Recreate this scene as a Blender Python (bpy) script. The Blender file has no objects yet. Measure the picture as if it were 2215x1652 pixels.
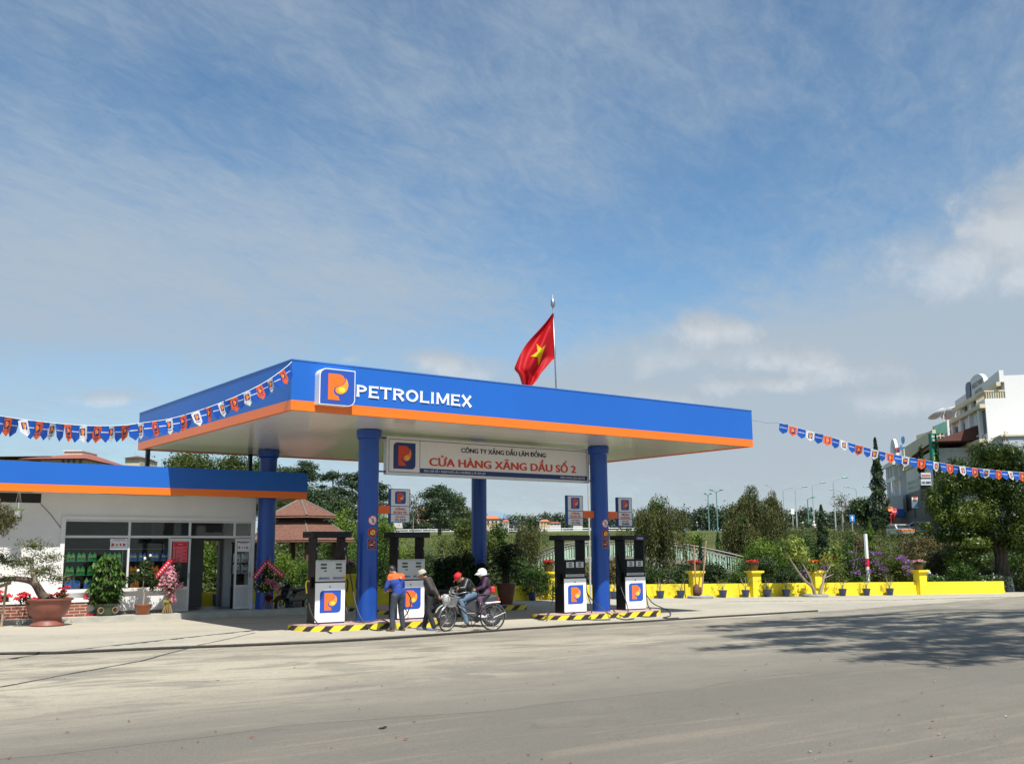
import bpy, math, random
import numpy as np
from mathutils import Matrix, Vector
R_ = math.radians
C = bpy.context.scene.collection
PI = math.pi
# ------------------------------------------------------------------ camera
CAM = np.array([-13.6858, -24.96, 1.9555]); YAW, PITCH, ROLL, FOC = .64, .1625, -.0074, 2235.
def cam_axes():
    f = np.array([math.sin(YAW)*math.cos(PITCH), math.cos(YAW)*math.cos(PITCH), math.sin(PITCH)])
    r = np.array([math.cos(YAW), -math.sin(YAW), 0]); u = np.cross(r, f)
    return r*math.cos(ROLL)+u*math.sin(ROLL), -r*math.sin(ROLL)+u*math.cos(ROLL), f
RT, UP, FW = cam_axes()
cd = bpy.data.cameras.new('camera'); cam = bpy.data.objects.new('camera', cd); C.objects.link(cam)
cam.matrix_world = Matrix(((RT[0], UP[0], -FW[0], CAM[0]), (RT[1], UP[1], -FW[1], CAM[1]), (RT[2], UP[2], -FW[2], CAM[2]), (0, 0, 0, 1)))
cd.sensor_width = 36; cd.lens = 36*FOC/2215; cd.clip_start = .1; cd.clip_end = 6000
bpy.context.scene.camera = cam
# ------------------------------------------------------------------ light
SUN = Vector((-.12, -.505, .85)).normalized()
EL = math.asin(SUN.z); AZ = math.atan2(SUN.x, SUN.y)
sl = bpy.data.lights.new('sun', 'SUN'); sl.energy = 5.0; sl.angle = R_(.53); sl.color = (1, .955, .88)
so = bpy.data.objects.new('sun', sl); C.objects.link(so); so.rotation_euler = SUN.to_track_quat('Z', 'Y').to_euler()
vs = bpy.context.scene.view_settings; bpy.context.scene.display_settings.display_device = 'sRGB'
vs.view_transform = 'Standard'; vs.look = 'None'; vs.exposure = 0.42; vs.gamma = 1; vs.use_curve_mapping = False
def ray(u, v):
    return FW + RT*(u-1107.5)/FOC - UP*(v-826)/FOC
def make_world():
    w = bpy.data.worlds.new('World'); bpy.context.scene.world = w; w.use_nodes = True
    nt = w.node_tree; N = nt.nodes; L = nt.links; N.clear()
    out = N.new('ShaderNodeOutputWorld'); bg = N.new('ShaderNodeBackground'); L.new(bg.outputs[0], out.inputs[0])
    sky = N.new('ShaderNodeTexSky'); sky.sky_type = 'NISHITA'; sky.sun_disc = False
    sky.sun_elevation = EL; sky.sun_rotation = AZ % (2*PI); sky.altitude = 1400; sky.air_density = 1.0; sky.dust_density = .9; sky.ozone_density = 1.6
    tc = N.new('ShaderNodeTexCoord'); D = tc.outputs['Generated']
    def math_(op, a, b=None, c=None, clamp=False):
        n = N.new('ShaderNodeMath'); n.operation = op; n.use_clamp = clamp
        for i, x in enumerate((a, b, c)):
            if x is None: continue
            if isinstance(x, (int, float)): n.inputs[i].default_value = x
            else: L.new(x, n.inputs[i])
        return n.outputs[0]
    def dot(vec):
        n = N.new('ShaderNodeVectorMath'); n.operation = 'DOT_PRODUCT'; L.new(D, n.inputs[0]); n.inputs[1].default_value = vec; return n.outputs['Value']
    def comb(a, b, c=0.):
        n = N.new('ShaderNodeCombineXYZ')
        for i, x in enumerate((a, b, c)):
            if isinstance(x, (int, float)): n.inputs[i].default_value = x
            else: L.new(x, n.inputs[i])
        return n.outputs[0]
    def noise(vec, scale, det=6, rough=.55, dist=0.):
        n = N.new('ShaderNodeTexNoise'); L.new(vec, n.inputs['Vector']); n.inputs['Scale'].default_value = scale
        n.inputs['Detail'].default_value = det; n.inputs['Roughness'].default_value = rough; n.inputs['Distortion'].default_value = dist
        return n.outputs[0]
    def ss(x, a, b):
        n = N.new('ShaderNodeMapRange'); n.interpolation_type = 'SMOOTHSTEP'; L.new(x, n.inputs[0]); n.inputs[1].default_value = a; n.inputs[2].default_value = b
        return n.outputs[0]
    sp = N.new('ShaderNodeSeparateXYZ'); L.new(D, sp.inputs[0]); X, Y, Z = sp.outputs
    zz = math_('ADD', math_('MAXIMUM', Z, 0.), .10)
    px = math_('DIVIDE', X, zz); py = math_('DIVIDE', Y, zz)
    P = comb(px, py)
    # streaky veil: plane coordinates stretched along one direction of the wind
    a_ = R_(28)
    sx_ = math_('ADD', math_('MULTIPLY', px, math.cos(a_)), math_('MULTIPLY', py, math.sin(a_)))
    sy_ = math_('SUBTRACT', math_('MULTIPLY', py, math.cos(a_)), math_('MULTIPLY', px, math.sin(a_)))
    ST = comb(math_('MULTIPLY', sx_, 1.), math_('MULTIPLY', sy_, 2.1))
    n1 = noise(ST, 1.5, 9, .6, .6); n2 = noise(P, .55, 4, .5, .3); n3 = noise(ST, 6.5, 7, .66, .8); n4 = noise(ST, 17, 6, .7, 1.)
    def blob(u, v, ru, rv, tilt=0.):
        d = ray(u, v); d = d/np.linalg.norm(d); r = RT*math.cos(tilt)+UP*math.sin(tilt); r = r-d*(r@d); r /= np.linalg.norm(r); q = np.cross(r, d)
        a = math_('MULTIPLY', dot(tuple(r)), 1/(ru/FOC)); b = math_('MULTIPLY', dot(tuple(q)), 1/(rv/FOC))
        e = math_('SQRT', math_('ADD', math_('MULTIPLY', a, a), math_('MULTIPLY', b, b)))
        front = math_('GREATER_THAN', dot(tuple(d)), 0.)
        return math_('MULTIPLY', math_('SUBTRACT', 1., e), front), b
    # where the thin veil gathers
    veil = math_('ADD', math_('MULTIPLY', math_('SUBTRACT', n1, .5), .68), math_('ADD', math_('MULTIPLY', math_('SUBTRACT', n3, .5), .62), math_('MULTIPLY', math_('SUBTRACT', n4, .5), .30)))
    veil = math_('ADD', veil, math_('MULTIPLY', math_('SUBTRACT', n2, .5), .45))
    veil = math_('ADD', veil, .35)
    for u, v, ru, rv, t, g in [(150, 600, 1150, 300, -.05, .62), (1000, 250, 700, 220, .5, .12), (900, 640, 500, 90, -.06, .2), (2150, 790, 1500, 310, .22, 1.15), (1500, 830, 900, 130, .1, .5), (1350, 900, 700, 160, 0, .22), (2300, 520, 260, 170, .3, .5), (1500, 480, 650, 170, .25, -.22), (1750, 330, 560, 220, .2, -.10), (250, 800, 420, 60, 0, -.16), (380, 230, 420, 130, -.3, -.14)]:
        b, _ = blob(u, v, ru, rv, t); veil = math_('ADD', veil, math_('MULTIPLY', math_('MAXIMUM', b, 0.), g))
    veil = math_('MULTIPLY', ss(veil, -.05, 1.05), .92)
    mix1 = N.new('ShaderNodeMix'); mix1.data_type = 'RGBA'; L.new(veil, mix1.inputs[0]); 
    tint = N.new('ShaderNodeMix'); tint.data_type = 'RGBA'; tint.blend_type = 'MULTIPLY'; tint.inputs[0].default_value = 1; L.new(sky.outputs[0], tint.inputs[6]); tint.inputs[7].default_value = SKY_TINT
    L.new(tint.outputs[2], mix1.inputs[6]); mix1.inputs[7].default_value = VEIL_COL
    col = mix1.outputs[2]
    # pale air low over the horizon
    hz = math_('MULTIPLY', math_('SUBTRACT', 1., ss(Z, -.02, .26)), .62)
    mh = N.new('ShaderNodeMix'); mh.data_type = 'RGBA'; L.new(hz, mh.inputs[0]); L.new(col, mh.inputs[6]); mh.inputs[7].default_value = HOR_COL; col = mh.outputs[2]
    # small cumulus with lit tops and grey bottoms
    nc = noise(D, 26, 8, .62, .3); nb = noise(D, 9, 5, .55)
    for u, v, ru, rv, s in [(1525, 712, 130, 52, 1.), (940, 778, 105, 40, .8), (1010, 800, 150, 40, .55), (1720, 775, 150, 42, .7), (1830, 800, 170, 50, .55), (1640, 830, 190, 34, .75), (2195, 470, 170, 120, .9), (230, 862, 110, 26, .6), (2120, 560, 260, 90, .5), (760, 775, 36, 18, .5), (1380, 860, 220, 40, .4), (2000, 850, 220, 60, .5), (1500, 760, 330, 70, .35)]:
        b, bv = blob(u, v, ru, rv)
        f = math_('ADD', b, math_('MULTIPLY', math_('SUBTRACT', nc, .5), 1.7)); f = math_('ADD', f, math_('MULTIPLY', math_('SUBTRACT', nb, .5), .8))
        f = math_('MULTIPLY', ss(f, .02, .85), s)
        sh = ss(math_('ADD', bv, math_('MULTIPLY', math_('SUBTRACT', nc, .5), -1.4)), -.75, .45)
        cc = N.new('ShaderNodeMix'); cc.data_type = 'RGBA'; L.new(sh, cc.inputs[0]); cc.inputs[6].default_value = CL_HI; cc.inputs[7].default_value = CL_LO
        m = N.new('ShaderNodeMix'); m.data_type = 'RGBA'; L.new(f, m.inputs[0]); L.new(col, m.inputs[6]); L.new(cc.outputs[2], m.inputs[7]); col = m.outputs[2]
    L.new(col, bg.inputs[0]); bg.inputs[1].default_value = .098
SKY_TINT = (.86, 1.08, 1.10, 1); VEIL_COL = (3.3, 3.95, 4.6, 1); HOR_COL = (3.75, 4.1, 4.4, 1); CL_HI = (5.7, 6.0, 6.3, 1); CL_LO = (3.7, 4.1, 4.5, 1)
make_world()
# ------------------------------------------------------------------ helpers: where a pixel of the photo lies in the world
def at(u, v, axis, val):
    d = ray(u, v); t = (val-CAM[axis])/d[axis]; p = CAM+d*t; return Vector(p)
def atd(u, v, depth): return Vector(CAM+ray(u, v)*depth)
def G(x, y):
    return -.0083*min(max(x, -30), 42)+.0049*min(max(y, -40), 14)
def DEP(x, y): return (x-CAM[0])*.597+(y-CAM[1])*.802
def T(x, y):
    d = DEP(x, y); g = G(x, y)
    def ss(a, b):
        t = min(max((d-a)/(b-a), 0), 1); return t*t*(3-2*t)
    return g*(1-ss(60, 120)) + 4.2*ss(58, 152) + 3.5*ss(150, 330)
def atg(u, v, dz=0.):
    d = ray(u, v); n = np.array([.0083, -.0049, 1.]); t = (dz-n@CAM)/(n@d); return Vector(CAM+d*t)
# ------------------------------------------------------------------ materials
MATS = {}
def mat(name, col, rough=.6, metal=0., var=.08, scale=6., bump=0., bscale=None, spec=.5, coat=0., aniso=None, det=5):
    if name in MATS: return MATS[name]
    m = bpy.data.materials.new(name); m.use_nodes = True; nt = m.node_tree; N = nt.nodes; L = nt.links
    b = N['Principled BSDF']; b.inputs['Roughness'].default_value = rough; b.inputs['Metallic'].default_value = metal
    b.inputs['Specular IOR Level'].default_value = spec; b.inputs['Coat Weight'].default_value = coat
    tc = N.new('ShaderNodeTexCoord'); vec = tc.outputs['Object']
    if aniso:
        mp = N.new('ShaderNodeMapping'); mp.inputs['Scale'].default_value = aniso; L.new(vec, mp.inputs[0]); vec = mp.outputs[0]
    n = N.new('ShaderNodeTexNoise'); n.inputs['Scale'].default_value = scale; n.inputs['Detail'].default_value = det; L.new(vec, n.inputs['Vector'])
    mx = N.new('ShaderNodeMix'); mx.data_type = 'RGBA'; mr = N.new('ShaderNodeMapRange'); mr.inputs[1].default_value = .3; mr.inputs[2].default_value = .7
    L.new(n.outputs[0], mr.inputs[0]); L.new(mr.outputs[0], mx.inputs[0])
    mx.inputs[6].default_value = tuple(c*(1-var) for c in col)+(1,); mx.inputs[7].default_value = tuple(min(c*(1+var), 1) for c in col)+(1,)
    L.new(mx.outputs[2], b.inputs['Base Color'])
    if bump:
        n2 = N.new('ShaderNodeTexNoise'); n2.inputs['Scale'].default_value = bscale or scale*4; n2.inputs['Detail'].default_value = 4; L.new(vec, n2.inputs['Vector'])
        bp = N.new('ShaderNodeBump'); bp.inputs['Strength'].default_value = bump; bp.inputs['Distance'].default_value = .02; L.new(n2.outputs[0], bp.inputs['Height']); L.new(bp.outputs[0], b.inputs['Normal'])
    MATS[name] = m; return m
def leafmat(name, dark, light, trans=.3, rough=.5):
    if name in MATS: return MATS[name]
    m = bpy.data.materials.new(name); m.use_nodes = True; nt = m.node_tree; N = nt.nodes; L = nt.links
    b = N['Principled BSDF']; out = N['Material Output']; b.inputs['Roughness'].default_value = rough; b.inputs['Specular IOR Level'].default_value = .3
    at_ = N.new('ShaderNodeAttribute'); at_.attribute_name = 'tint'
    mx = N.new('ShaderNodeMix'); mx.data_type = 'RGBA'; L.new(at_.outputs['Fac'], mx.inputs[0]); mx.inputs[6].default_value = dark+(1,); mx.inputs[7].default_value = light+(1,)
    L.new(mx.outputs[2], b.inputs['Base Color']); tr = N.new('ShaderNodeBsdfTranslucent'); L.new(mx.outputs[2], tr.inputs[0])
    ms = N.new('ShaderNodeMixShader'); ms.inputs[0].default_value = trans; L.new(b.outputs[0], ms.inputs[1]); L.new(tr.outputs[0], ms.inputs[2]); L.new(ms.outputs[0], out.inputs[0])
    MATS[name] = m; return m
def glassmat(name, tint=(.75, .8, .8), refl=.12):
    if name in MATS: return MATS[name]
    m = bpy.data.materials.new(name); m.use_nodes = True; nt = m.node_tree; N = nt.nodes; L = nt.links; N.remove(N['Principled BSDF']); out = N['Material Output']
    t = N.new('ShaderNodeBsdfTransparent'); t.inputs[0].default_value = tint+(1,); g = N.new('ShaderNodeBsdfGlossy'); g.inputs['Roughness'].default_value = .02
    fr = N.new('ShaderNodeFresnel'); fr.inputs[0].default_value = 1.45; mm = N.new('ShaderNodeMath'); mm.operation = 'MULTIPLY_ADD'; mm.inputs[1].default_value = .8; mm.inputs[2].default_value = refl*.2; L.new(fr.outputs[0], mm.inputs[0])
    ms = N.new('ShaderNodeMixShader'); L.new(mm.outputs[0], ms.inputs[0]); L.new(t.outputs[0], ms.inputs[1]); L.new(g.outputs[0], ms.inputs[2]); L.new(ms.outputs[0], out.inputs[0])
    MATS[name] = m; return m
# ------------------------------------------------------------------ mesh builder
class MB:
    def __init__(s): s.v = []; s.f = []; s.m = []; s.M = Matrix()
    def add(s, vs, fs, mi=0):
        o = len(s.v); s.v += [tuple(s.M @ Vector(p)) for p in vs]; s.f += [tuple(i+o for i in f) for f in fs]; s.m += [mi]*len(fs); return s
    def box(s, x0, x1, y0, y1, z0, z1, mi=0):
        return s.add([(x0, y0, z0), (x1, y0, z0), (x1, y1, z0), (x0, y1, z0), (x0, y0, z1), (x1, y0, z1), (x1, y1, z1), (x0, y1, z1)],
                     [(0, 3, 2, 1), (4, 5, 6, 7), (0, 1, 5, 4), (1, 2, 6, 5), (2, 3, 7, 6), (3, 0, 4, 7)], mi)
    def cb(s, c, d, mi=0):
        return s.box(c[0]-d[0]/2, c[0]+d[0]/2, c[1]-d[1]/2, c[1]+d[1]/2, c[2]-d[2]/2, c[2]+d[2]/2, mi)
    def poly(s, p, y0, y1, mi=0):       # outline in x,z (counter-clockwise seen from the front, -Y), front at y0, back at y1
        n = len(p); vs = [(x, y0, z) for x, z in p]+[(x, y1, z) for x, z in p]
        return s.add(vs, [tuple(range(n)), tuple(range(2*n-1, n-1, -1))]+[(i, i+n, (i+1) % n+n, (i+1) % n) for i in range(n)], mi)
    def flat(s, p, z0, z1, mi=0):       # outline in x,y
        n = len(p); vs = [(x, y, z1) for x, y in p]+[(x, y, z0) for x, y in p]
        return s.add(vs, [tuple(range(n)), tuple(range(2*n-1, n-1, -1))]+[(i, i+n, (i+1) % n+n, (i+1) % n) for i in range(n)], mi)
    def tube(s, pts, r, n=8, mi=0, caps=True):
        pts = [Vector(p) for p in pts]; rs = r if isinstance(r, (list, tuple)) else [r]*len(pts); vs = []; fs = []
        up = None
        for i, p in enumerate(pts):
            d = (pts[min(i+1, len(pts)-1)]-pts[max(i-1, 0)])
            d = d.normalized() if d.length > 1e-9 else Vector((0, 0, 1))
            if up is None: up = Vector((0, 0, 1)) if abs(d.z) < .9 else Vector((1, 0, 0))
            a = d.cross(up).normalized(); b = a.cross(d).normalized(); up = b
            for k in range(n):
                t = 2*PI*k/n; vs.append(p+(a*math.cos(t)+b*math.sin(t))*rs[i])
        for i in range(len(pts)-1):
            for k in range(n): fs.append((i*n+k, (i+1)*n+k, (i+1)*n+(k+1) % n, i*n+(k+1) % n))
        if caps: fs += [tuple(range(n)), tuple(range(len(pts)*n-1, (len(pts)-1)*n-1, -1))]
        return s.add(vs, fs, mi)
    def lathe(s, prof, n=24, c=(0, 0, 0), mi=0, caps=True):
        vs = []; fs = []
        for r, z in prof:
            for k in range(n): vs.append((c[0]+r*math.cos(2*PI*k/n), c[1]+r*math.sin(2*PI*k/n), c[2]+z))
        for i in range(len(prof)-1):
            for k in range(n): fs.append((i*n+k, i*n+(k+1) % n, (i+1)*n+(k+1) % n, (i+1)*n+k))
        if caps: fs += [tuple(range(n-1, -1, -1)), tuple(range((len(prof)-1)*n, len(prof)*n))]
        return s.add(vs, fs, mi)
    def sph(s, c, r, n=12, mi=0):
        if not isinstance(r, (tuple, list)): r = (r, r, r)
        h = n//2; vs = []; fs = []
        for i in range(1, h):
            t = PI*i/h
            for k in range(n): vs.append((c[0]+r[0]*math.sin(t)*math.cos(2*PI*k/n), c[1]+r[1]*math.sin(t)*math.sin(2*PI*k/n), c[2]+r[2]*math.cos(t)))
        a = len(vs); vs += [(c[0], c[1], c[2]+r[2]), (c[0], c[1], c[2]-r[2])]
        for i in range(h-2):
            for k in range(n): fs.append((i*n+(k+1) % n, i*n+k, (i+1)*n+k, (i+1)*n+(k+1) % n))
        for k in range(n): fs.append((a, k, (k+1) % n)); fs.append((a+1, (h-2)*n+(k+1) % n, (h-2)*n+k))
        return s.add(vs, fs, mi)
    def torus(s, c, R, r, n=32, k=6, mi=0, ax=1, a0=0., a1=2*PI):
        full = abs(a1-a0-2*PI) < 1e-6; pts = []
        for i in range(n+(0 if full else 1)):
            t = a0+(a1-a0)*i/n; p = [math.cos(t)*R, math.sin(t)*R]
            pts.append(Vector((c[0]+(p[0] if ax != 0 else 0), c[1]+(p[1] if ax == 2 else (p[0] if ax == 0 else 0)), c[2]+(p[1] if ax != 2 else 0))))
        cv = Vector(c); vs = []; fs = []; axv = Vector((ax == 0, ax == 1, ax == 2))
        for p in pts:
            d = (p-cv).normalized()
            for j in range(k):
                q = 2*PI*j/k; vs.append(p+d*r*math.cos(q)+axv*r*math.sin(q))
        m = len(pts)
        for i in range(m if full else m-1):
            for j in range(k): fs.append((i*k+j, i*k+(j+1) % k, ((i+1) % m)*k+(j+1) % k, ((i+1) % m)*k+j))
        return s.add(vs, fs, mi)
    def build(s, name, mats, parent=None, smooth=False, bevel=0., loc=None):
        me = bpy.data.meshes.new(name); me.from_pydata(s.v, [], s.f); 
        if not isinstance(mats, (list, tuple)): mats = [mats]
        for m in mats: me.materials.append(m)
        if len(mats) > 1: me.polygons.foreach_set('material_index', s.m)
        if smooth: me.polygons.foreach_set('use_smooth', [True]*len(me.polygons))
        me.validate(); me.update()
        o = bpy.data.objects.new(name, me); C.objects.link(o)
        if parent: o.parent = parent
        if loc is not None: o.location = loc
        if bevel:
            b = o.modifiers.new('bevel', 'BEVEL'); b.width = bevel; b.segments = 2; b.limit_method = 'ANGLE'
        return o
def smooth_by_angle(o, ang=40):
    me = o.data; me.polygons.foreach_set('use_smooth', [True]*len(me.polygons))
    import bmesh
    bm = bmesh.new(); bm.from_mesh(me)
    for e in bm.edges:
        if len(e.link_faces) == 2 and e.calc_face_angle(0) > R_(ang): e.smooth = False
    bm.to_mesh(me); bm.free(); return o
def thing(name, label, cat, loc=(0, 0, 0), rz=0., group=None):
    o = bpy.data.objects.new(name, None); C.objects.link(o); o.location = loc; o.rotation_euler = (0, 0, rz); o.empty_display_size = .1
    o['label'] = label; o['category'] = cat
    if group: o['group'] = group
    return o
def tag(o, label, cat, group=None):
    o['label'] = label; o['category'] = cat
    if group: o['group'] = group
    return o
def struct(o, kind='structure'): o['kind'] = kind; return o
KIDS = {}
def dup(root, loc, rz=None, label=None, sc=None):
    r = root.copy(); C.objects.link(r); r.location = loc
    if rz is not None: r.rotation_euler = (0, 0, rz)
    if label: r['label'] = label
    if sc: r.scale = (sc, sc, sc) if isinstance(sc, (int, float)) else sc
    for ch in list(root.children):
        c = ch.copy(); C.objects.link(c); c.parent = r
        for g in list(ch.children):
            d = g.copy(); C.objects.link(d); d.parent = c
    return r
def frame(o, ex, ey, ez):
    return Matrix(((ex[0], ey[0], ez[0], o[0]), (ex[1], ey[1], ez[1], o[1]), (ex[2], ey[2], ez[2], o[2]), (0, 0, 0, 1)))
# text: flat letters on a plane facing -Y, lower left corner at (x, z)
_tc = {}
def text(mb, s, x, z, h, y, w=None, mi=0, bold=.02, align='L', ext=.006):
    k = s
    if k not in _tc:
        cu = bpy.data.curves.new('t', 'FONT'); cu.body = s;  cu.resolution_u = 3; cu.fill_mode = 'FRONT'
        ob = bpy.data.objects.new('t', cu); C.objects.link(ob); bpy.context.view_layer.update()
        dg = bpy.context.evaluated_depsgraph_get(); me = ob.evaluated_get(dg).to_mesh()
        V_ = [v.co.copy() for v in me.vertices]; F_ = [tuple(p.vertices) for p in me.polygons]
        ob.evaluated_get(dg).to_mesh_clear(); bpy.data.objects.remove(ob); bpy.data.curves.remove(cu)
        cap = .729 if True else 0
        _tc[k] = (V_, F_, min(v.x for v in V_), max(v.x for v in V_), min(v.y for v in V_), cap)
    V_, F_, a, b, lo, cap = _tc[k]; sy = h/cap; sx = (w/(b-a)) if w else sy
    W = (b-a)*sx; x0 = x if align == 'L' else (x-W/2 if align == 'C' else x-W)
    q = int(bold > .004)+int(bold > .015); d = h*bold*.9
    for k in range(-q, q+1):
        mb.add([(x0+(v.x-a)*sx+k*d/max(q, 1)*.8, y-ext-(k+q)*.0009, z+v.y*sy+(k % 2)*d*.25) for v in V_], F_, mi)
    return W
# the pump-company mark as layered flat shapes on a plane facing -Y
P_BODY = [(.22, .12), (.56, .12), (.535, .2), (.52, .245), (.46, .26), (.41, .3), (.385, .36), (.39, .43), (.42, .485), (.48, .525), (.56, .545), (.63, .575), (.68, .63), (.705, .70), (.695, .77), (.66, .83), (.6, .87), (.52, .88), (.22, .88)]
P_DROP = [(.57, .30), (.66, .32), (.74, .38), (.79, .47), (.81, .57), (.80, .66), (.765, .74), (.715, .80), (.735, .74), (.725, .67), (.69, .61), (.64, .565), (.55, .53), (.475, .50), (.435, .44), (.44, .37), (.49, .32)]
def rsq(r1=.17, n=5, sq=.02):
    p = []
    for cx, cy, r, a in [(0, 0, sq, PI), (1, 0, r1, -PI/2), (1, 1, sq, 0), (0, 1, r1, PI/2)]:
        ox = cx+(r if cx == 0 else -r); oy = cy+(r if cy == 0 else -r)
        for i in range(n+1):
            t = a+PI/2*i/n; p.append((ox+r*math.cos(t), oy+r*math.sin(t)))
    return p
def emblem(mb, x, z, s, y, mi=(0, 1, 2, 3), t=.004, sx=None):
    sx = sx or s; f = lambda P: [(x+a*sx, z+b*s) for a, b in P]
    if mi[0] is not None: mb.poly(f(rsq()), y-t, y, mi[0])
    mb.poly(f(P_BODY), y-2*t, y-t, mi[1]); mb.poly(f(P_DROP), y-2*t, y-t, mi[2])
    mb.poly(f([(.62+.105*math.cos(a)*1.0, .43+.085*math.sin(a)) for a in [2*PI*i/14 for i in range(14)]]), y-3*t, y-2*t, mi[3])
BLUE = mat('sign_blue', (.022, .085, .42), .38, var=.04, scale=1.2); ORANGE = mat('sign_orange', (.88, .17, .018), .38, var=.04, scale=1.2)
DROP = mat('flame_orange', (.95, .33, .02), .4, var=.05); YEL = mat('flame_yellow', (1., .62, .06), .4, var=.05)
WHITE = mat('white_paint', (.80, .80, .78), .5, var=.04); BLACK = mat('black_paint', (.012, .012, .013), .45, var=.2)
EM = [BLUE, ORANGE, DROP, YEL]
RED = mat('red_paint', (.62, .02, .025), .45, var=.08); NAVY = mat('navy_print', (.012, .03, .13), .5)
STEEL = mat('steel', (.33, .34, .36), .38, .9, var=.15); DARKM = mat('dark_metal', (.03, .03, .033), .4, .5)
# ------------------------------------------------------------------ ground
def groundmat(name, kind):
    m = bpy.data.materials.new(name); m.use_nodes = True; nt = m.node_tree; N = nt.nodes; L = nt.links; b = N['Principled BSDF']; b.inputs['Specular IOR Level'].default_value = .25
    tc = N.new('ShaderNodeTexCoord'); V_ = tc.outputs['Object']
    def mp(sc, rz=0.):
        n = N.new('ShaderNodeMapping'); n.inputs['Scale'].default_value = sc; n.inputs['Rotation'].default_value = (0, 0, rz); L.new(V_, n.inputs[0]); return n.outputs[0]
    def noise(vec, s, d=6, r=.55, di=0.):
        n = N.new('ShaderNodeTexNoise'); L.new(vec, n.inputs['Vector']); n.inputs['Scale'].default_value = s; n.inputs['Detail'].default_value = d; n.inputs['Roughness'].default_value = r; n.inputs['Distortion'].default_value = di; return n.outputs[0]
    def mr(x, a, b_, c=0., d=1.):
        n = N.new('ShaderNodeMapRange'); n.interpolation_type = 'SMOOTHSTEP'; L.new(x, n.inputs[0]); n.inputs[1].default_value = a; n.inputs[2].default_value = b_; n.inputs[3].default_value = c; n.inputs[4].default_value = d; return n.outputs[0]
    def mix(f, a, c):
        n = N.new('ShaderNodeMix'); n.data_type = 'RGBA'
        if isinstance(f, float): n.inputs[0].default_value = f
        else: L.new(f, n.inputs[0])
        for i, x in ((6, a), (7, c)):
            if isinstance(x, tuple): n.inputs[i].default_value = x+(1,)
            else: L.new(x, n.inputs[i])
        return n.outputs[2]
    def mul(a, c):
        n = N.new('ShaderNodeMath'); n.operation = 'MULTIPLY'
        for i, x in enumerate((a, c)):
            if isinstance(x, float): n.inputs[i].default_value = x
            else: L.new(x, n.inputs[i])
        return n.outputs[0]
    big = noise(mp((.35, 1., 1.), .12), .22, 5, .55, .8); med = noise(mp((.5, 1.2, 1.), .1), .9, 7, .65, .6); fine = noise(V_, 34, 3, .7); tiny = noise(V_, 150, 2, .6)
    sp_ = N.new('ShaderNodeSeparateXYZ'); L.new(V_, sp_.inputs[0])
    if kind == 'concrete':
        c = mix(mr(big, .35, .68), (.42, .39, .315), (.345, .32, .262)); c = mix(mul(mr(med, .5, .72), .35), c, (.22, .205, .17)); c = mix(mul(mr(fine, .58, .75), .25), c, (.19, .18, .155))
    elif kind == 'apron':
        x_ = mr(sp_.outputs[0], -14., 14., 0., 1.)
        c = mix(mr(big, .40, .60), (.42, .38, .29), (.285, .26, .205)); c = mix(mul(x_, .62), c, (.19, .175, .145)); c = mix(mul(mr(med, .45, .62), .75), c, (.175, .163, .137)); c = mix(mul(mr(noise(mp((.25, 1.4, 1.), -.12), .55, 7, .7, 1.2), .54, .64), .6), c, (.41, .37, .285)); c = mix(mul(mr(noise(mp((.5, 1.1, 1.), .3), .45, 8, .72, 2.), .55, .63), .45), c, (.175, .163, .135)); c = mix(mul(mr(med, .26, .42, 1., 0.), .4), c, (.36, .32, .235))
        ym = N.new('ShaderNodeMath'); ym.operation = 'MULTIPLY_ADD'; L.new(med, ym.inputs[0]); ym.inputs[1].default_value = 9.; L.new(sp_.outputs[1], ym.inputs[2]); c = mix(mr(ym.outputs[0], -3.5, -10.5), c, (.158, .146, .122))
        c = mix(mul(mr(fine, .50, .72), .55), c, (.11, .10, .085)); c = mix(mul(mr(tiny, .56, .70), .45), c, (.36, .335, .28))
    elif kind == 'road':
        c = mix(mr(big, .34, .66), (.165, .151, .125), (.138, .128, .107)); c = mix(mul(mr(med, .5, .72), .45), c, (.21, .19, .155)); c = mix(mul(mr(noise(mp((.18, 2.2, 1.), .1), .8, 7, .7, 1.), .52, .64), .55), c, (.235, .195, .15)); c = mix(mul(mr(noise(mp((.3, 1.8, 1.), -.2), .5, 7, .7, 1.), .54, .66), .5), c, (.13, .123, .108)); c = mix(mul(mr(fine, .48, .70), .6), c, (.085, .08, .07)); c = mix(mul(mr(tiny, .54, .68), .55), c, (.30, .285, .25))
    else:
        c = mix(mr(big, .4, .6), (.055, .075, .016), (.095, .11, .024)); c = mix(mul(mr(noise(V_, .5, 8, .7), .5, .72), .5), c, (.12, .095, .045)); c = mix(mul(mr(fine, .45, .7), .5), c, (.04, .06, .012))
    if kind != 'grass':
        vo = N.new('ShaderNodeTexVoronoi'); vo.feature = 'DISTANCE_TO_EDGE'; vo.inputs['Scale'].default_value = .21; dm = N.new('ShaderNodeVectorMath'); dm.operation = 'MULTIPLY_ADD'; nn_ = N.new('ShaderNodeTexNoise'); nn_.inputs['Scale'].default_value = .9; nn_.inputs['Detail'].default_value = 6; L.new(V_, nn_.inputs['Vector']); L.new(nn_.outputs['Color'], dm.inputs[0]); dm.inputs[1].default_value = (2.2, 2.2, 0); L.new(V_, dm.inputs[2]); L.new(dm.outputs[0], vo.inputs['Vector'])
        c = mix(mul(mul(mr(vo.outputs['Distance'], .0, .006, 1., 0.), mr(big, .46, .6)), .22), c, (.07, .063, .052))
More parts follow.
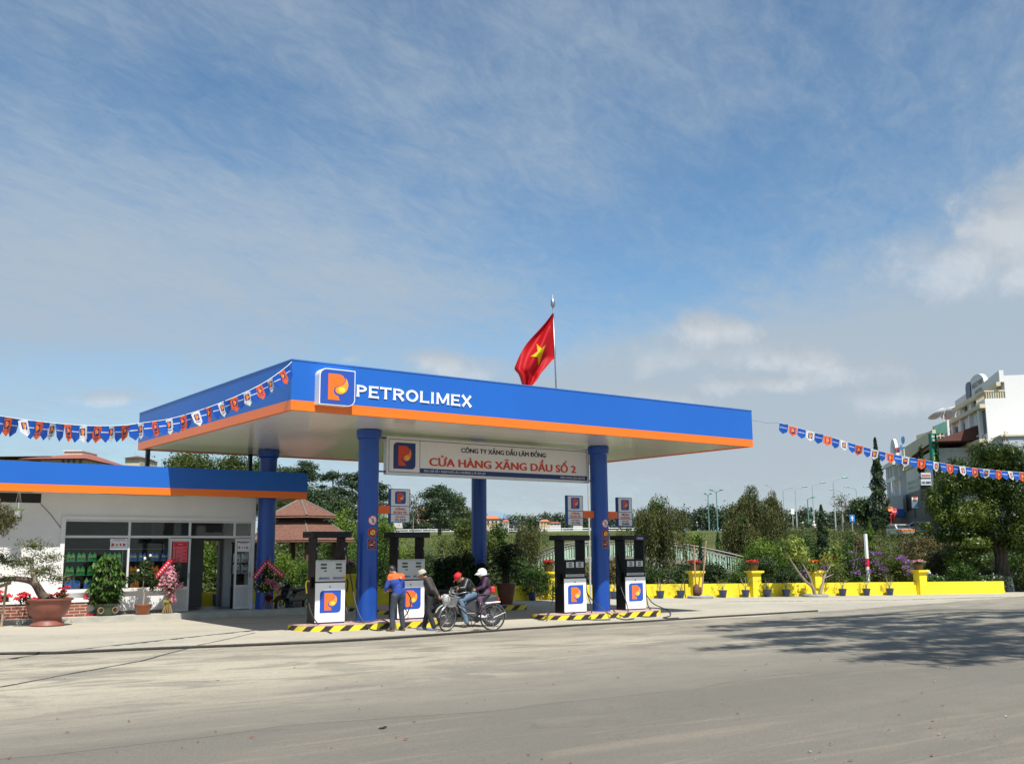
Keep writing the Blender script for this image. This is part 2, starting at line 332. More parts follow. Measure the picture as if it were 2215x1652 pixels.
        spots = noise(mp((.6, 1.5, 1.), .05), 2.3, 3, .5); c = mix(mul(mr(spots, .68, .78), .5), c, (.10, .092, .078)); c = mix(mul(mr(noise(V_, 9, 6, .75), .50, .72), .30), c, (.14, .128, .106)); c = mix(mul(mr(noise(mp((.12, 2.6, 1.), .06), 1.6, 4, .6), .55, .7), .28), c, (.13, .12, .102))
    L.new(c, b.inputs['Base Color']); b.inputs['Roughness'].default_value = .9
    bp = N.new('ShaderNodeBump'); bp.inputs['Strength'].default_value = .7; bp.inputs['Distance'].default_value = .012 if kind != 'grass' else .1; L.new(fine, bp.inputs['Height']); L.new(bp.outputs[0], b.inputs['Normal'])
    return m
M_CON = groundmat('forecourt_concrete', 'concrete'); M_APR = groundmat('dusty_apron', 'apron'); M_ROAD = groundmat('road_asphalt', 'road'); M_GRS = groundmat('grass_ground', 'grass')
def fill_grid(xs, yf, zf, name, m, kind='structure'):   # sheet between two curves y=a(x), y=b(x)
    mb = MB(); vs = []; fs = []; nb = 14
    for i, x in enumerate(xs):
        a, b = yf(x)
        for j in range(nb+1):
            y = a+(b-a)*j/nb; vs.append((x, y, zf(x, y)))
    for i in range(len(xs)-1):
        for j in range(nb): fs.append((i*(nb+1)+j, (i+1)*(nb+1)+j, (i+1)*(nb+1)+j+1, i*(nb+1)+j+1))
    mb.add(vs, fs); o = mb.build(name, m, smooth=True); return struct(o, kind)
rg = random.Random(4)
def build_ground():
    # one sheet to the horizon
    ds = [-70, -30, -5, 10, 20, 30, 40, 48, 54, 58, 62]+[62+6*i for i in range(1, 46)]+[360, 420, 520, 700, 1000, 1600, 3000]
    vs = []; fs = []; nl = 60
    for d in ds:
        for k in range(nl+1):
            s = (k/nl-.5)*2; lat = (abs(s)**1.5)*math.copysign(1, s)*(90+abs(d)*1.6)
            x = CAM[0]+FW[0]/math.cos(PITCH)*d+math.cos(YAW)*lat; y = CAM[1]+FW[1]/math.cos(PITCH)*d-math.sin(YAW)*lat
            z = T(x, y)-.03
            if d > 58: z += .35*math.sin(x*.11+y*.05)*math.sin(y*.09)*min(1, (d-58)/30)
            vs.append((x, y, z))
    for i in range(len(ds)-1):
        for k in range(nl): a = i*(nl+1)+k; fs.append((a, a+1, a+nl+2, a+nl+1))
    mb = MB(); mb.add(vs, fs); struct(mb.build('ground', M_GRS, smooth=True))
    W = [(sum(math.sin(x*f+p)*a for f, p, a in ((.9, 1, .10), (2.3, 2, .05), (5.1, .4, .025)))) for x in range(1)]
    wob = lambda x, a=1.: a*(.12*math.sin(x*.9+1)+.06*math.sin(x*2.3+2)+.03*math.sin(x*5.1))
    edge1 = lambda x: -2.9+(.0 if x < 12 else min((x-12)*.14, 3.5))+(0 if x < 12 else wob(x, .8))
    xs = [-60+.5*i for i in range(241)]
    roadS = lambda x: -13.75+wob(x*.7, 1.6)+(0 if x < 18 else (x-18)*.05)
    fill_grid([x for x in xs if x <= 58], lambda x: (edge1(x), 14.0 if x < 14 else max(10.2-(x-14.5)*.303+(.0 if x < 38 else 1.), edge1(x)+.2)), lambda x, y: G(x, y), 'forecourt', M_CON)
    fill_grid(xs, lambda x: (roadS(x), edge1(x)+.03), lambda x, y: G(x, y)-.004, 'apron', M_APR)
    fill_grid(xs, lambda x: (-75., roadS(x)+.02), lambda x, y: G(x, y)-.006, 'road', M_ROAD)
    # upper street on the embankment, far right
    mb = MB(); vs = []; fs = []
    ax = atd(1690, 1150, 175); bx = atd(2215, 1150, 118); e = (bx-ax); e.z = 0; L_ = e.length; e.normalize(); nrm = Vector((-e.y, e.x, 0))
    for i in range(31):
        for j in range(3):
            p = ax+e*(L_*(-.6+2.0*i/30))+nrm*(j*7-3); vs.append((p.x, p.y, T(p.x, p.y)+.06+.36*0))
    for i in range(30):
        for j in range(2): a = i*3+j; fs.append((a, a+3, a+4, a+1))
    mb.add(vs, fs); struct(mb.build('street', mat('street_asphalt', (.2, .2, .2), .9)))
    # joint and cable
    mb = MB(); P = [atg(*q) for q in [(-60, 1499), (0, 1485), (150, 1457), (300, 1430), (430, 1395), (500, 1380), (550, 1368)]]
    for a, b in zip(P, P[1:]):
        for k in range(4):
            p = a.lerp(b, k/4); q = a.lerp(b, (k+1)/4); d = (q-p).normalized(); n = Vector((-d.y, d.x, 0)); w0 = rg.uniform(.012, .028)
            off = n*rg.uniform(-.015, .015)
            mb.add([p-n*w0+off, q-n*w0+off, q+n*w0+off, p+n*w0+off], [(0, 1, 2, 3)])
    mb.v = [(x, y, G(x, y)+.004) for x, y, z in mb.v]; struct(mb.build('joint', mat('joint_tar', (.06, .055, .05), .95)))
    cab = [(-160, 1419), (0, 1416), (120, 1414), (250, 1408), (400, 1402), (560, 1396), (700, 1390), (850, 1381), (942, 1374.5), (1100, 1363), (1250, 1353), (1400, 1345), (1550, 1335), (1640, 1330), (1712, 1325.5), (1770, 1322)]
    pts = []
    CP = [atg(*q) for q in cab]
    for a, b in zip(CP, CP[1:]):
        for k in range(60): p = a.lerp(b, k/60); pts.append(p)
    mb = MB()
    for s in (0, 1, 2):
        q = []
        for i, p in enumerate(pts):
            t = i*.95+s*2*PI/3; d = .016
            q.append((p.x+.35*d*math.cos(t), p.y+d*math.cos(t)*1.0, G(p.x, p.y)+.026+d*math.sin(t)))
        mb.tube(q, .0155, 5)
    tag(mb.build('steel_cable', mat('cable_steel', (.055, .05, .045), .7, .3, var=.4, scale=30), smooth=True), 'long dark twisted steel cable lying across the concrete in front of the pumps', 'cable')
    # leaves and grit lying on the road: nobody could count them
    mb = MB(); r = random.Random(9)
    for i in range(90):
        u = r.uniform(0, 2300); v = 1395+255*r.random()**.8; p = atg(u, v)
        if p.y > -3.2: continue
        s = r.uniform(.012, .042); a = r.uniform(0, 2*PI); z = G(p.x, p.y)+.004; c_, s_ = math.cos(a), math.sin(a)
        mb.add([(p.x+c_*s, p.y+s_*s, z+.006), (p.x-s_*s*.45, p.y+c_*s*.45, z+.014), (p.x-c_*s, p.y-s_*s, z+.004), (p.x+s_*s*.45, p.y-c_*s*.45, z+.012)], [(0, 1, 2, 3)], r.choice([0, 0, 0, 1, 2]))
    o = mb.build('leaf_litter', [mat('dry_leaf', (.20, .09, .04), .8), mat('red_leaf', (.35, .05, .03), .8), mat('pale_grit', (.36, .33, .28), .9)]); tag(o, 'small dry leaves and grit scattered over the road', 'litter'); o['kind'] = 'stuff'
    for u, v, s in [(790, 1572, (.34, .12)), (1300, 1430, (.5, .22)), (390, 1594, (.3, .13))]:
        pass
    o = MB(); p = atg(826, 1575); o.sph((0, 0, .008), (.05, .014, .010), 8); o.sph((.045, .01, .012), (.03, .012, .012), 8); q = o.build('dead_leaf', mat('litter_black', (.02, .018, .016), .8), loc=(p.x, p.y, p.z)); tag(q, 'small black crumpled scrap lying on the near road', 'scrap')
build_ground()
# ------------------------------------------------------------------ canopy
X0, Y0, LL, DD, ZB, ZT = -3.594, -2.782, 16.166, 11.50, 5.247, 6.419
X1, Y1 = X0+LL, Y0+DD; OZ = ZB+.235
CW, CD = 8.334, 6.7185
def c1(u, v): return (u/2.1737*.72862, (1200+v/2.1737)*.72862)
def c2(u, v): return ((760+u/2.5417)*.72862, (1250+v/2.5417)*.72862)
def c3(u, v): return ((1300+u/2.541)*.72862, (1250+v/2.541)*.72862)
def c4(u, v): return ((1800+u/2.5417)*.72862, (1250+v/2.5417)*.72862)
def c5(u, v): return ((2350+u/2.542)*.72862, (1250+v/2.542)*.72862)
def c8(u, v): return ((1120+u/5.034)*.72862, (1640+v/5.034)*.72862)
def s5(u, v): return ((2000+u/3.164)*.72862, (1450+v/3.164)*.72862)
def d6(u, v): return (510+u*.26315, 983.6+v*.26315)
def z7(u, v): return (1923.5+u*.17642, 765+v*.17642)
def ceilmat():
    m = bpy.data.materials.new('ceiling_sheet'); m.use_nodes = True; nt = m.node_tree; N = nt.nodes; L = nt.links; b = N['Principled BSDF']
    b.inputs['Base Color'].default_value = (.84, .83, .79, 1); b.inputs['Roughness'].default_value = .17; b.inputs['Specular IOR Level'].default_value = 1.; b.inputs['Coat Weight'].default_value = .3; b.inputs['Coat Roughness'].default_value = .05; b.inputs['Coat IOR'].default_value = 1.9
    tc = N.new('ShaderNodeTexCoord'); mp = N.new('ShaderNodeMapping'); mp.inputs['Scale'].default_value = (.35, 5., 1); L.new(tc.outputs['Object'], mp.inputs[0])
    n = N.new('ShaderNodeTexNoise'); n.inputs['Scale'].default_value = 2.2; n.inputs['Detail'].default_value = 4; L.new(mp.outputs[0], n.inputs['Vector'])
    w = N.new('ShaderNodeTexWave'); w.bands_direction = 'Y'; w.inputs['Scale'].default_value = .85; w.inputs['Distortion'].default_value = .6; w.wave_profile = 'SAW'; L.new(tc.outputs['Object'], w.inputs['Vector'])
    a = N.new('ShaderNodeMath'); a.operation = 'MULTIPLY_ADD'; L.new(n.outputs[0], a.inputs[0]); a.inputs[1].default_value = 1.6; L.new(w.outputs[0], a.inputs[2])
    bp = N.new('ShaderNodeBump'); bp.inputs['Strength'].default_value = .5; bp.inputs['Distance'].default_value = .02; L.new(a.outputs[0], bp.inputs['Height']); L.new(bp.outputs[0], b.inputs['Normal']); return m
COLB = mat('column_blue', (.010, .065, .33), .3, var=.07, scale=2.)
def flared(mb, a, b, w, d, y, k, s0=.32, s1=.32, mi=0):
    # a stroke that widens at both ends, the way engraved capitals do
    a = Vector(a); b = Vector(b); t = (b-a).normalized(); n = Vector((-t[1], t[0])); h = w/2; L_ = (b-a).length; e = min(.16*L_, .05)
    def off(s, q): p = a+t*s+n*q; return (p[0], p[1])
    P = [off(0, -h*(1+s0)), off(e, -h*1.04), off(L_/2, -h*.97), off(L_-e, -h*1.04), off(L_, -h*(1+s1)), off(L_, h*(1+s1)), off(L_-e, h*1.04), off(L_/2, h*.97), off(e, h*1.04), off(0, h*(1+s0))]
    mb.poly([(p[0], p[1]) for p in P], y-d-k*.0017, y, mi)
def arc(mb, cx, cz, rx, rz, w, a0, a1, d, y, k, n=22, mi=0):
    o = []; i_ = []
    for j in range(n+1):
        t = a0+(a1-a0)*j/n; o.append((cx+rx*math.cos(t), cz+rz*math.sin(t))); i_.append((cx+(rx-w*1.05)*math.cos(t), cz+(rz-w*.85)*math.sin(t)))
    for j in range(n):
        P = [i_[j], o[j], o[j+1], i_[j+1]]
        vs = [(x, y-d-k*.0017, z) for x, z in P]+[(x, y, z) for x, z in P]
        mb.add(vs, [(0, 1, 2, 3), (7, 6, 5, 4), (1, 5, 6, 2), (0, 3, 7, 4)], mi)
def word_mark(mb, x0, x1, z0, z1, y):
    H = z1-z0; w = H*.215; d = .018; X = x0; tot = 9.0
    adv = dict(P=.92, E=.88, T=.98, R=1.02, O=1.13, L=.86, I=.46, M=1.24, X=1.04)
    s = 'PETROLIMEX'; sc = (x1-x0)/sum(adv[c] for c in s)
    for c in s:
        a = adv[c]*sc; l = X+.10*a; r = X+.92*a; m = (l+r)/2; st = l+w*.62
        f = lambda A, B, k, s0=.32, s1=.32, ww=w: flared(mb, A, B, ww, d, y, k, s0, s1)
        if c in 'PREL': f((st, z0), (st, z1), 0, .38, .38)
        if c == 'P' or c == 'R':
            arc(mb, st+.2*a, z1-H*.29, r-(st+.2*a), H*.29, w, -PI/2, PI/2, d, y, 2)
            mb.box(st, st+.21*a, y-d-.0034, y, z1-w*.72, z1-.002); mb.box(st, st+.21*a, y-d-.005, y, z1-H*.58, z1-H*.58+w*.7)
        if c == 'R': f((m-.02*a, z1-H*.5), (r-w*.30, z0), 4, 0, .35)
        if c == 'E':
            f((st, z1-w*.36), (r, z1-w*.36), 2, 0, .55, w*.72); f((st, (z0+z1)/2), (r-.1*a, (z0+z1)/2), 3, 0, .5, w*.66); f((st, z0+w*.36), (r+.01, z0+w*.36), 4, 0, .6, w*.72)
        if c == 'L': f((st, z0+w*.36), (r+.02*a, z0+w*.36), 3, 0, .7, w*.72)
        if c == 'T': f((m, z0), (m, z1-.01), 0, .38, .1); f((l-.03*a, z1-w*.36), (r+.03*a, z1-w*.36), 2, .55, .55, w*.72)
        if c == 'I': f((m, z0), (m, z1), 0, .4, .4)
        if c == 'O': arc(mb, m, (z0+z1)/2, (r-l)/2*1.04, H/2*1.03, w, 0, 2*PI, d, y, 0, 40)
        if c == 'M':
            f((l+w*.42, z0), (l+w*.42, z1), 0, .42, .3, w*.86); f((r-w*.42, z0), (r-w*.42, z1), 1, .42, .3, w*.86); f((l+w*.5, z1-.004), (m, z0+H*.12), 2, .1, 0, w*.8); f((r-w*.5, z1-.004), (m, z0+H*.12), 3, .1, 0, w*.8)
        if c == 'X': f((l+w*.4, z1), (r-w*.4, z0), 0, .35, .35, w*1.05); f((r-w*.45, z1-.002), (l+w*.45, z0+.002), 2, .35, .35, w*.8)
        X += a
def make_canopy():
    t = thing('petrol_canopy', 'large flat fuel station canopy with blue fascia, orange stripe and round blue columns', 'canopy')
    th = .1
    def fas(nm, z0, z1, m):
        b = MB(); b.box(X0, X1, Y0, Y0+th, z0, z1); b.build(nm, m, t)
        b = MB(); b.box(X0, X0+th, Y0+th, Y1-th, z0, z1); b.build(nm, m, t)
        b = MB(); b.box(X1-th, X1, Y0+th, Y1-th, z0, z1); b.build(nm, m, t)
        b = MB(); b.box(X0, X1, Y1-th, Y1, z0, z1); b.build(nm, m, t)
    fas('fascia_panel', OZ, ZT, mat('fascia_blue', (.018, .125, .50), .3, var=.05, scale=.4, spec=.35)); fas('fascia_stripe', ZB, OZ, mat('fascia_orange', (.9, .18, .012), .3, var=.03, scale=.5))
    b = MB(); b.box(X0-.012, X1+.012, Y0-.012, Y0+th+.01, ZT, ZT+.03); b.box(X0-.012, X0+th, Y0+th+.01, Y1, ZT, ZT+.03); b.box(X1-th, X1+.012, Y0+th+.01, Y1, ZT, ZT+.03); b.build('coping', mat('coping_blue', (.05, .16, .5), .35), t)
    b = MB(); b.box(X0+th, X1-th, Y0+th, Y1-th, ZB+.03, ZB+.06); b.build('ceiling', ceilmat(), t)
    b = MB(); b.box(X0+th, X1-th, Y0+th, Y1-th, ZT-.3, ZT-.25); b.build('roof_deck', mat('roof_deck', (.3, .3, .3), .7), t)
    for x, y in ((0, 0), (CW, 0), (0, CD), (CW, CD)):
        b = MB(); g = G(x, y); b.lathe([(.28, g-.1), (.28, ZB-.1)], 48, (x, y, 0)); o = b.build('column', COLB, t); smooth_by_angle(o)
        b = MB(); b.lathe([(.27, ZB-.24), (.30, ZB-.235), (.335, ZB-.2), (.335, ZB-.12), (.345, ZB-.11), (.345, ZB-.0), (.30, ZB+.029)], 48, (x, y, 0)); smooth_by_angle(b.build('cap', COLB, o))
    for x in (-3.32, .13): b = MB(); b.box(x-.06, x+.06, Y1-.22, Y1-.1-.001, 3.9, ZB+.029); b.build('support_post', DARKM, t)
    # raised mark box and lettering on the front fascia
    lx0, lx1, lz0, lz1 = -3.0, -2.06, 5.40, 6.27; yb = Y0-.25
    b = MB(); sh = [(lx0+p[0]*(lx1-lx0), lz0+p[1]*(lz1-lz0)) for p in rsq(.2, 8, .015)]; b.poly(sh, yb, Y0-.002, 0)
    o = b.build('sign_box', mat('box_white', (.82, .83, .85), .3, var=.03), t)
    b = MB(); i_ = [(lx0+.022+p[0]*(lx1-lx0-.044), lz0+.022+p[1]*(lz1-lz0-.044)) for p in rsq(.19, 8, .015)]; b.poly(i_, yb-.006, yb, 0)
    emblem(b, lx0+.022, lz0+.022, lz1-lz0-.044, yb-.006, (None, 1, 2, 3), .004, lx1-lx0-.044); b.build('emblem', EM, o)
    b = MB(); word_mark(b, -1.93, 1.52, 5.695, 5.985, Y0-.001); b.build('lettering', mat('letter_white', (.86, .86, .86), .35), t)
    return t
make_canopy()
# ------------------------------------------------------------------ signs
SIGNW = mat('sign_white', (.72, .69, .66), .45, var=.03); ALU = mat('aluminium', (.62, .62, .6), .4, .6); TXR = mat('text_red', (.62, .05, .015), .5); TXN = mat('text_navy', (.01, .02, .08), .5)
def sign_board():
    t = thing('hanging_signboard', 'long white hanging signboard with red lettering between the two front columns', 'signboard')
    a, b_, z0, z1, y = .663, 8.028, 4.124, 5.142, .22
    b = MB(); b.box(a, b_, y-.06, y+.06, z0, z1); b.build('board', SIGNW, t, bevel=.004)
    b = MB()
    for q in ((a-.03, b_+.03, z1, z1+.03), (a-.03, b_+.03, z0-.03, z0)): b.box(q[0], q[1], y-.08, y+.08, q[2], q[3])
    b.box(a-.03, a, y-.08, y+.08, z0, z1); b.box(b_, b_+.03, y-.08, y+.08, z0, z1); b.build('frame', ALU, t)
    yf = y-.061; b = MB(); xd = a+1.06
    for q in ((a+.05, b_-.04, z1-.06, z1-.045), (a+.05, xd, z0+.045, z0+.06)): b.box(q[0], q[1], yf-.003, yf, q[2], q[3])
    b.box(a+.05, a+.065, yf-.003, yf, z0+.06, z1-.06); b.box(xd, xd+.012, yf-.003, yf, z0+.045, z1-.06); b.box(b_-.055, b_-.04, yf-.003, yf, z0+.19, z1-.06)
    b.box(xd+.012, b_-.04, yf-.003, yf, z0+.045, z0+.185); b.build('border', NAVY, t)
    b = MB(); emblem(b, a+.2, z0+.14, .74, yf, (0, 1, 2, 3), .003, .72); b.build('emblem', [NAVY, TXR, mat('sign_flame', (.8, .2, .02), .5), mat('sign_flame2', (.85, .4, .04), .5)], t)
    b = MB(); text(b, 'CÔNG TY XĂNG DẦU LÂM ĐỒNG', xd+1.42, z1-.315, .14, yf, 3.15, bold=.07); b.build('lettering', TXN, t)
    b = MB(); text(b, 'CỬA HÀNG XĂNG DẦU SỐ 2', xd+.33, z0+.27, .235, yf, 5.45, bold=.10); b.build('lettering', TXR, t)
    b = MB(); text(b, 'ĐỊA CHỈ: SỐ 1 PHẠM NGŨ LÃO, PHƯỜNG 3, TP. ĐÀ LẠT', xd+.14, z0+.085, .062, yf-.003, 2.15, bold=.06, ext=.003); text(b, 'ĐIỆN THOẠI: (063) 3822598', b_-1.15, z0+.085, .058, yf-.003, 1.0, bold=.06, ext=.003); b.build('lettering', mat('text_white', (.55, .56, .6), .5), t)
    b = MB()
    for z in (z0+.05, z1-.03): b.box(.2, a-.031, y-.02, y+.02, z-.02, z+.02); b.box(b_+.031, 8.14, y-.02, y+.02, z-.02, z+.02)
    b.box(.33, .37, y-.021, y+.021, z0+.071, z1-.051); b.box(8.07, 8.11, y-.021, y+.021, z0+.071, z1-.051); b.build('bracket', DARKM, t)
sign_board()
def price_sign(lines, price, x0, x1, z0, z1, ax0, ax1, label):
    t = thing('price_sign', label, 'sign', ((x0+x1)/2, 0, z0), group='price signs on blue columns')
    W = x1-x0; H = z1-z0
    b = MB(); b.box(-W/2, W/2, -.06, .06, 0, H); b.build('case', mat('sign_case', (.02, .08, .3), .4), t, bevel=.005)
    zs = [(.018, .235*H), (.235*H+.018, .475*H), (.475*H+.02, H-.02)]; b = MB()
    for p, q in zs: b.box(-W/2+.025, W/2-.025, -.064, -.0605, p, q)
    b.build('panel', mat('sign_panel', (.66, .64, .60), .45, var=.03), t)
    b = MB(); emblem(b, -W*.27, .475*H+.075, W*.54, -.0645, (0, 1, 2, 3), .002, W*.54); b.build('emblem', [mat('badge_navy', (.015, .06, .26), .45), TXR, mat('sign_flame', (.8, .2, .02)), mat('sign_flame2', (.8, .4, .04))], t)
    b = MB(); text(b, lines[0], 0, .37*H, .065, -.0645, W*.52, align='C', bold=.10, ext=.003); text(b, lines[1], 0, .27*H, .065, -.0645, W*.64, align='C', bold=.10, ext=.003); text(b, 'GIÁ BÁN', 0, .15*H, .045, -.0645, W*.5, align='C', bold=.08, ext=.003); b.build('lettering', TXR, t)
    b = MB(); text(b, price, 0, .05*H, .065, -.0645, W*.52, align='C', bold=.09, ext=.003); b.build('price', TXN, t)
    b = MB(); cx = (x0+x1)/2; b.box(ax0-cx, ax1-cx, -.05, .05, .26*H, .50*H); b.build('arm', mat('arm_orange', (.75, .12, .015), .45), t)
price_sign(('XĂNG', 'RON 92'), '21.210', .655, 1.29, 2.76, 3.69, .27, .654, 'blue framed price sign reading 21.210 on the left front column')
price_sign(('XĂNG', 'RON 95'), '21.720', 6.96, 7.605, 2.74, 3.67, 7.606, 8.065, 'blue framed price sign reading RON 95 left of the right front column')
price_sign(('ĐIÊZEN', '0,05%S'), '20.800', 9.075, 9.70, 2.735, 3.66, 8.605, 9.074, 'blue framed diesel price sign right of the right front column')
def colsign(cx, z, kind, label):
    R = .2825; h = .135; segs = 28
    t = thing('warning_sign', label, 'sign', (cx, 0, z), group='warning stickers on blue columns')
    def wrap(mb):
        out = []
        for x, y, zz in mb.v: a = x/.28; r = R-y; out.append((r*math.sin(a), -r*math.cos(a), zz))
        mb.v = out
    def disc(r0, r1, d, mi, mb, n=32):
        k = 6; vs = []; fs = []
        for i in range(k+1):
            rr = r0+(r1-r0)*i/k
            for j in range(n): vs.append((rr*math.cos(2*PI*j/n), -d, rr*math.sin(2*PI*j/n)))
        for i in range(k):
            for j in range(n): fs.append((i*n+j, i*n+(j+1) % n, (i+1)*n+(j+1) % n, (i+1)*n+j))
        mb.add(vs, fs, mi)
    def bar(p, q, w, d, mi, mb):
        p = Vector(p); q = Vector(q); dd = (q-p).normalized(); nn = Vector((-dd.y, dd.x)); k = 8; vs = []
        for i in range(k+1):
            c = p.lerp(q, i/k); vs += [(c.x-nn.x*w/2, -d, c.y-nn.y*w/2), (c.x+nn.x*w/2, -d, c.y+nn.y*w/2)]
        mb.add(vs, [(2*i, 2*i+2, 2*i+3, 2*i+1) for i in range(k)], mi)
    cols = [mat('sticker_white', (.7, .7, .7), .4), mat('sticker_red', (.6, .02, .03), .4), mat('sticker_dark', (.03, .02, .03), .4), mat('sticker_yellow', (.75, .5, .02), .4), mat('sticker_grey', (.35, .35, .36), .4)]
    b = MB()
    if kind == 'phone':
        disc(.001, h, .002, 0, b); disc(h*.84, h, .004, 1, b); bar((-.0, -.075), (-.0, .045), .05, .003, 2, b); bar((.02, .04), (.02, .085), .012, .003, 2, b); bar((.0, -.06), (.0, .02), .03, .0035, 4, b); bar((-.085, .085), (.085, -.085), .02, .005, 1, b)
    elif kind == 'fire':
        disc(.001, h, .002, 3, b); disc(h*.55, h, .0022, 2, b); disc(h*.82, h, .004, 1, b)
        for k in range(-2, 3): bar((k*.032, -.06), (k*.03+.01, .045+.02*(k % 2)), .026, .003, 3, b)
        bar((-.085, .085), (.085, -.085), .02, .005, 1, b)
    else:
        for i in range(8): bar((-h+.27*i/8, -h*1.05), (-h+.27*i/8, h*1.05), .0338, .002, 2, b)
        disc(h*.70, h*.86, .004, 1, b); bar((-.075, -.02), (.03, -.02), .022, .003, 0, b); bar((.04, -.02), (.065, -.02), .022, .003, 1, b); bar((.03, .02), (.07, .05), .01, .003, 0, b); bar((.02, .03), (.05, .075), .01, .003, 0, b); bar((-.07, .07), (.07, -.07), .016, .005, 1, b)
        for s in (-1, 1): bar((-h, s*h*1.05), (h, s*h*1.05), .008, .003, 4, b); bar((s*h, -h*1.05), (s*h, h*1.05), .008, .003, 4, b)
    # faces look outwards
    wrap(b); b.build('sticker', cols, t)
for cx, nm in ((0., 'left'), (CW, 'right')):
    colsign(cx, 2.81, 'phone', 'round red and white no-phone sign on the %s front column' % nm)
    colsign(cx, 2.49, 'fire', 'round red and yellow no-flame sign on the %s front column' % nm)
    colsign(cx, 2.18, 'smoke', 'square black no-smoking sign on the %s front column' % nm)
# ------------------------------------------------------------------ islands
def stripemat():
    m = bpy.data.materials.new('hazard_stripes'); m.use_nodes = True; nt = m.node_tree; N = nt.nodes; L = nt.links; b = N['Principled BSDF']; b.inputs['Roughness'].default_value = .6
    tc = N.new('ShaderNodeTexCoord'); sp = N.new('ShaderNodeSeparateXYZ'); L.new(tc.outputs['Object'], sp.inputs[0])
    def M_(op, a, b_=None):
        n = N.new('ShaderNodeMath'); n.operation = op
        for i, x in enumerate((a, b_)):
            if x is None: continue
            if isinstance(x, (int, float)): n.inputs[i].default_value = x
            else: L.new(x, n.inputs[i])
        return n.outputs[0]
    nz = N.new('ShaderNodeTexNoise'); nz.inputs['Scale'].default_value = 9; L.new(tc.outputs['Object'], nz.inputs['Vector'])
    s = M_('SUBTRACT', M_('SUBTRACT', sp.outputs[0], M_('MULTIPLY', sp.outputs[2], 1.35)), M_('MULTIPLY', sp.outputs[1], .7)); s = M_('ADD', s, M_('MULTIPLY', nz.outputs[0], .04)); f = M_('GREATER_THAN', M_('FRACT', M_('DIVIDE', s, .57)), .56)
    mx = N.new('ShaderNodeMix'); mx.data_type = 'RGBA'; L.new(f, mx.inputs[0]); mx.inputs[6].default_value = (.75, .62, .03, 1); mx.inputs[7].default_value = (.025, .02, .018, 1)
    n2 = N.new('ShaderNodeTexNoise'); n2.inputs['Scale'].default_value = 22; n2.inputs['Detail'].default_value = 5; L.new(tc.outputs['Object'], n2.inputs['Vector']); mr = N.new('ShaderNodeMapRange'); mr.inputs[1].default_value = .55; mr.inputs[2].default_value = .75; mr.inputs[4].default_value = .35; L.new(n2.outputs[0], mr.inputs[0])
    m2 = N.new('ShaderNodeMix'); m2.data_type = 'RGBA'; L.new(mr.outputs[0], m2.inputs[0]); L.new(mx.outputs[2], m2.inputs[6]); m2.inputs[7].default_value = (.35, .3, .2, 1); L.new(m2.outputs[2], b.inputs['Base Color']); return m
STR = stripemat(); TOPM = mat('island_top', (.42, .29, .26), .85, var=.15, scale=5, bump=.3)
def island(xa, xb, ya, yb, label, c=.42):
    g = G((xa+xb)/2, ya); t = thing('pump_island', label, 'kerb', (xa, ya, g), group='striped pump islands')
    W = xb-xa; H = yb-ya
    def outline(i): 
        p = []
        for cx, cy, a in ((c, c, PI), (W-c, c, 1.5*PI), (W-c, H-c, 0), (c, H-c, .5*PI)):
            for k in range(6): q = a+PI/2*k/5; p.append((cx+(c-i)*math.cos(q), cy+(c-i)*math.sin(q)))
        return p
    b = MB(); b.flat(outline(0), -.12, .145); smooth_by_angle(b.build('kerb', STR, t)); b = MB(); b.flat(outline(.004), .145, .165); smooth_by_angle(b.build('slab', TOPM, t))
    return g+.165
ZI1 = island(-2.12, 2.1, -.86, .85, 'left pump island with yellow and black striped kerb below the attendant', .72)
ZI2 = island(5.85, 10.5, -.86, .85, 'right pump island with yellow and black striped kerb and coiled hoses', .72)
ZI3 = island(3.2, 8.95, 4.4, 7.5, 'rear pump island in shade holding a large brown plant pot')
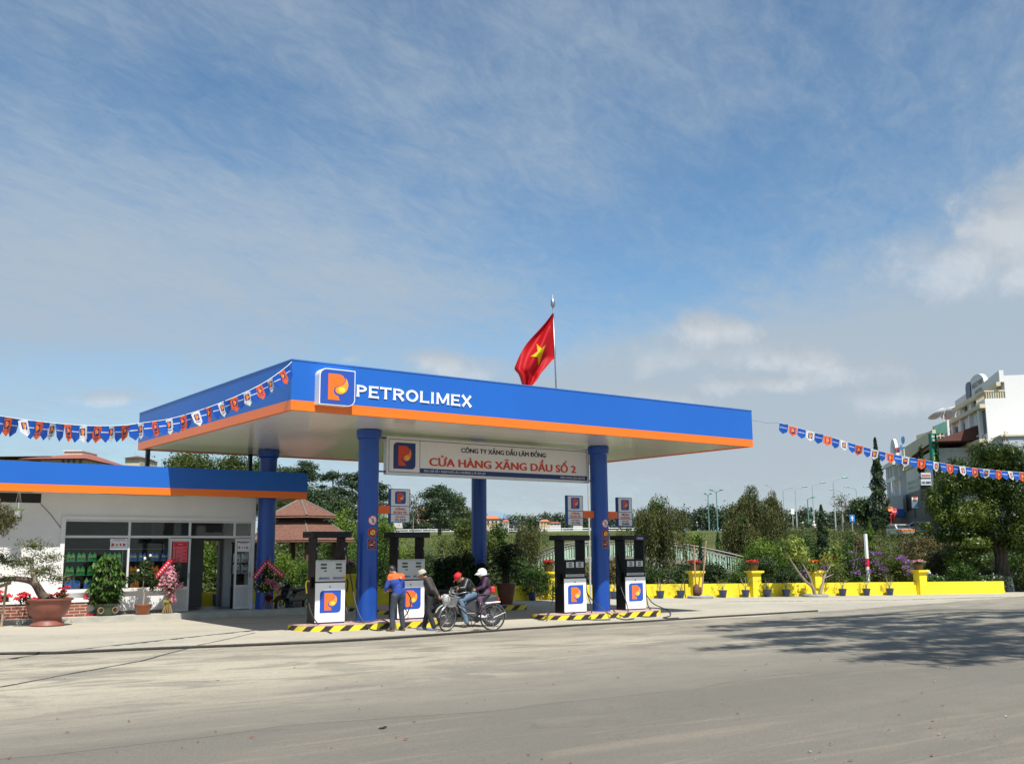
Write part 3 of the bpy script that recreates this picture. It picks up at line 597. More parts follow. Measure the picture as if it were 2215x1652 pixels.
# ------------------------------------------------------------------ pumps
PW = mat('pump_white', (.90, .90, .88), .5, var=.02, spec=.3); PG = mat('pump_grey', (.50, .50, .47), .35, var=.04); PB = mat('pump_black', (.007, .007, .008), .35, var=.2, spec=.3); LCD = mat('pump_screen', (.06, .075, .06), .2)
HOSE = mat('hose_rubber', (.03, .03, .032), .5)
def catmull(P, n=8):
    P = [Vector(p) for p in P]; Q = [P[0]]+P+[P[-1]]; out = []
    for i in range(1, len(Q)-2):
        for k in range(n):
            t = k/n; a, b, c, d = Q[i-1], Q[i], Q[i+1], Q[i+2]
            out.append(.5*((2*b)+(c-a)*t+(2*a-5*b+4*c-d)*t*t+(3*b-a-3*c+d)*t**3))
    out.append(Q[-2]); return out
def pump(xc, zb, kind, w, label, hoses):
    PY = -.22; xc -= .45*(.22)+.012*xc; t = thing('fuel_pump', label, 'fuel pump', (xc, PY, zb), group='fuel pumps'); d = .43; h = w/2
    for s in (-1, 1):
        b = MB(); b.box(min(s*h, s*(h-.05)), max(s*h, s*(h-.05)), .0, d, 0, 2.19); b.build('side_panel', PB, t, bevel=.006)
    b = MB(); b.box(-h+.05, h-.05, .012, d-.012, 0, 1.6); b.build('cabinet', PB, t)
    b = MB(); b.box(-h-.13, h+.13, -.1, d+.1, 2.19, 2.345); o = b.build('top_bar', PB, t, bevel=.015)
    b = MB(); b.box(-h+.005, h-.005, -.035, -.001, .035, 1.035); dr = b.build('door', PW, t, bevel=.012)
    b = MB(); ew = w*.70; emblem(b, -h+.14*w+.01, .27, .57, -.0355, (0, 1, 2, 3), .002, ew); b.build('emblem', EM, dr)
    b = MB(); b.cb((-.02, -.04, .93), (.03, .01, .03)); b.build('lock', DARKM, dr)
    b = MB(); b.box(-h+.02, h-.02, -.02, -.001, .0, .03); b.build('plinth', NAVY, t)
    if kind == 'grey':
        b = MB(); b.box(-h+.005, h-.005, -.05, -.001, 1.07, 1.61); hd = b.build('display_panel', PG, t, bevel=.01)
        b = MB()
        for s in (-1, 1):
            for k, (zz, ww) in enumerate(((1.50, .17), (1.41, .17), (1.33, .07))): b.cb((s*.215+(.05 if k == 2 else 0), -.054, zz), (ww, .006, .05 if k < 2 else .03))
        b.build('screen', LCD, hd)
        b = MB()
        for s, tx in ((-1, 'XĂNG RON 92'), (1, 'XĂNG RON 92')): text(b, tx, s*.2, 1.135, .038, -.0505, .3, align='C', bold=.08, ext=.003); b.box(s*.2-.15, s*.2+.15, -.053, -.0505, 1.118, 1.126, 1)
        b.box(-h+.03, h-.03, -.054, -.0505, 1.575, 1.583, 1); b.box(h-.1, h-.02, -.054, -.0505, 1.11, 1.19, 2)
        b.build('lettering', [mat('print_blue', (.03, .06, .35)), mat('print_grey', (.2, .2, .2)), mat('print_amber', (.6, .3, .02))], hd)
        b = MB(); b.box(-h+.02, h-.02, -.03, -.001, 1.038, 1.068); b.build('gasket', DARKM, t)
        for s in (-1, 1): b = MB(); b.cb((s*(h-.025), -.006, 1.9), (.022, .01, .06)); b.build('latch', STEEL, t)
    else:
        b = MB(); b.box(-h+.04, h-.04, -.02, -.001, 1.06, 1.6); hd = b.build('display_panel', PB, t, bevel=.006)
        for s in (-1, 1):
            b = MB(); b.cb((s*.19, -.024, 1.45), (.3, .008, .17)); f_ = b.build('display_window', mat('display_grey', (.55, .56, .53), .4), hd)
            b = MB(); b.cb((s*.19, -.024, 1.125), (.36, .008, .075)); b.build('name_strip', mat('display_grey', (.55, .56, .53), .4), hd)
        b = MB()
        for s in (-1, 1):
            for zz, ww in ((1.50, .12), (1.45, .13), (1.40, .12)): b.cb((s*.19, -.03, zz), (ww, .005, .026))
            text(b, 'DIEZEN' if 'far right' in label else 'XĂNG RON 95', s*.19, 1.108, .035, -.028, .28, align='C', bold=.01, ext=.003)
        b.build('screen', mat('display_print', (.02, .02, .03), .4), hd)
        if 'far right' in label:
            b = MB(); b.box(.0, .33, -.108, -.1005, 2.2, 2.31); p_ = b.build('maker_plate', mat('plate_purple', (.07, .05, .13), .4), t); b = MB(); text(b, 'TATSUNO', .165, 2.232, .05, -.1085, .26, align='C', ext=.003); b.build('lettering', WHITE, p_)
    for side, zz, c in ((-1, 1.05, 'k'), (1, 1.05, 'k')):
        b = MB(); X = side*(h+.04); b.box(X-.035, X+.035, .12, .24, zz-.15, zz+.13); b.build('nozzle_holster', PB, t, bevel=.01)
        b = MB(); b.tube(catmull([(X+side*.02, .17, zz+.02), (X+side*.10, .16, zz+.04), (X+side*.13, .16, zz-.06), (X+side*.10, .16, zz-.28)]), .022, 8); b.build('nozzle', mat('nozzle_yellow', (.7, .5, .02), .4) if (side < 0 and 'far left' in label) else DARKM, t, smooth=True)
    for hz in hoses:
        P = []
        for q in hz:
            if len(q) == 4: P.append(Vector(q[:3])-Vector((xc, PY, zb)))
            else: P.append(at(q[0], q[1], 1, q[2])-Vector((xc, PY, zb)) if q[2] is not None else (lambda a: Vector((a.x, a.y, G(a.x, a.y)+.02))-Vector((xc, PY, zb)))(atg(q[0], q[1])))
        b = MB(); b.tube(catmull(P), .017, 7); b.build('hose', HOSE, t, smooth=True)
    return t
def W2(*a): return c2(a[0], a[1])+(a[2],)
def W3(*a): return c3(a[0], a[1])+(a[2],)
pump(-1.115, ZI1, 'grey', .86, 'white and black fuel pump at the far left of the row', [
    [W2(385, 1230, .2), W2(390, 1330, -.1), W2(415, 1440, -.45), W2(455, 1512, -.75), W2(500, 1560, None), W2(545, 1592, None), W2(570, 1603, None)],
    [W2(668, 900, .2), W2(690, 1040, .1), W2(715, 1180, 0.), W2(750, 1370, -.4), W2(800, 1500, -.7), W2(860, 1565, -.98), W2(930, 1582, None), W2(975, 1570, None)],
    [W2(660, 1240, .2), W2(672, 1330, .1), W2(690, 1450, -.1), W2(730, 1505, -.5), W2(850, 1512, -.7), W2(940, 1495, -.8), W2(1000, 1520, -.95), W2(985, 1560, None)]])
pump(1.345, ZI1, 'grey', .86, 'white and black fuel pump behind the attendant in blue and orange', [
    [W2(1110, 1285, -.45), W2(1140, 1288, -.5), W2(1170, 1350, -.5), W2(1150, 1430, -.5), W2(1110, 1490, -.5)],
    [W2(990, 890, .2), W2(975, 1000, .1), W2(945, 1100, 0), W2(915, 1180, .0)],
    [W2(1262, 1240, .2), W2(1275, 1350, .1), W2(1300, 1440, -.1), W2(1345, 1500, -.4), W2(1400, 1545, None), W2(1460, 1555, None)]])
pump(7.26, ZI2, 'black', .88, 'black fuel pump with white door left of the right front column', [
    [W3(868, 1200, .25), W3(866, 1330, .1), W3(840, 1410, -.2), W3(780, 1440, -.6), W3(720, 1460, None), W3(712, 1485, None), W3(760, 1497, None), W3(815, 1485, -.9), W3(850, 1390, -.5), W3(872, 1330, .1)],
    [W3(1118, 1210, .25), W3(1125, 1290, .1), W3(1150, 1370, -.2), W3(1160, 1430, -.5), W3(1150, 1480, -.9), W3(1100, 1500, None), W3(1010, 1500, None), W3(995, 1470, -.95), W3(1030, 1450, -.6), W3(1110, 1490, -.95), W3(1200, 1502, None), W3(1300, 1500, None)],
    [W3(1118, 1280, .25), W3(1150, 1330, .0), W3(1210, 1390, -.6), W3(1290, 1450, -.9), W3(1360, 1490, None), W3(1420, 1500, None), W3(1480, 1492, None)]])
pump(9.81, ZI2, 'black', .88, 'black fuel pump with white door at the far right of the row', [
    [W3(1345, 880, .2), W3(1350, 1050, .1), W3(1375, 1230, -.1), W3(1420, 1360, -.45), W3(1435, 1440, -.8), W3(1400, 1470, -.95), W3(1340, 1440, -.7), W3(1325, 1420, -.4)],
    [W3(1565, 1210, .25), W3(1575, 1330, 0.), W3(1590, 1400, -.3), W3(1640, 1450, -.8), W3(1640, 1474, None), W3(1570, 1478, None), W3(1510, 1472, None), W3(1560, 1440, -.7), W3(1600, 1420, -.5)],
    [W3(1567, 1300, .25), W3(1620, 1370, .3), W3(1690, 1405, .4), W3(1745, 1430, .3), W3(1752, 1470, None), W3(1700, 1485, None), W3(1740, 1490, None), W3(1815, 1487, None)]])
# ------------------------------------------------------------------ foliage
def rand_dirs(r, n):
    v = r.normal(size=(n, 3)); return v/np.linalg.norm(v, axis=1)[:, None]
def leaves(name, m, P, Nn, size, aspect=.45, seed=0, parent=None, tint=None, spread=.9, droop=0., D=None, fold=False):
    """P: points, Nn: rough facing of each leaf; one diamond leaf per point"""
    r = np.random.default_rng(seed); n = len(P); P = np.asarray(P, float)
    nn = np.asarray(Nn, float)+spread*rand_dirs(r, n); nn /= np.linalg.norm(nn, axis=1)[:, None]+1e-9
    a = rand_dirs(r, n) if D is None else np.asarray(D, float)+.35*rand_dirs(r, n)
    if droop: a[:, 2] -= droop
    a -= nn*(a*nn).sum(1)[:, None]; a /= np.linalg.norm(a, axis=1)[:, None]+1e-9
    b = np.cross(nn, a); s = size*(.65+.7*r.random(n))[:, None]
    V_ = np.stack([P-a*s*.5, P+b*s*aspect*.5, P+a*s*.5, P-b*s*aspect*.5], 1).reshape(-1, 3)
    me = bpy.data.meshes.new(name); me.vertices.add(4*n); me.vertices.foreach_set('co', V_.ravel()); me.loops.add(4*n); me.loops.foreach_set('vertex_index', np.arange(4*n, dtype=np.int32))
    me.polygons.add(n); me.polygons.foreach_set('loop_start', np.arange(0, 4*n, 4, dtype=np.int32)); me.polygons.foreach_set('loop_total', np.full(n, 4, np.int32)); me.update(calc_edges=True)
    t = tint if tint is not None else r.random(n); t = np.clip(t+.25*r.normal(size=n), 0, 1)
    at_ = me.attributes.new('tint', 'FLOAT', 'FACE'); at_.data.foreach_set('value', t.astype(np.float32)); me.materials.append(m)
    o = bpy.data.objects.new(name, me); C.objects.link(o)
    if parent: o.parent = parent
    return o
def blob_points(r, blobs, n, shell=.55):
    """points in ellipsoid clumps, denser towards each clump's outside; returns points, outward directions, clump shade"""
    w = np.array([b[1][0]*b[1][1]*b[1][2] for b in blobs])**(2/3); w /= w.sum(); idx = r.choice(len(blobs), n, p=w)
    c = np.array([b[0] for b in blobs])[idx]; rr = np.array([b[1] for b in blobs])[idx]; d = rand_dirs(r, n); q = r.random(n)**shell
    q = q*(1+.16*np.sin(d[:, 0]*7+idx)+.14*np.sin(d[:, 1]*9+idx*2)+.10*np.sin(d[:, 2]*11+idx))
    sh = r.random(len(blobs))[idx]
    return c+d*rr*q[:, None], d, sh
BARK = mat('bark', (.10, .075, .055), .9, var=.3, scale=9, bump=.6); BARKP = mat('bark_pale', (.28, .24, .19), .9, var=.25, scale=9, bump=.4)
L_OLIVE = leafmat('leaf_olive', (.035, .060, .010), (.125, .155, .025)); L_DARK = leafmat('leaf_dark', (.012, .028, .010), (.05, .085, .022), .2); L_BRIGHT = leafmat('leaf_bright', (.045, .10, .012), (.19, .29, .035), .35)
L_MID = leafmat('leaf_mid', (.022, .056, .010), (.085, .160, .022)); L_FAR = leafmat('leaf_far', (.035, .06, .035), (.075, .105, .05), .2); L_PINE = leafmat('leaf_pine', (.022, .045, .022), (.065, .10, .038), .2); L_WILL = leafmat('leaf_willow', (.045, .06, .018), (.165, .165, .05), .35)
L_BROWN = leafmat('leaf_brown', (.06, .045, .02), (.15, .12, .045), .25); L_DRY = leafmat('leaf_dry', (.12, .085, .04), (.26, .20, .09), .3)
F_PURP = leafmat('petal_purple', (.15, .05, .24), (.36, .15, .48), .3); F_RED = leafmat('petal_red', (.45, .01, .02), (.72, .04, .05), .3); F_PINK = leafmat('petal_pink', (.62, .16, .28), (.85, .55, .58), .3); F_WHITE = leafmat('petal_white', (.65, .65, .62), (.85, .85, .82), .3); F_YEL = leafmat('petal_yellow', (.5, .42, .08), (.75, .7, .35), .3)
def trunk(parent, pts, r0, r1, m=None, name='trunk', n=8):
    b = MB(); Q = catmull(pts, 5); k = len(Q); b.tube(Q, [r0+(r1-r0)*i/(k-1) for i in range(k)], n); return b.build(name, m or BARK, parent, smooth=True)
def base_of(u, depth, v=None):
    p = atd(u, 1190, depth); return Vector((p.x, p.y, T(p.x, p.y)))
def ztop(u, v, depth): return atd(u, v, depth).z
def pxw(px, depth): return px*depth/FOC
_copies = {}
def tree(name, label, cat, u, vtop, depth, wpx, kind, seed=0, group=None, vbase=None, mats=None, dens=1., lean=0., key=None):
    b = base_of(u, depth); 
    if vbase is not None: b.z = atd(u, vbase, depth).z
    H = ztop(u, vtop, depth)-b.z; W = pxw(wpx, depth); r = np.random.default_rng(seed); rr = random.Random(seed)
    t = thing(name, label, cat, b, 0, group); px = depth/1033.
    if kind == 'far':
        blobs = [((rr.uniform(-.32, .32)*W, rr.uniform(-.2, .2)*W, H*rr.uniform(.12, .8)), (W*rr.uniform(.2, .34), W*.3, H*rr.uniform(.12, .24))) for _ in range(10)]+[((0, 0, H*.45), (W*.42, W*.4, H*.45))]; ls = px*2.6; n = int(min(5200, 5*W*H/(ls*ls*.45))); P, N_, s2 = blob_points(r, blobs, n); leaves('crown', (mats or L_FAR), P, N_, ls, .55, seed, t, s2); trunk(t, [(0, 0, -.5), (0, 0, H*.6)], W*.03, W*.02, n=5)
    elif kind == 'round':
        blobs = []
        for i in range(11):
            a = rr.uniform(0, 2*PI); q = rr.uniform(0, .32)*W; z = H*rr.uniform(.42, .86); s = rr.uniform(.16, .27)*W; blobs.append(((q*math.cos(a), q*math.sin(a), z), (s, s, s*.75)))
        blobs.append(((0, 0, H*.62), (W*.30, W*.30, H*.26))); blobs.append(((0, 0, H*.86), (W*.2, W*.2, H*.13)))
        ls = max(.09, px*2.4); n = int(min(26000, dens*5.5*W*H/(ls*ls*.45)))
        P, N_, sh = blob_points(r, blobs, n); leaves('crown', (mats or L_MID), P, N_, ls, .5, seed, t, sh)
        trunk(t, [(0, 0, -.2), (W*.03, 0, H*.3), (-W*.02, W*.02, H*.6)], W*.035+.04, W*.015+.02)
        for i in range(4): a = i*1.7; trunk(t, [(0, 0, H*.3), (W*.15*math.cos(a), W*.15*math.sin(a), H*.5), (W*.3*math.cos(a), W*.3*math.sin(a), H*.68)], W*.02+.02, .01, name='limb', n=5)
    elif kind == 'pine':
        blobs = []
        for i in range(44):
            f = rr.random(); z = H*(.22+.74*f); R = W*.5*(1-.55*f**2); a = rr.uniform(0, 2*PI); q = R*rr.uniform(.25, .92); s = W*rr.uniform(.10, .19); blobs.append(((q*math.cos(a), q*math.sin(a), z), (s*1.25, s*1.25, s*.55)))
        blobs.append(((0, 0, H*.93), (W*.16, W*.16, H*.06)))
        ls = max(.16, px*2.3); n = int(min(30000, dens*6*W*H/(ls*ls*.45)))
        P, N_, sh = blob_points(r, blobs, n); leaves('crown', (mats or L_PINE), P, N_, ls, .45, seed, t, sh)
        trunk(t, [(0, 0, -.3), (W*.02, 0, H*.4), (-W*.02, 0, H*.92)], W*.03+.08, W*.01)
        for i in range(8):
            bl = blobs[i*5]; c = bl[0]; trunk(t, [(0, 0, c[2]-H*.07), (c[0]*.5, c[1]*.5, c[2]-H*.03), (c[0], c[1], c[2])], W*.014, W*.004, name='limb', n=5)
    elif kind == 'conifer':
        ls = max(.10, px*2.3); n = int(min(20000, dens*5*W*H/(ls*ls*.45))); f = r.random(n)**1.25; z = H*(.06+.94*f); a = r.random(n)*2*PI
        lay = .78+.22*np.sin(z/H*42+a*2); R = W*.5*(1-f)**.85*lay*(.25+.75*r.random(n)**.4)+.02
        P = np.stack([R*np.cos(a)+lean*z, R*np.sin(a), z-R*.25], 1); N_ = np.stack([np.cos(a), np.sin(a), .6+0*a], 1); leaves('crown', (mats or L_DARK), P, N_, ls, .4, seed, t, (np.sin(z*6)+1)/2*.6)
        trunk(t, [(0, 0, -.2), (lean*H*.5, 0, H*.5), (lean*H*.95, 0, H*.95)], W*.03+.04, .01)
    elif kind == 'willow':
        P = []; D = []; sh = []; n_s = int(150*dens); ls = max(.16, px*2.8)
        tops = [(a_*W, b_*W, H*(.93-.9*(a_*a_+b_*b_))*rr.uniform(.88, 1.02), rr.uniform(.14, .24)*W) for a_, b_ in [(rr.uniform(-.36, .36), rr.uniform(-.36, .36)) for _ in range(12)]]+[(rr.uniform(-.1, .1)*W, 0, H*.97, W*.13)]
        for i in range(n_s):
            tx, ty, tz, tr = rr.choice(tops); a = rr.uniform(0, 2*PI); q = tr*rr.random()**.5; z0 = tz-.5*q*q/tr; L_ = H*rr.uniform(.2, .72)*(.6+q/tr*.5); g = rr.random()
            if z0-L_ < H*.08: L_ = z0-H*.08
            k = max(4, int(L_/(ls*.32))); sw = rr.uniform(-.12, .12)
            for j in range(k):
                s_ = j/k; P.append((tx+(q+.12*W*s_**.5)*math.cos(a)+sw*s_*s_, ty+(q+.12*W*s_**.5)*math.sin(a), z0-L_*s_)); D.append((.25*math.cos(a), .25*math.sin(a), -1)); sh.append(g)
            
        r2 = np.random.default_rng(seed+5); Pn = np.array(P)+r2.normal(size=(len(P), 3))*.05
        leaves('crown', (mats or L_WILL), Pn, r2.normal(size=Pn.shape), ls, .24, seed, t, np.array(sh)*.9, D=np.array(D))
        core = [((0, 0, H*.55), (W*.20, W*.20, H*.3)), ((W*.05, 0, H*.8), (W*.16, W*.16, H*.12))]; n = int(1400*dens); P2, N2, s2 = blob_points(r, core, n); leaves('inner_leaves', L_MID, P2, N2, ls, .35, seed+1, t, s2*.5, droop=.8)
        trunk(t, [(0, 0, -.2), (W*.04, 0, H*.35), (-W*.03, 0, H*.75)], .05+W*.035, .03, BARKP)
        for i in range(6): a = i*1.05; trunk(t, [(0, 0, H*.35), (W*.12*math.cos(a), W*.12*math.sin(a), H*.62), (W*.25*math.cos(a), W*.25*math.sin(a), H*.8)], .05, .012, BARKP, 'limb', 5)
    elif kind == 'shrub':
        blobs = []
        for i in range(9):
            a = rr.uniform(0, 2*PI); q = rr.uniform(0, .33)*W; s = rr.uniform(.15, .26)*W; blobs.append(((q*math.cos(a), q*math.sin(a), H*rr.uniform(.25, .78)), (s, s, H*rr.uniform(.18, .28))))
        blobs.append(((0, 0, H*.35), (W*.36, W*.36, H*.33)))
        ls = max(.07, px*2.2); n = int(min(20000, dens*5.*W*H/(ls*ls*.45)))
        P, N_, sh = blob_points(r, blobs, n); P[:, 2] = np.maximum(P[:, 2], .03); leaves('foliage', (mats or L_MID), P, N_, ls, .42, seed, t, sh)
        b_ = MB()
        for i in range(6): a = i*1.05; b_.tube([(0, 0, 0), (W*.08*math.cos(a), W*.08*math.sin(a), H*.3), (W*.22*math.cos(a), W*.22*math.sin(a), H*.72)], [.03, .02, .006], 5)
        b_.build('stems', BARKP, t)
    elif kind == 'bare':
        b_ = MB(); segs = [((0, 0, -.2), (0, 0, H*.45), W*.04+.05)]; b_.tube([(0, 0, -.2), (W*.03, 0, H*.45)], [W*.03+.06, W*.022], 6)
        def br(p, d, L_, rad, lev):
            q = p+d*L_; m_ = p.lerp(q, .5)+Vector((rr.uniform(-1, 1), rr.uniform(-1, 1), rr.uniform(-.3, .6)))*L_*.08; b_.tube([p, m_, q], [rad, rad*.75, rad*.5], 4)
            if lev:
                for _ in range(3 if lev > 1 else 4):
                    d2 = (d+Vector((rr.uniform(-1, 1), rr.uniform(-1, 1), rr.uniform(-.2, .8)))*.75).normalized(); br(q if rr.random() < .6 else m_, d2, L_*rr.uniform(.5, .8), rad*.5, lev-1)
        for i in range(5): a = i*1.3; br(Vector((W*.03, 0, H*.45)), Vector((math.cos(a)*.7, math.sin(a)*.7, .8)).normalized(), W*.28, W*.016, 3)
        b_.build('branches', mat('bark_grey', (.20, .17, .14), .9), t)
        P, N_, sh = blob_points(r, [((0, 0, H*.75), (W*.5, W*.5, H*.22))], int(300*dens)); leaves('crown', L_BROWN, P, N_, max(.12, px*1.8), .5, seed, t, sh)
    return t
# ------------------------------------------------------------------ shop
YW, YF, WL = 6.9, 6.0, -14.
ZS = .22
def shop():
    t = thing('shop_building', 'low grey-white station shop with blue and orange roof fascia and wide shop window', 'shop')
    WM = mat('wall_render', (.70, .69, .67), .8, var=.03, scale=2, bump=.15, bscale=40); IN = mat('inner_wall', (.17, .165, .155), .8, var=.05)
    fx0, fx1, tz, bz = -6.17, -.36, 3.02, .93
    b = MB(); b.box(WL, -6.09, YW, YW+.2, ZS, 3.72); b.box(-6.09, -.44, YW, YW+.2, 2.98, 3.72); b.box(-6.09, -2.44, YW, YW+.2, ZS, .88); b.build('wall', WM, t)
    b = MB(); b.box(-.44, -.3, YW, YW+.2, ZS, 3.72); b.build('wall', WM, t)
    b = MB(); b.box(-.45, -.31, YW+.2, 9.2, ZS, 3.7); b.build('side_wall', WM, t)
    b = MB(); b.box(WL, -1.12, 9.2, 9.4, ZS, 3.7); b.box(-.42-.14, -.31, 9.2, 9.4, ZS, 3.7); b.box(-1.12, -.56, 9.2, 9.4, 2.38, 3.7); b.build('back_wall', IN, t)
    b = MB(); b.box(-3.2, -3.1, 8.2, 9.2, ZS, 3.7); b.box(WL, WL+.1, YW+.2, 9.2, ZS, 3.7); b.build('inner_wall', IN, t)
    b = MB(); b.box(WL, -.45, YW+.2, 9.2, ZS, ZS+.02); b.build('floor_tiles', mat('floor_tile', (.18, .18, .17), .3), t)
    b = MB(); b.box(-2.42, -.95, YW-.001, YW+.199, ZS-.01, ZS+.012); b.build('threshold', mat('tile_grey', (.35, .35, .33), .35), t)
    b = MB(); b.box(-6.08, -2.45, YW-.014, YW-.001, ZS, ZS+.10); b.build('skirting', mat('skirting_brown', (.22, .17, .13), .6), t)
    # roof
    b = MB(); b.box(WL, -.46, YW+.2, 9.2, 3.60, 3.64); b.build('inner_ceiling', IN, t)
    b = MB(); b.box(WL, 1.05-.08, YF+.08, 10.2, 3.73, 3.80); b.build('soffit', mat('soffit_white', (.72, .71, .68), .7), t)
    b = MB(); b.box(WL, .97, YF+.08, 10.2, 4.15, 4.2); rf = b.build('roof', mat('roof_deck', (.3, .3, .3), .7), t)
    b = MB(); b.box(WL, 1.05, YF, YF+.08, 3.90, 4.52); b.box(.97, 1.05, YF+.08, 10.2, 3.9, 4.52); b.build('fascia_panel', MATS['fascia_blue'], t)
    b = MB(); b.box(WL, 1.052, YF-.002, YF+.082, 3.69, 3.90); b.box(.97, 1.052, YF+.082, 10.2, 3.69, 3.9); b.build('fascia_stripe', MATS['fascia_orange'], t)
    for x in (-6.2, -1.9): b = MB(); b.box(x-.9, x+.9, 6.45, 6.5, 3.70, 3.729); b.build('tube_light', WHITE, t)
    b = MB(); b.box(-10.5, -6.78, YW-.004, YW-.001, 3.42, 3.69); b.build('dark_strip', mat('strip_dark', (.02, .018, .015), .8), t)  # flat dark strip on the wall just under the soffit
    b = MB(); b.tube([(-6.79, YW-.02, 3.4), (-6.5, YW-.02, 3.1), (-6.2, YW-.02, 2.72)], .008, 5); b.build('cable', DARKM, t)
    # window frame and mullions
    FR = mat('frame_alu', (.60, .61, .60), .45, var=.03)
    b = MB(); b.box(fx0-.03, fx1+.02, YW-.06, YW-.001, tz-.05, tz+.04); b.box(fx0-.03, fx0+.09, YW-.06, YW-.001, bz-.05, tz-.05); b.box(fx1-.08, fx1+.02, YW-.06, YW-.001, ZS, tz-.05); b.box(fx0+.09, -2.47, YW-.09, YW-.001, bz-.05, bz+.03)
    b.build('window_surround', WM, t)
    def bar(nm, x0, x1, z0, z1, y0=YW+.02, y1=YW+.08): b = MB(); b.box(x0, x1, y0, y1, z0, z1); return b.build(nm, FR, t)
    bar('transom', fx0+.09, fx1-.08, 2.44, 2.51)
    bar('head_bar', fx0+.09, fx1-.08, 2.91, 2.97)
    for x in (-4.25, -2.42, -.98): bar('mullion', x-.035, x+.035, 2.51, 2.91)
    for x in (-4.25,): bar('mullion', x-.03, x+.03, .96, 2.44)
    bar('mullion', -3.06, -3.0, .96, 2.44); bar('sill', fx0+.09, -2.47, .935, .975)
    G_ = glassmat('window_glass', (.90, .92, .91), .0); 
    for x0, x1 in ((-6.08, -4.285), (-4.215, -2.455), (-2.385, -1.015), (-.945, -.44)): b = MB(); b.box(x0, x1, YW+.045, YW+.05, 2.512, 2.908); b.build('window_pane', G_, t)
    for x0, x1 in ((-6.08, -4.28), (-4.22, -3.06)): b = MB(); b.box(x0, x1, YW+.045, YW+.05, .977, 2.438); b.build('window_pane', G_, t)
    # left door leaf, slid open over the window, and right leaf
    def door(x0, x1, y, lab):
        b = MB(); w = .06; b.box(x0, x0+w, y, y+.045, ZS+.02, 2.42); b.box(x1-w, x1, y, y+.045, ZS+.02, 2.42); b.box(x0+w, x1-w, y, y+.045, 2.34, 2.42); b.box(x0+w, x1-w, y, y+.045, .90, .98); b.box(x0+w, x1-w, y, y+.045, ZS+.02, ZS+.08)
        d = b.build('door', FR, t); b = MB(); b.box(x0+w, x1-w, y+.01, y+.035, ZS+.08, .90)
        for k in range(1, int((x1-x0-.12)/.08)): b.box(x0+w+.08*k-.004, x0+w+.08*k+.004, y+.002, y+.0099, ZS+.09, .89)
        b.build('door_panel', mat('panel_alu', (.5, .51, .5), .4, var=.04), d)
        b = MB(); b.box(x0+w, x1-w, y+.02, y+.026, .98, 2.34); b.build('door_glass', G_, d)
        b = MB(); b.cb((x1-w/2, y-.015, 1.3), (.02, .03, .16)); b.build('handle', STEEL, d)
    door(-3.05, -2.40, YW-.055, 0); door(-.97, -.445, YW-.055, 1)
    # display racking seen through the glass
    return t
shop()
def step():
    b = MB(); n = 60; 
    xs = [WL-1+(1.4-WL+1)*i/n for i in range(n+1)]; vs = []
    for x in xs: vs += [(x, 6.1, G(x, 6)-.1), (x, 6.1, ZS-.0), (x, 6.898, ZS), (x, 6.898, G(x, 6)-.1)]
    fs = []
    for i in range(n): a = 4*i; fs += [(a, a+4, a+5, a+1), (a+1, a+5, a+6, a+2)]
    fs += [(0, 1, 2, 3), (4*n+3, 4*n+2, 4*n+1, 4*n)]; b.add(vs, fs); b.box(-.3, 1.4, 6.9, 10.0, -.05, ZS-.001)
    struct(b.build('pavement', mat('step_concrete', (.40, .39, .34), .9, var=.15, scale=3, bump=.4)))
step()
# shelves with oil jugs
GLS = glassmat('shelf_glass', (.8, .9, .88), 1.)
def rack(x0, x1, zs, label):
    t = thing('display_rack', label, 'shelf', ((x0+x1)/2, YW+.21, ZS)); h = (x1-x0)/2
    for z in zs: b = MB(); b.box(-h, h, -.13, .13, z-ZS-.012, z-ZS); b.build('shelf', mat('shelf_edge', (.25, .32, .32), .2), t)
    for s in (-1, 1): b = MB(); b.box(s*h-.01, s*h+.01, .14, .16, 0, 2.05); b.build('upright', ALU, t)
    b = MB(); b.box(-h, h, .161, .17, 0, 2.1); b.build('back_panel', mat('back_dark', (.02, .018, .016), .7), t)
    return t
ZSH = (.96, 1.37, 1.77)
rack(-6.06, -4.32, ZSH+(2.12,), 'glass-shelved display rack behind the left shop window pane')
rack(-4.2, -3.1, ZSH+(2.12,), 'glass-shelved display rack behind the right shop window pane')
rack(-.93, -.47, (.96, 1.33, 1.68), 'narrow display rack with white cans behind the right door leaf')
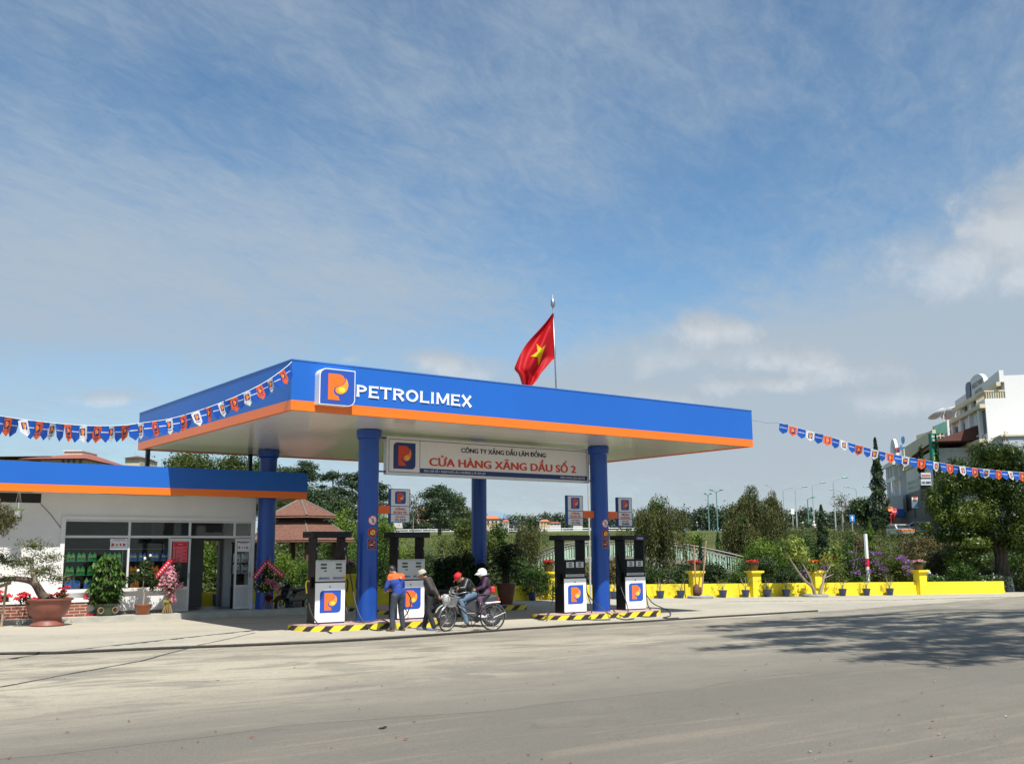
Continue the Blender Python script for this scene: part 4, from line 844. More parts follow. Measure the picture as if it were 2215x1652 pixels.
def jug(x, z, col, flip, label, group, s=1., kind='tall'):
    t = thing('oil_jug', label, 'oil jug', (x, YW+.15, z), group=group); t.scale = (s*flip*(.64 if kind == 'tall' else .85), s*.9, s*.86)
    k = ('jug', col, kind)
    if k not in _copies:
        b = MB(); 
        if kind == 'tall': b.poly([(-.085, 0), (.085, 0), (.09, .02), (.09, .20), (.055, .245), (.03, .275), (-.01, .275), (-.035, .245), (-.09, .20), (-.09, .02)], -.045, .045)
        else: b.poly([(-.12, 0), (.12, 0), (.125, .02), (.125, .2), (.11, .28), (.02, .33), (-.02, .33), (.04, .27), (.07, .24), (.07, .2), (-.02, .27), (-.07, .34), (-.11, .34), (-.125, .3), (-.125, .02)], -.06, .06)
        body = b.build('body', mat('plastic_'+col, COLS[col], .35, var=.05), t, bevel=.008)
        b = MB(); 
        if kind == 'tall': b.box(-.07, .07, -.049, -.0455, .04, .12, 0); b.box(-.07, .07, -.049, -.0455, .12, .18, 1); b.cb((-.035, -.0505, .09), (.05, .003, .06), 2)
        else: b.box(-.09, .08, -.064, -.0605, .03, .13, 0); b.cb((.0, -.0655, .07), (.1, .003, .05), 3)
        lb = b.build('label_print', [mat('print_'+col, LBL[col], .5), mat('print_lime', (.42, .52, .06), .5), mat('print_dark', (.08, .04, .03), .5), mat('print_orange', (.6, .15, .03), .5)], t)
        b = MB(); b.lathe([(.02, 0), (.02, .03)], 10, (.01 if kind == 'tall' else -.09, 0, .275 if kind == 'tall' else .34)); cp = b.build('cap', mat('plastic_'+col, COLS[col]), t)
        _copies[k] = (body, lb, cp)
    else:
        for o in _copies[k]: c = o.copy(); C.objects.link(c); c.parent = t
    return t
COLS = dict(green=(.02, .52, .16), blue=(.03, .16, .70), sky=(.06, .28, .85), orange=(.90, .20, .02), white=(.6, .62, .63)); LBL = dict(green=(.03, .3, .12), blue=(.25, .35, .5), sky=(.04, .16, .5), orange=(.75, .45, .03), white=(.05, .2, .5))
ORD = ['first', 'second', 'third', 'fourth', 'fifth', 'sixth', 'seventh', 'eighth', 'ninth', 'tenth']
def rowj(us, z, col, shelf, kind='tall', s=1., cm='right'):
    k = 0
    for u in us:
        x = at(*c1(u, 1000 if z > 1.6 else 1080), 1, YW+.15).x
        g = .06 if kind == 'tall' else .115
        for f in (-1, 1):
            jug(x+f*g*s*.98, z, col, f, '%s jug, %s from the left %s' % ({'green': 'green oil', 'blue': 'dark blue oil', 'orange': 'orange oil', 'sky': 'large blue oil', 'white': 'white and blue oil'}[col], ORD[k], shelf), '%s oil jugs on the shop shelves' % col, s, kind); k += 1
rowj([455, 522, 593, 690, 752], 1.77, 'green', 'on the upper shelf of the left window'); rowj([447, 518, 589], 1.37, 'green', 'on the middle shelf of the left window'); rowj([469, 592], .96, 'sky', 'on the bottom shelf of the left window', 'wide', .95)
rowj([855, 917, 996, 1062], 1.77, 'blue', 'on the upper shelf of the right window', s=.92); rowj([858, 996], 1.37, 'orange', 'on the middle shelf of the right window', s=.95); rowj([870, 1000], .96, 'orange', 'on the bottom shelf of the right window', s=1.05)
for i, (x, z) in enumerate([(-.83, 1.68), (-.58, 1.68), (-.83, 1.33), (-.58, 1.33)]): jug(x, z, 'white', 1, 'white and blue oil can on the %s shelf behind the right door, %s side' % (('upper', 'lower')[i//2], ('left', 'right')[i % 2]), 'white oil cans behind the right door', .95, 'wide')
def poster(x0, x1, z0, z1, y, kind, label):
    t = thing('poster', label, 'poster', ((x0+x1)/2, y, z0)); w = (x1-x0)/2; h = z1-z0
    if kind == 'white':
        b = MB(); b.box(-w, w, -.004, 0, 0, h); b.build('sheet', mat('poster_white', (.72, .74, .78), .4), t); b = MB()
        for k, (c_, a, ww, hh) in enumerate([(0, -.68, .3, .3), (1, -.2, .22, .26), (0, .2, .2, .28), (0, .62, .3, .28)]): b.poly([(w*a-w*ww*.6, h*.3), (w*a+w*ww*.3, h*.32), (w*a+w*ww*.6, h*(.3+hh)), (w*a+w*ww*.1, h*(.25+hh)), (w*a-w*ww*.5, h*(.34+hh))], -.006, -.004, c_)
        for k in range(5): b.box(-w*.85+k*w*.36, -w*.85+k*w*.36+w*.25, -.006, -.004, h*.75, h*.79, 2); b.box(-w*.85+k*w*.36, -w*.85+k*w*.36+w*.25, -.006, -.004, h*.14, h*.18, 2)
        b.box(-w*.7, w*.7, -.006, -.004, h*.88, h*.94, 0); b.build('pictures', [mat('pic_red', (.5, .05, .04)), mat('pic_green', (.25, .3, .08)), mat('pic_grey', (.35, .35, .4))], t)
    else:
        b = MB(); b.box(-w, w, -.004, 0, 0, h); b.build('sheet', mat('poster_red', (.62, .01, .03), .35), t); b = MB()
        for k in range(11): b.box(-w*.55, w*(.8 if k % 3 else .4), -.006, -.004, h*(.1+.062*k), h*(.12+.062*k))
        b.box(-w*.3, w*.3, -.006, -.004, h*.84, h*.87)
        for s in (-1, 1): b.box(s*w*.93-.004, s*w*.93+.004, -.006, -.004, h*.04, h*.96)
        for k in range(6): b.box(-w*.84, -w*.66, -.006, -.004, h*(.18+.1*k), h*(.23+.1*k))
        b.box(-w*.9, w*.9, -.006, -.004, h*.035, h*.05); b.box(-w*.9, w*.9, -.006, -.004, h*.95, h*.965); b.build('lettering', mat('poster_pink', (.72, .3, .3)), t)
poster(-4.79, -4.285, 2.10, 2.415, YW+.04, 'white', 'white safety poster with red pictures on the main shop window'); poster(-2.96, -2.5, 1.70, 2.34, YW-.06, 'red', 'red notice poster with white text on the left glass door'); poster(-.9, -.5, 2.02, 2.3, YW-.06, 'white', 'small white picture poster on the right glass door')
# brick planter along the wall
def planter():
    t = thing('brick_planter', 'low red brick planter with white cap along the shop wall', 'planter', (-9.7, 6.5, ZS)); w = 4.25
    m = bpy.data.materials.new('brick'); m.use_nodes = True; nt = m.node_tree; N = nt.nodes; L = nt.links; b_ = N['Principled BSDF']; b_.inputs['Roughness'].default_value = .85
    tc = N.new('ShaderNodeTexCoord'); mp = N.new('ShaderNodeMapping'); mp.inputs['Rotation'].default_value = (R_(90), 0, 0); L.new(tc.outputs['Object'], mp.inputs[0]); br = N.new('ShaderNodeTexBrick'); L.new(mp.outputs[0], br.inputs[0]); br.inputs['Scale'].default_value = 1
    br.inputs['Brick Width'].default_value = .30; br.inputs['Row Height'].default_value = .085; br.inputs['Mortar Size'].default_value = .008; br.inputs['Color1'].default_value = (.26, .075, .045, 1); br.inputs['Color2'].default_value = (.20, .055, .035, 1); br.inputs['Mortar'].default_value = (.5, .42, .35, 1); L.new(br.outputs[0], b_.inputs['Base Color'])
    b = MB(); b.box(-w, w, -.0, .38, 0, .40); b.build('brickwork', m, t); b = MB(); b.box(-w-.03, w+.03, -.03, .38, .401, .47); b.build('cap', WHITE, t, bevel=.01)
planter()
# plants on the step and the forecourt
def pot(parent, prof, m, name='pot', n=32, z=0.):
    b = MB(); b.lathe(prof, n, (0, 0, z)); o = b.build(name, m, parent); smooth_by_angle(o, 50); return o
TERRA = mat('terracotta', (.22, .07, .048), .5, var=.18, scale=3, coat=.1); SOIL = mat('soil', (.10, .05, .03), .95, var=.3, scale=14)
def poinsettia(parent, c, r, seed, n=150):
    rn = np.random.default_rng(seed); hd = [np.array(c)+rn.normal(size=3)*(r*.5, r*.3, r*.3) for _ in range(7)]; P = []; N_ = []
    for h in hd:
        for k in range(n//7): a = rn.random()*2*PI; q = r*.33*rn.random()**.5; P.append(h+np.array([q*math.cos(a), q*math.sin(a), -.3*q])); N_.append((.5*math.cos(a), .5*math.sin(a)-.4, 1))
    leaves('flowers', F_RED, P, N_, r*.42, .42, seed, parent); P, N_, sh = blob_points(rn, [((c[0], c[1], c[2]-r*.45), (r*.8, r*.6, r*.5))], 90); leaves('foliage', L_DARK, P, N_, r*.4, .5, seed, parent, sh)
def bonsai():
    g = atg(*c1(303, 1428)); g.z = G(g.x, g.y); t = thing('bonsai', 'large gnarled bonsai in a wide terracotta bowl with red poinsettias', 'bonsai', g)
    k = .98
    pot(t, [(.42*k, 0), (.44*k, .03), (.42*k, .07), (.38*k, .10), (.37*k, .15), (.36*k, .20), (.46*k, .30), (.54*k, .45), (.575*k, .58), (.59*k, .66), (.64*k, .68), (.645*k, .72), (.60*k, .73), (.57*k, .66), (.02, .65)], TERRA, 'bowl', 40)
    b = MB(); b.lathe([(.56*k, .66), (.4, .69), (.01, .71)], 24, caps=False); b.build('soil', SOIL, t)
    def q(u, v, dy=0.): p = at(*c1(u, v), 1, g.y+dy); return tuple(p-g)
    trunk(t, [q(295, 1255), q(262, 1215, .05), q(232, 1165), q(200, 1140, .05), q(140, 1128), q(60, 1125, .05), (q(-60, 1150))], .13, .05, BARK, 'trunk', 10)
    trunk(t, [q(232, 1165), q(222, 1110, -.05), q(205, 1060), q(200, 1000), q(150, 985)], .07, .03, BARKP, 'limb')
    for pts in ([q(200, 1000), q(235, 970), q(290, 1000)], [q(205, 1060), q(300, 1090), q(400, 1120)], [q(200, 1000), q(150, 1000), q(120, 950)], [q(205, 1060), q(170, 1090), q(160, 1110)], [q(130, 1000), q(60, 1010), q(0, 1000)]): trunk(t, pts, .03, .01, BARKP, 'limb', 6)
    bl = [((120+95, 915), 75, 34), ((330, 985), 62, 28), ((250, 1085), 80, 36), ((380, 1125), 60, 24), ((130, 1030), 62, 22), ((40, 1010), 60, 28), ((10, 985), 40, 40), ((300, 1060), 60, 22), ((20, 1130), 50, 22), ((190, 1010), 60, 20)]
    blobs = []
    for (u, v), ru, rv in bl: s = .0125; blobs.append((q(u, v), (ru*.0072, ru*.0055, rv*.0072)))
    rn = np.random.default_rng(3); P, N_, sh = blob_points(rn, blobs, 4200, .7); leaves('foliage', leafmat('leaf_bonsai', (.035, .06, .015), (.14, .165, .05), .25), P, N_, .062, .4, 3, t, sh)
    tw = MB()
    for c, rr_ in blobs:
        for k_ in range(8): e = np.array(c)+rn.normal(size=3)*np.array(rr_)*.6; tw.tube([c, (np.array(c)+e)/2+rn.normal(size=3)*.02, e], [.008, .006, .003], 4)
    tw.build('twigs', BARKP, t)
    poinsettia(t, q(170, 1225, -.1), .26, 5, 210); poinsettia(t, q(400, 1205, -.05), .24, 6, 210); poinsettia(t, q(330, 1222, .1), .14, 7, 100)
    p = atg(*c1(8, 1433)); p.z = G(p.x, p.y); s = thing('wooden_prop', 'forked wooden prop holding up the bonsai branch', 'prop', p)
    b = MB(); top = at(*c1(42, 1160), 1, p.y)-p; b.tube([(0, 0, 0), top], [.035, .03], 8); b.build('post', mat('prop_wood', (.35, .27, .18), .8), s); a = at(*c1(-5, 1175), 1, p.y)-p; c_ = at(*c1(70, 1150), 1, p.y)-p; b = MB(); b.tube([a, c_], [.045, .04], 8); b.build('crossbar', mat('prop_wood'), s)
def mat_prop(): mat('prop_wood', (.35, .27, .18), .8)
mat('prop_wood', (.35, .27, .18), .8); _m = mat
def mat(name, *a, **k):
    return MATS[name] if (name in MATS and not a) else _m(name, *a, **k)
bonsai()
def left_tree():
    p = at(*c1(-60, 735), 1, 4.6); b = Vector((p.x-.3, p.y, G(p.x, p.y))); t = thing('clipped_tree', 'round clipped small-leaved tree crown at the left edge of the picture', 'tree', b)
    z = p.z-b.z; r = np.random.default_rng(12); q = lambda u, v, s: (tuple(at(*c1(u, v), 1, 4.6)-b), s)
    P, N_, sh = blob_points(r, [q(20, 745, (.38, .3, .36)), q(-50, 700, (.5, .4, .4)), q(-140, 740, (.6, .5, .5)), q(65, 755, (.2, .2, .24)), q(-40, 790, (.45, .4, .3))], 9000, .7); leaves('crown', leafmat('leaf_clip', (.07, .075, .025), (.24, .22, .10), .25), P, N_, .055, .5, 12, t, sh)
    trunk(t, [(-.6, 0, 0), (-.5, 0, z*.5), (-.4, 0, z)], .12, .05)
left_tree()
def wallplants():
    for i, (u, lab) in enumerate([(18, 'red poinsettia on the brick planter at the left edge')]):
        p = at(*c1(u, 1262), 1, 6.65); t = thing('poinsettia', lab, 'flower', p); poinsettia(t, (0, 0, .12), .3, 20+i, 210)
wallplants()
def hanging():
    p = at(*c1(125, 562), 1, 6.25); bz = at(*c1(125, 690), 1, 6.25); h = p.z-bz.z; t = thing('hanging_pot', 'small pale hanging pot with trailing green plant under the shop eaves', 'plant', p)
    b = MB(); 
    for k in range(3): a = k*2.1+.4; b.tube([(0, 0, .12), (.11*math.cos(a), .11*math.sin(a), -h+.04)], .005, 4)
    b.build('cord', WHITE, t); pot(t, [(.07, -h-.16), (.115, -h+.02), (.12, -h+.03)], mat('pot_pale', (.55, .58, .55), .5)); r = np.random.default_rng(2); P, N_, sh = blob_points(r, [((0, 0, -h+.05), (.2, .18, .07)), ((.07, 0, -h-.15), (.05, .05, .22)), ((-.12, 0, -h-.02), (.06, .05, .1))], 500); leaves('foliage', leafmat('leaf_pale', (.10, .17, .07), (.28, .36, .18), .3), P, N_, .05, .4, 2, t, sh)
hanging()
def on_step(u, v): p = atg(*c1(u, v), .15); p = at(*c1(u, v), 2, ZS); return Vector((p.x, max(6.28, min(p.y, 6.7)), ZS))
def schef():
    p = on_step(678, 1362); t = thing('umbrella_plant', 'bushy glossy umbrella plant in a dark green glazed pot on the shop step', 'plant', p)
    pot(t, [(.24, 0), (.27, .03), (.27, .08), (.29, .2), (.31, .29), (.34, .31), (.34, .34), (.29, .34), (.02, .31)], mat('pot_green', (.04, .06, .035), .3, var=.3, scale=8)); 
    b = MB()
    for s in (-.2, .2): b.torus((s, -.27, .16), .08, .018, 16, 5)
    b.build('relief_ring', mat('pot_relief', (.22, .15, .09), .5), t)
    rn = np.random.default_rng(8); P = []; N_ = []; D = []
    for i in range(170):
        z = rn.uniform(.38, 1.72); f = (z-.38)/1.34; R = .62*(math.sin(PI*min(max(f*.8+.15, 0), 1)))**.5*(1.0 if f < .45 else 1.0-.35*(f-.45)); a = rn.random()*2*PI; q = R*rn.uniform(.35, 1)
        c = np.array([q*math.cos(a), q*math.sin(a)*.8, z])
        for k in range(9): b_ = 2*PI*k/9+rn.random(); d = np.array([math.cos(b_), math.sin(b_), -.75]); P.append(c+d*.075); D.append(d); N_.append((math.cos(b_)*.8, math.sin(b_)*.8, .8))
    leaves('foliage', leafmat('leaf_glossy', (.02, .055, .012), (.09, .17, .03), .25, .28), P, N_, .21, .27, 8, t, None, spread=.25, D=D)
    b = MB(); 
    for k in range(5): a = k*1.3; b.tube([(0, 0, .3), (.08*math.cos(a), .08*math.sin(a), .9), (.16*math.cos(a), .16*math.sin(a), 1.6)], [.02, .015, .006], 5)
    b.build('stems', BARKP, t)
schef()
def camellia():
    p = on_step(933, 1357); t = thing('potted_camellia', 'small tree with white blossoms in a brown glazed pot on the shop step', 'plant', p)
    pot(t, [(.14, 0), (.16, .03), (.21, .14), (.235, .24), (.25, .26), (.25, .29), (.21, .28), (.02, .26)], mat('pot_brown', (.27, .07, .02), .3, var=.1, coat=.4)); trunk(t, [(0, 0, .25), (.02, 0, .55), (-.02, 0, .8), (.01, 0, 1.5)], .035, .012, BARKP)
    r = np.random.default_rng(5); P, N_, sh = blob_points(r, [((0, 0, 1.15), (.42, .3, .22)), ((-.35, 0, 1.0), (.2, .2, .14)), ((.3, 0, .95), (.28, .2, .14)), ((.02, 0, 1.42), (.24, .2, .2)), ((.25, 0, .78), (.12, .1, .14))], 1500); leaves('foliage', L_DARK, P, N_, .085, .42, 5, t, sh)
    for k, (x, z) in enumerate([(.05, 1.70), (-.28, 1.28), (-.1, 1.62)]):
        P = [(x+.02*math.cos(a), -.3, z+.02*math.sin(a)) for a in [i*1.05 for i in range(6)]]; leaves('blossom', F_WHITE, P, [(0, -1, .3)]*6, .05, .9, k, t, spread=.3)
camellia()
def banner(parent, pts, w, name='ribbon'):
    b = MB(); Q = [Vector(p) for p in pts]
    for a, c_ in zip(Q, Q[1:]):
        d = (c_-a).normalized(); n = Vector((-d.z, 0, d.x)); n = n if n.z > 0 else -n; b.add([a-n*w/2, c_-n*w/2, c_+n*w/2, a+n*w/2, a-n*w/2+Vector((0, .012, 0)), c_-n*w/2+Vector((0, .012, 0)), c_+n*w/2+Vector((0, .012, 0)), a+n*w/2+Vector((0, .012, 0))], [(0, 1, 2, 3), (7, 6, 5, 4), (3, 2, 6, 7), (0, 4, 5, 1)])
        L_ = (c_-a).length
        for k in range(int(L_/.09)): p = a+d*(.06+k*.085); b.add([p-n*w*.18-d*.02+Vector((0, -.003, 0)), p-n*w*.18+d*.025+Vector((0, -.003, 0)), p+n*w*.18+d*.025+Vector((0, -.003, 0)), p+n*w*.18-d*.02+Vector((0, -.003, 0))], [(0, 1, 2, 3)], 1)
    return b.build(name, [mat('ribbon_red', (.48, .012, .03), .4), mat('ribbon_text', (.75, .5, .5), .5)], parent)
def flowerstand():
    p = on_step(1090, 1350); t = thing('flower_stand', 'tall stand of pink and white flowers with a red ribbon beside the shop door', 'flower stand', p); q = lambda u, v, dy=0.: tuple(at(*c1(u, v), 1, p.y+dy)-p)
    r = np.random.default_rng(6); bl = [(q(1085, 1160), (.36, .22, .2)), (q(1095, 1110), (.26, .2, .2)), (q(1090, 1065), (.15, .14, .14)), (q(1140, 1165), (.2, .15, .14)), (q(1100, 1230), (.14, .12, .14)), (q(1110, 1265), (.15, .12, .1))]
    P, N_, sh = blob_points(r, bl, 1500, .35); leaves('flowers', F_PINK, P, N_, .072, .85, 6, t, (sh+r.random(1500))/2); P, N_, sh = blob_points(r, [(q(1095, 1150), (.34, .2, .34)), (q(1170, 1130), (.16, .1, .1)), (q(1100, 1240), (.12, .1, .2)), (q(1150, 1050), (.06, .05, .25))], 600); leaves('foliage', L_MID, P, N_, .13, .25, 7, t, sh)
    P, N_, sh = blob_points(r, [(q(1085, 1275), (.16, .1, .05))], 30); leaves('foliage', leafmat('leaf_lime', (.2, .28, .03), (.42, .45, .08), .3), P, N_, .16, .5, 8, t)
    b = MB()
    for k in range(14): a = k*.45; b.tube([(.15*math.cos(a), .15*math.sin(a), 0), (.03*math.cos(a), .03*math.sin(a), .42)], .011, 5)
    b.tube([(0, 0, .38), (0, 0, 1.5)], .02, 6); b.build('stand', mat('bamboo', (.32, .2, .08), .6), t); banner(t, [q(1000, 1120, -.05), q(1105, 1000, -.05)], .13)
flowerstand()
def darkstand():
    p = at(*c2(95, 1438), 2, ZS); p.y = 6.35; p.x = at(*c2(95, 1438), 1, 6.35).x; t = thing('flower_stand', 'shaded congratulation stand with red chevron ribbon and yellow flowers beside the column', 'flower stand', p); q = lambda u, v, dy=0.: tuple(at(*c2(u, v), 1, p.y+dy)-p)
    r = np.random.default_rng(7); bl = [(q(85, 1150), (.22, .15, .3)), (q(90, 1210), (.36, .2, .26)), (q(60, 1250), (.3, .2, .18))]; P, N_, sh = blob_points(r, bl, 1700, .7); leaves('foliage', L_DARK, P, N_, .11, .35, 9, t, sh)
    P, N_, sh = blob_points(r, bl, 70, .2); P[:, 1] = -abs(P[:, 1])-.1; leaves('yellow_flowers', F_YEL, P, [(0, -1, .3)]*70, .055, .9, 10, t); P, N_, sh = blob_points(r, [(q(110, 1210, -.2), (.22, .1, .09)), (q(150, 1250, -.2), (.16, .1, .1)), (q(165, 1290, -.15), (.07, .05, .08))], 260, .5); leaves('pink_flowers', F_PINK, P, N_, .08, .6, 11, t, sh*.4)
    P, N_, sh = blob_points(r, [(q(95, 1330, -.1), (.12, .1, .1))], 120, .5); leaves('red_flowers', leafmat('petal_dark', (.12, .01, .015), (.3, .02, .03), .2), P, N_, .09, .6, 12, t, sh)
    b = MB()
    for k in range(10): a = k*.63; b.tube([(.16*math.cos(a), .16*math.sin(a), 0), (.03*math.cos(a), .03*math.sin(a), .5)], .011, 5)
    b.tube([(0, 0, .45), (0, 0, 1.6)], .02, 6); b.build('stand', mat('bamboo'), t); banner(t, [q(-15, 1185, -.32), q(80, 1058, -.32), q(208, 1170, -.32)], .15)
darkstand()
def redbox():
    p = on_step(568, 1360); t = thing('red_stand', 'small red metal stand holding a white card at the end of the planter', 'stand', p); b = MB()
    for s in (-1, 1): b.box(s*.19-.03, s*.19+.03, -.12, .12, 0, .62 if s < 0 else .5)
    b.box(-.16, .16, -.12, .12, 0, .06); b.box(-.16, .16, -.12, .12, .4, .5); b.build('frame', mat('stand_red', (.55, .015, .02), .4), t, bevel=.01); b = MB(); b.box(-.15, .15, .0, .02, .07, .39); b.build('card', WHITE, t); b = MB(); b.poly([(-.1, .1), (.12, .08), (.13, .22), (.02, .14)], -.02, -.001); b.build('picture', mat('card_teal', (.05, .25, .22)), t)
redbox()
def behindshop():
    p = Vector((-.15, 9.75, G(0, 9.8))); t = thing('wheelbarrow', 'dark blue tub with white sheets behind the open shop door', 'tub', (-.1, 9.85, G(0, 9.8))); b = MB(); b.poly([(-.28, 0), (.28, 0), (.34, .55), (-.34, .55)], -.2, .2); b.build('tub', mat('tub_blue', (.02, .04, .15), .5), t); b = MB(); b.M = Matrix.Rotation(.5, 4, 'Y'); b.box(-.3, .3, -.15, .15, .56, .62); b.box(-.2, .3, -.1, .12, .64, .68); b.build('sheet', WHITE, t)
behindshop()
# ------------------------------------------------------------------ yellow wall
def ywall():
    YM = mat('wall_yellow', (.78, .62, .025), .65, var=.10, scale=1.1, bump=.1, bscale=30)
    t = thing('yellow_wall', 'low bright yellow boundary wall with square piers behind the forecourt', 'wall')
    A = [(-4., 10.25), (14.3, 10.25), (37.9, 2.95)]
    for (xa, ya), (xb, yb) in zip(A, A[1:]):
        d = Vector((xb-xa, yb-ya, 0)); n = int(d.length/2); d.normalize(); nn = Vector((d.y, -d.x, 0)); b = MB(); p2 = MB()
        L_ = (Vector((xb, yb, 0))-Vector((xa, ya, 0))).length
        for mb, w0, w1, h0, h1 in ((b, -.09, .09, -.1, .60), (p2, .0905, .13, -.1, .13)):
            vs = []
            for i in range(n+1):
                x = xa+(xb-xa)*i/n; y = ya+(yb-ya)*i/n; g = G(x, y)
                for w, h in ((w0, h0), (w1, h0), (w1, h1), (w0, h1)): vs.append((x+nn.x*w, y+nn.y*w, g+h))
            fs = [(0, 1, 2, 3), tuple(4*n+k for k in (3, 2, 1, 0))]
            for i in range(n):
                for k in range(4): fs.append((4*i+k, 4*i+(k+1) % 4, 4*i+4+(k+1) % 4, 4*i+4+k)) if False else fs.append((4*i+k, 4*i+4+k, 4*i+4+(k+1) % 4, 4*i+(k+1) % 4))
            mb.add(vs, fs)
        b.build('wall_panel', YM, t); p2.build('base_course', YM, t)
    piers = [c2(697, 1390), c3(852, 1345), s5(165, 1020), s5(840, 1018), s5(1478, 1012), c5(938, 1305)]
    out = []
    for i, P in enumerate(piers):
        p = atg(*P)
        if i < 2: p.y = 10.12; p.x = at(P[0], P[1], 1, 10.0).x
        else: f = (p.x-14.3)/(37.9-14.3); p.y = 10.25-7.3*f-.12
        g = G(p.x, p.y); ang = 0 if i < 2 else math.atan2(-7.3, 23.6); b = MB(); b.M = Matrix.Translation((p.x, p.y, g)) @ Matrix.Rotation(ang, 4, 'Z')
        b.box(-.22, .22, -.24, .2, 0, 1.02); b.build('pier', YM, t)
        b = MB(); b.M = Matrix.Translation((p.x, p.y, g)) @ Matrix.Rotation(ang, 4, 'Z'); b.box(-.26, .26, -.28, .24, 1.021, 1.08); b.box(-.33, .33, -.35, .31, 1.081, 1.17); b.box(-.225, .225, -.246, -.2405, .36, .37); b.box(-.225, .225, -.246, -.2405, .70, .71); b.build('pier_cap', YM, t)
        out.append((p.x, p.y, g+1.17))
    return out
PIERS = ywall()
def online(u, off):     # the spot on the forecourt at distance off in front of the yellow wall, in line with pixel column u
    d = ray(u, 1270); d = d/math.hypot(d[0], d[1]); best = None
    for k in range(2000):
        s_ = 20+.03*k; x = CAM[0]+d[0]*s_; y = CAM[1]+d[1]*s_; w = 10.25 if x < 14.3 else 10.25-(x-14.3)*.3093
        if y > w-off: return Vector((x, y, G(x, y)))
    return Vector((x, y, 0))
def bowl(i, x, y, z, col, lab):
    t = thing('flower_bowl', lab, 'flower pot', (x, y, z), group='flower bowls on the wall piers'); t.scale = (.82, .82, .82); pot(t, [(.16, 0), (.2, .03), (.26, .2), (.30, .3), (.31, .33), (.27, .33), (.02, .3)], mat('bowl_clay', (.10, .055, .035), .75)); r = np.random.default_rng(i)
    P, N_, sh = blob_points(r, [((0, 0, .42), (.42, .42, .14)), ((0, 0, .4), (.3, .3, .2))], 260); leaves('foliage', L_MID, P, N_, .14, .4, i, t, sh); P, N_, sh = blob_points(r, [((0, 0, .52), (.42, .42, .1))], 90); leaves('flowers', col, P, N_, .13, .7, i, t)
bl_labels = ['flower bowl on the yellow pier behind the far left pump', 'flower bowl on the yellow pier behind the right pumps', 'red flower bowl on the pier beside the two wooden stakes', 'red flower bowl on the pier left of the bare-branched tree', 'orange-flowered bowl on the pier right of the bare-branched tree', 'pink flower bowl on the rightmost yellow pier']
for i, (p, c_) in enumerate(zip(PIERS, [F_PINK, F_RED, F_RED, F_RED, leafmat('petal_orange', (.6, .12, .02), (.8, .25, .05), .3), F_PINK])): bowl(i, *p, c_, bl_labels[i])
BLUEPOT = mat('pot_blue', (.025, .045, .12), .35, var=.2, scale=6, coat=.3)
def bluepots():
    L_ = [c3(711, 1352), c4(55, 1333), c4(405, 1330), s5(62, 1020), s5(460, 1020), s5(673, 1018), s5(876, 1014), s5(1054, 1010), s5(1584, 1002), s5(1808, 998), s5(2028, 998)]
    where = ['blue pot with a thin shrub left of the right pump island', 'blue pot with a thin shrub just behind the far right pump', 'blue pot with a leafy shrub right of the far right pump', 'blue pot with a shrub just left of the pier with the wooden stakes', 'blue pot with a sparse shrub right of the wooden stakes', 'blue pot with a bushy shrub midway between two piers', 'blue pot in front of the pier left of the bare-branched tree', 'blue pot with a round shrub left of the bare-branched tree', 'blue pot first right of the pier behind the bare-branched tree', 'blue pot below the red and white striped post', 'blue pot left of the rightmost yellow pier']
    proto = None
    for i, P in enumerate(L_):
        p = online(P[0], .48)
        t = thing('blue_pot', where[i], 'potted shrub', (p.x, p.y, G(p.x, p.y)), group='blue pots along the yellow wall'); t.scale = (.72,)*3
        if proto is None:
            proto = pot(t, [(.16, 0), (.18, .02), (.23, .25), (.265, .44), (.27, .46), (.22, .46), (.02, .42)], BLUEPOT, n=20)
        else: o = proto.copy(); C.objects.link(o); o.parent = t
        r = random.Random(i); b = MB(); ends = []
        for k in range(7):
            a = k*.9+r.random(); q = r.uniform(.2, .48); h = r.uniform(.85, 1.35); e = (q*math.cos(a), q*math.sin(a), h); m_ = (.05*math.cos(a), .05*math.sin(a), .62); b.tube([(0, 0, .4), m_, e], [.022, .016, .006], 4); ends.append(e)
        b.build('stems', BARKP, t); rn = np.random.default_rng(40+i); P_, N_, sh = blob_points(rn, [(e, (.2, .2, .13)) for e in ends], int(110+80*r.random())); leaves('foliage', L_OLIVE if i % 3 else L_MID, P_, N_, .085, .45, i, t, sh)
bluepots()
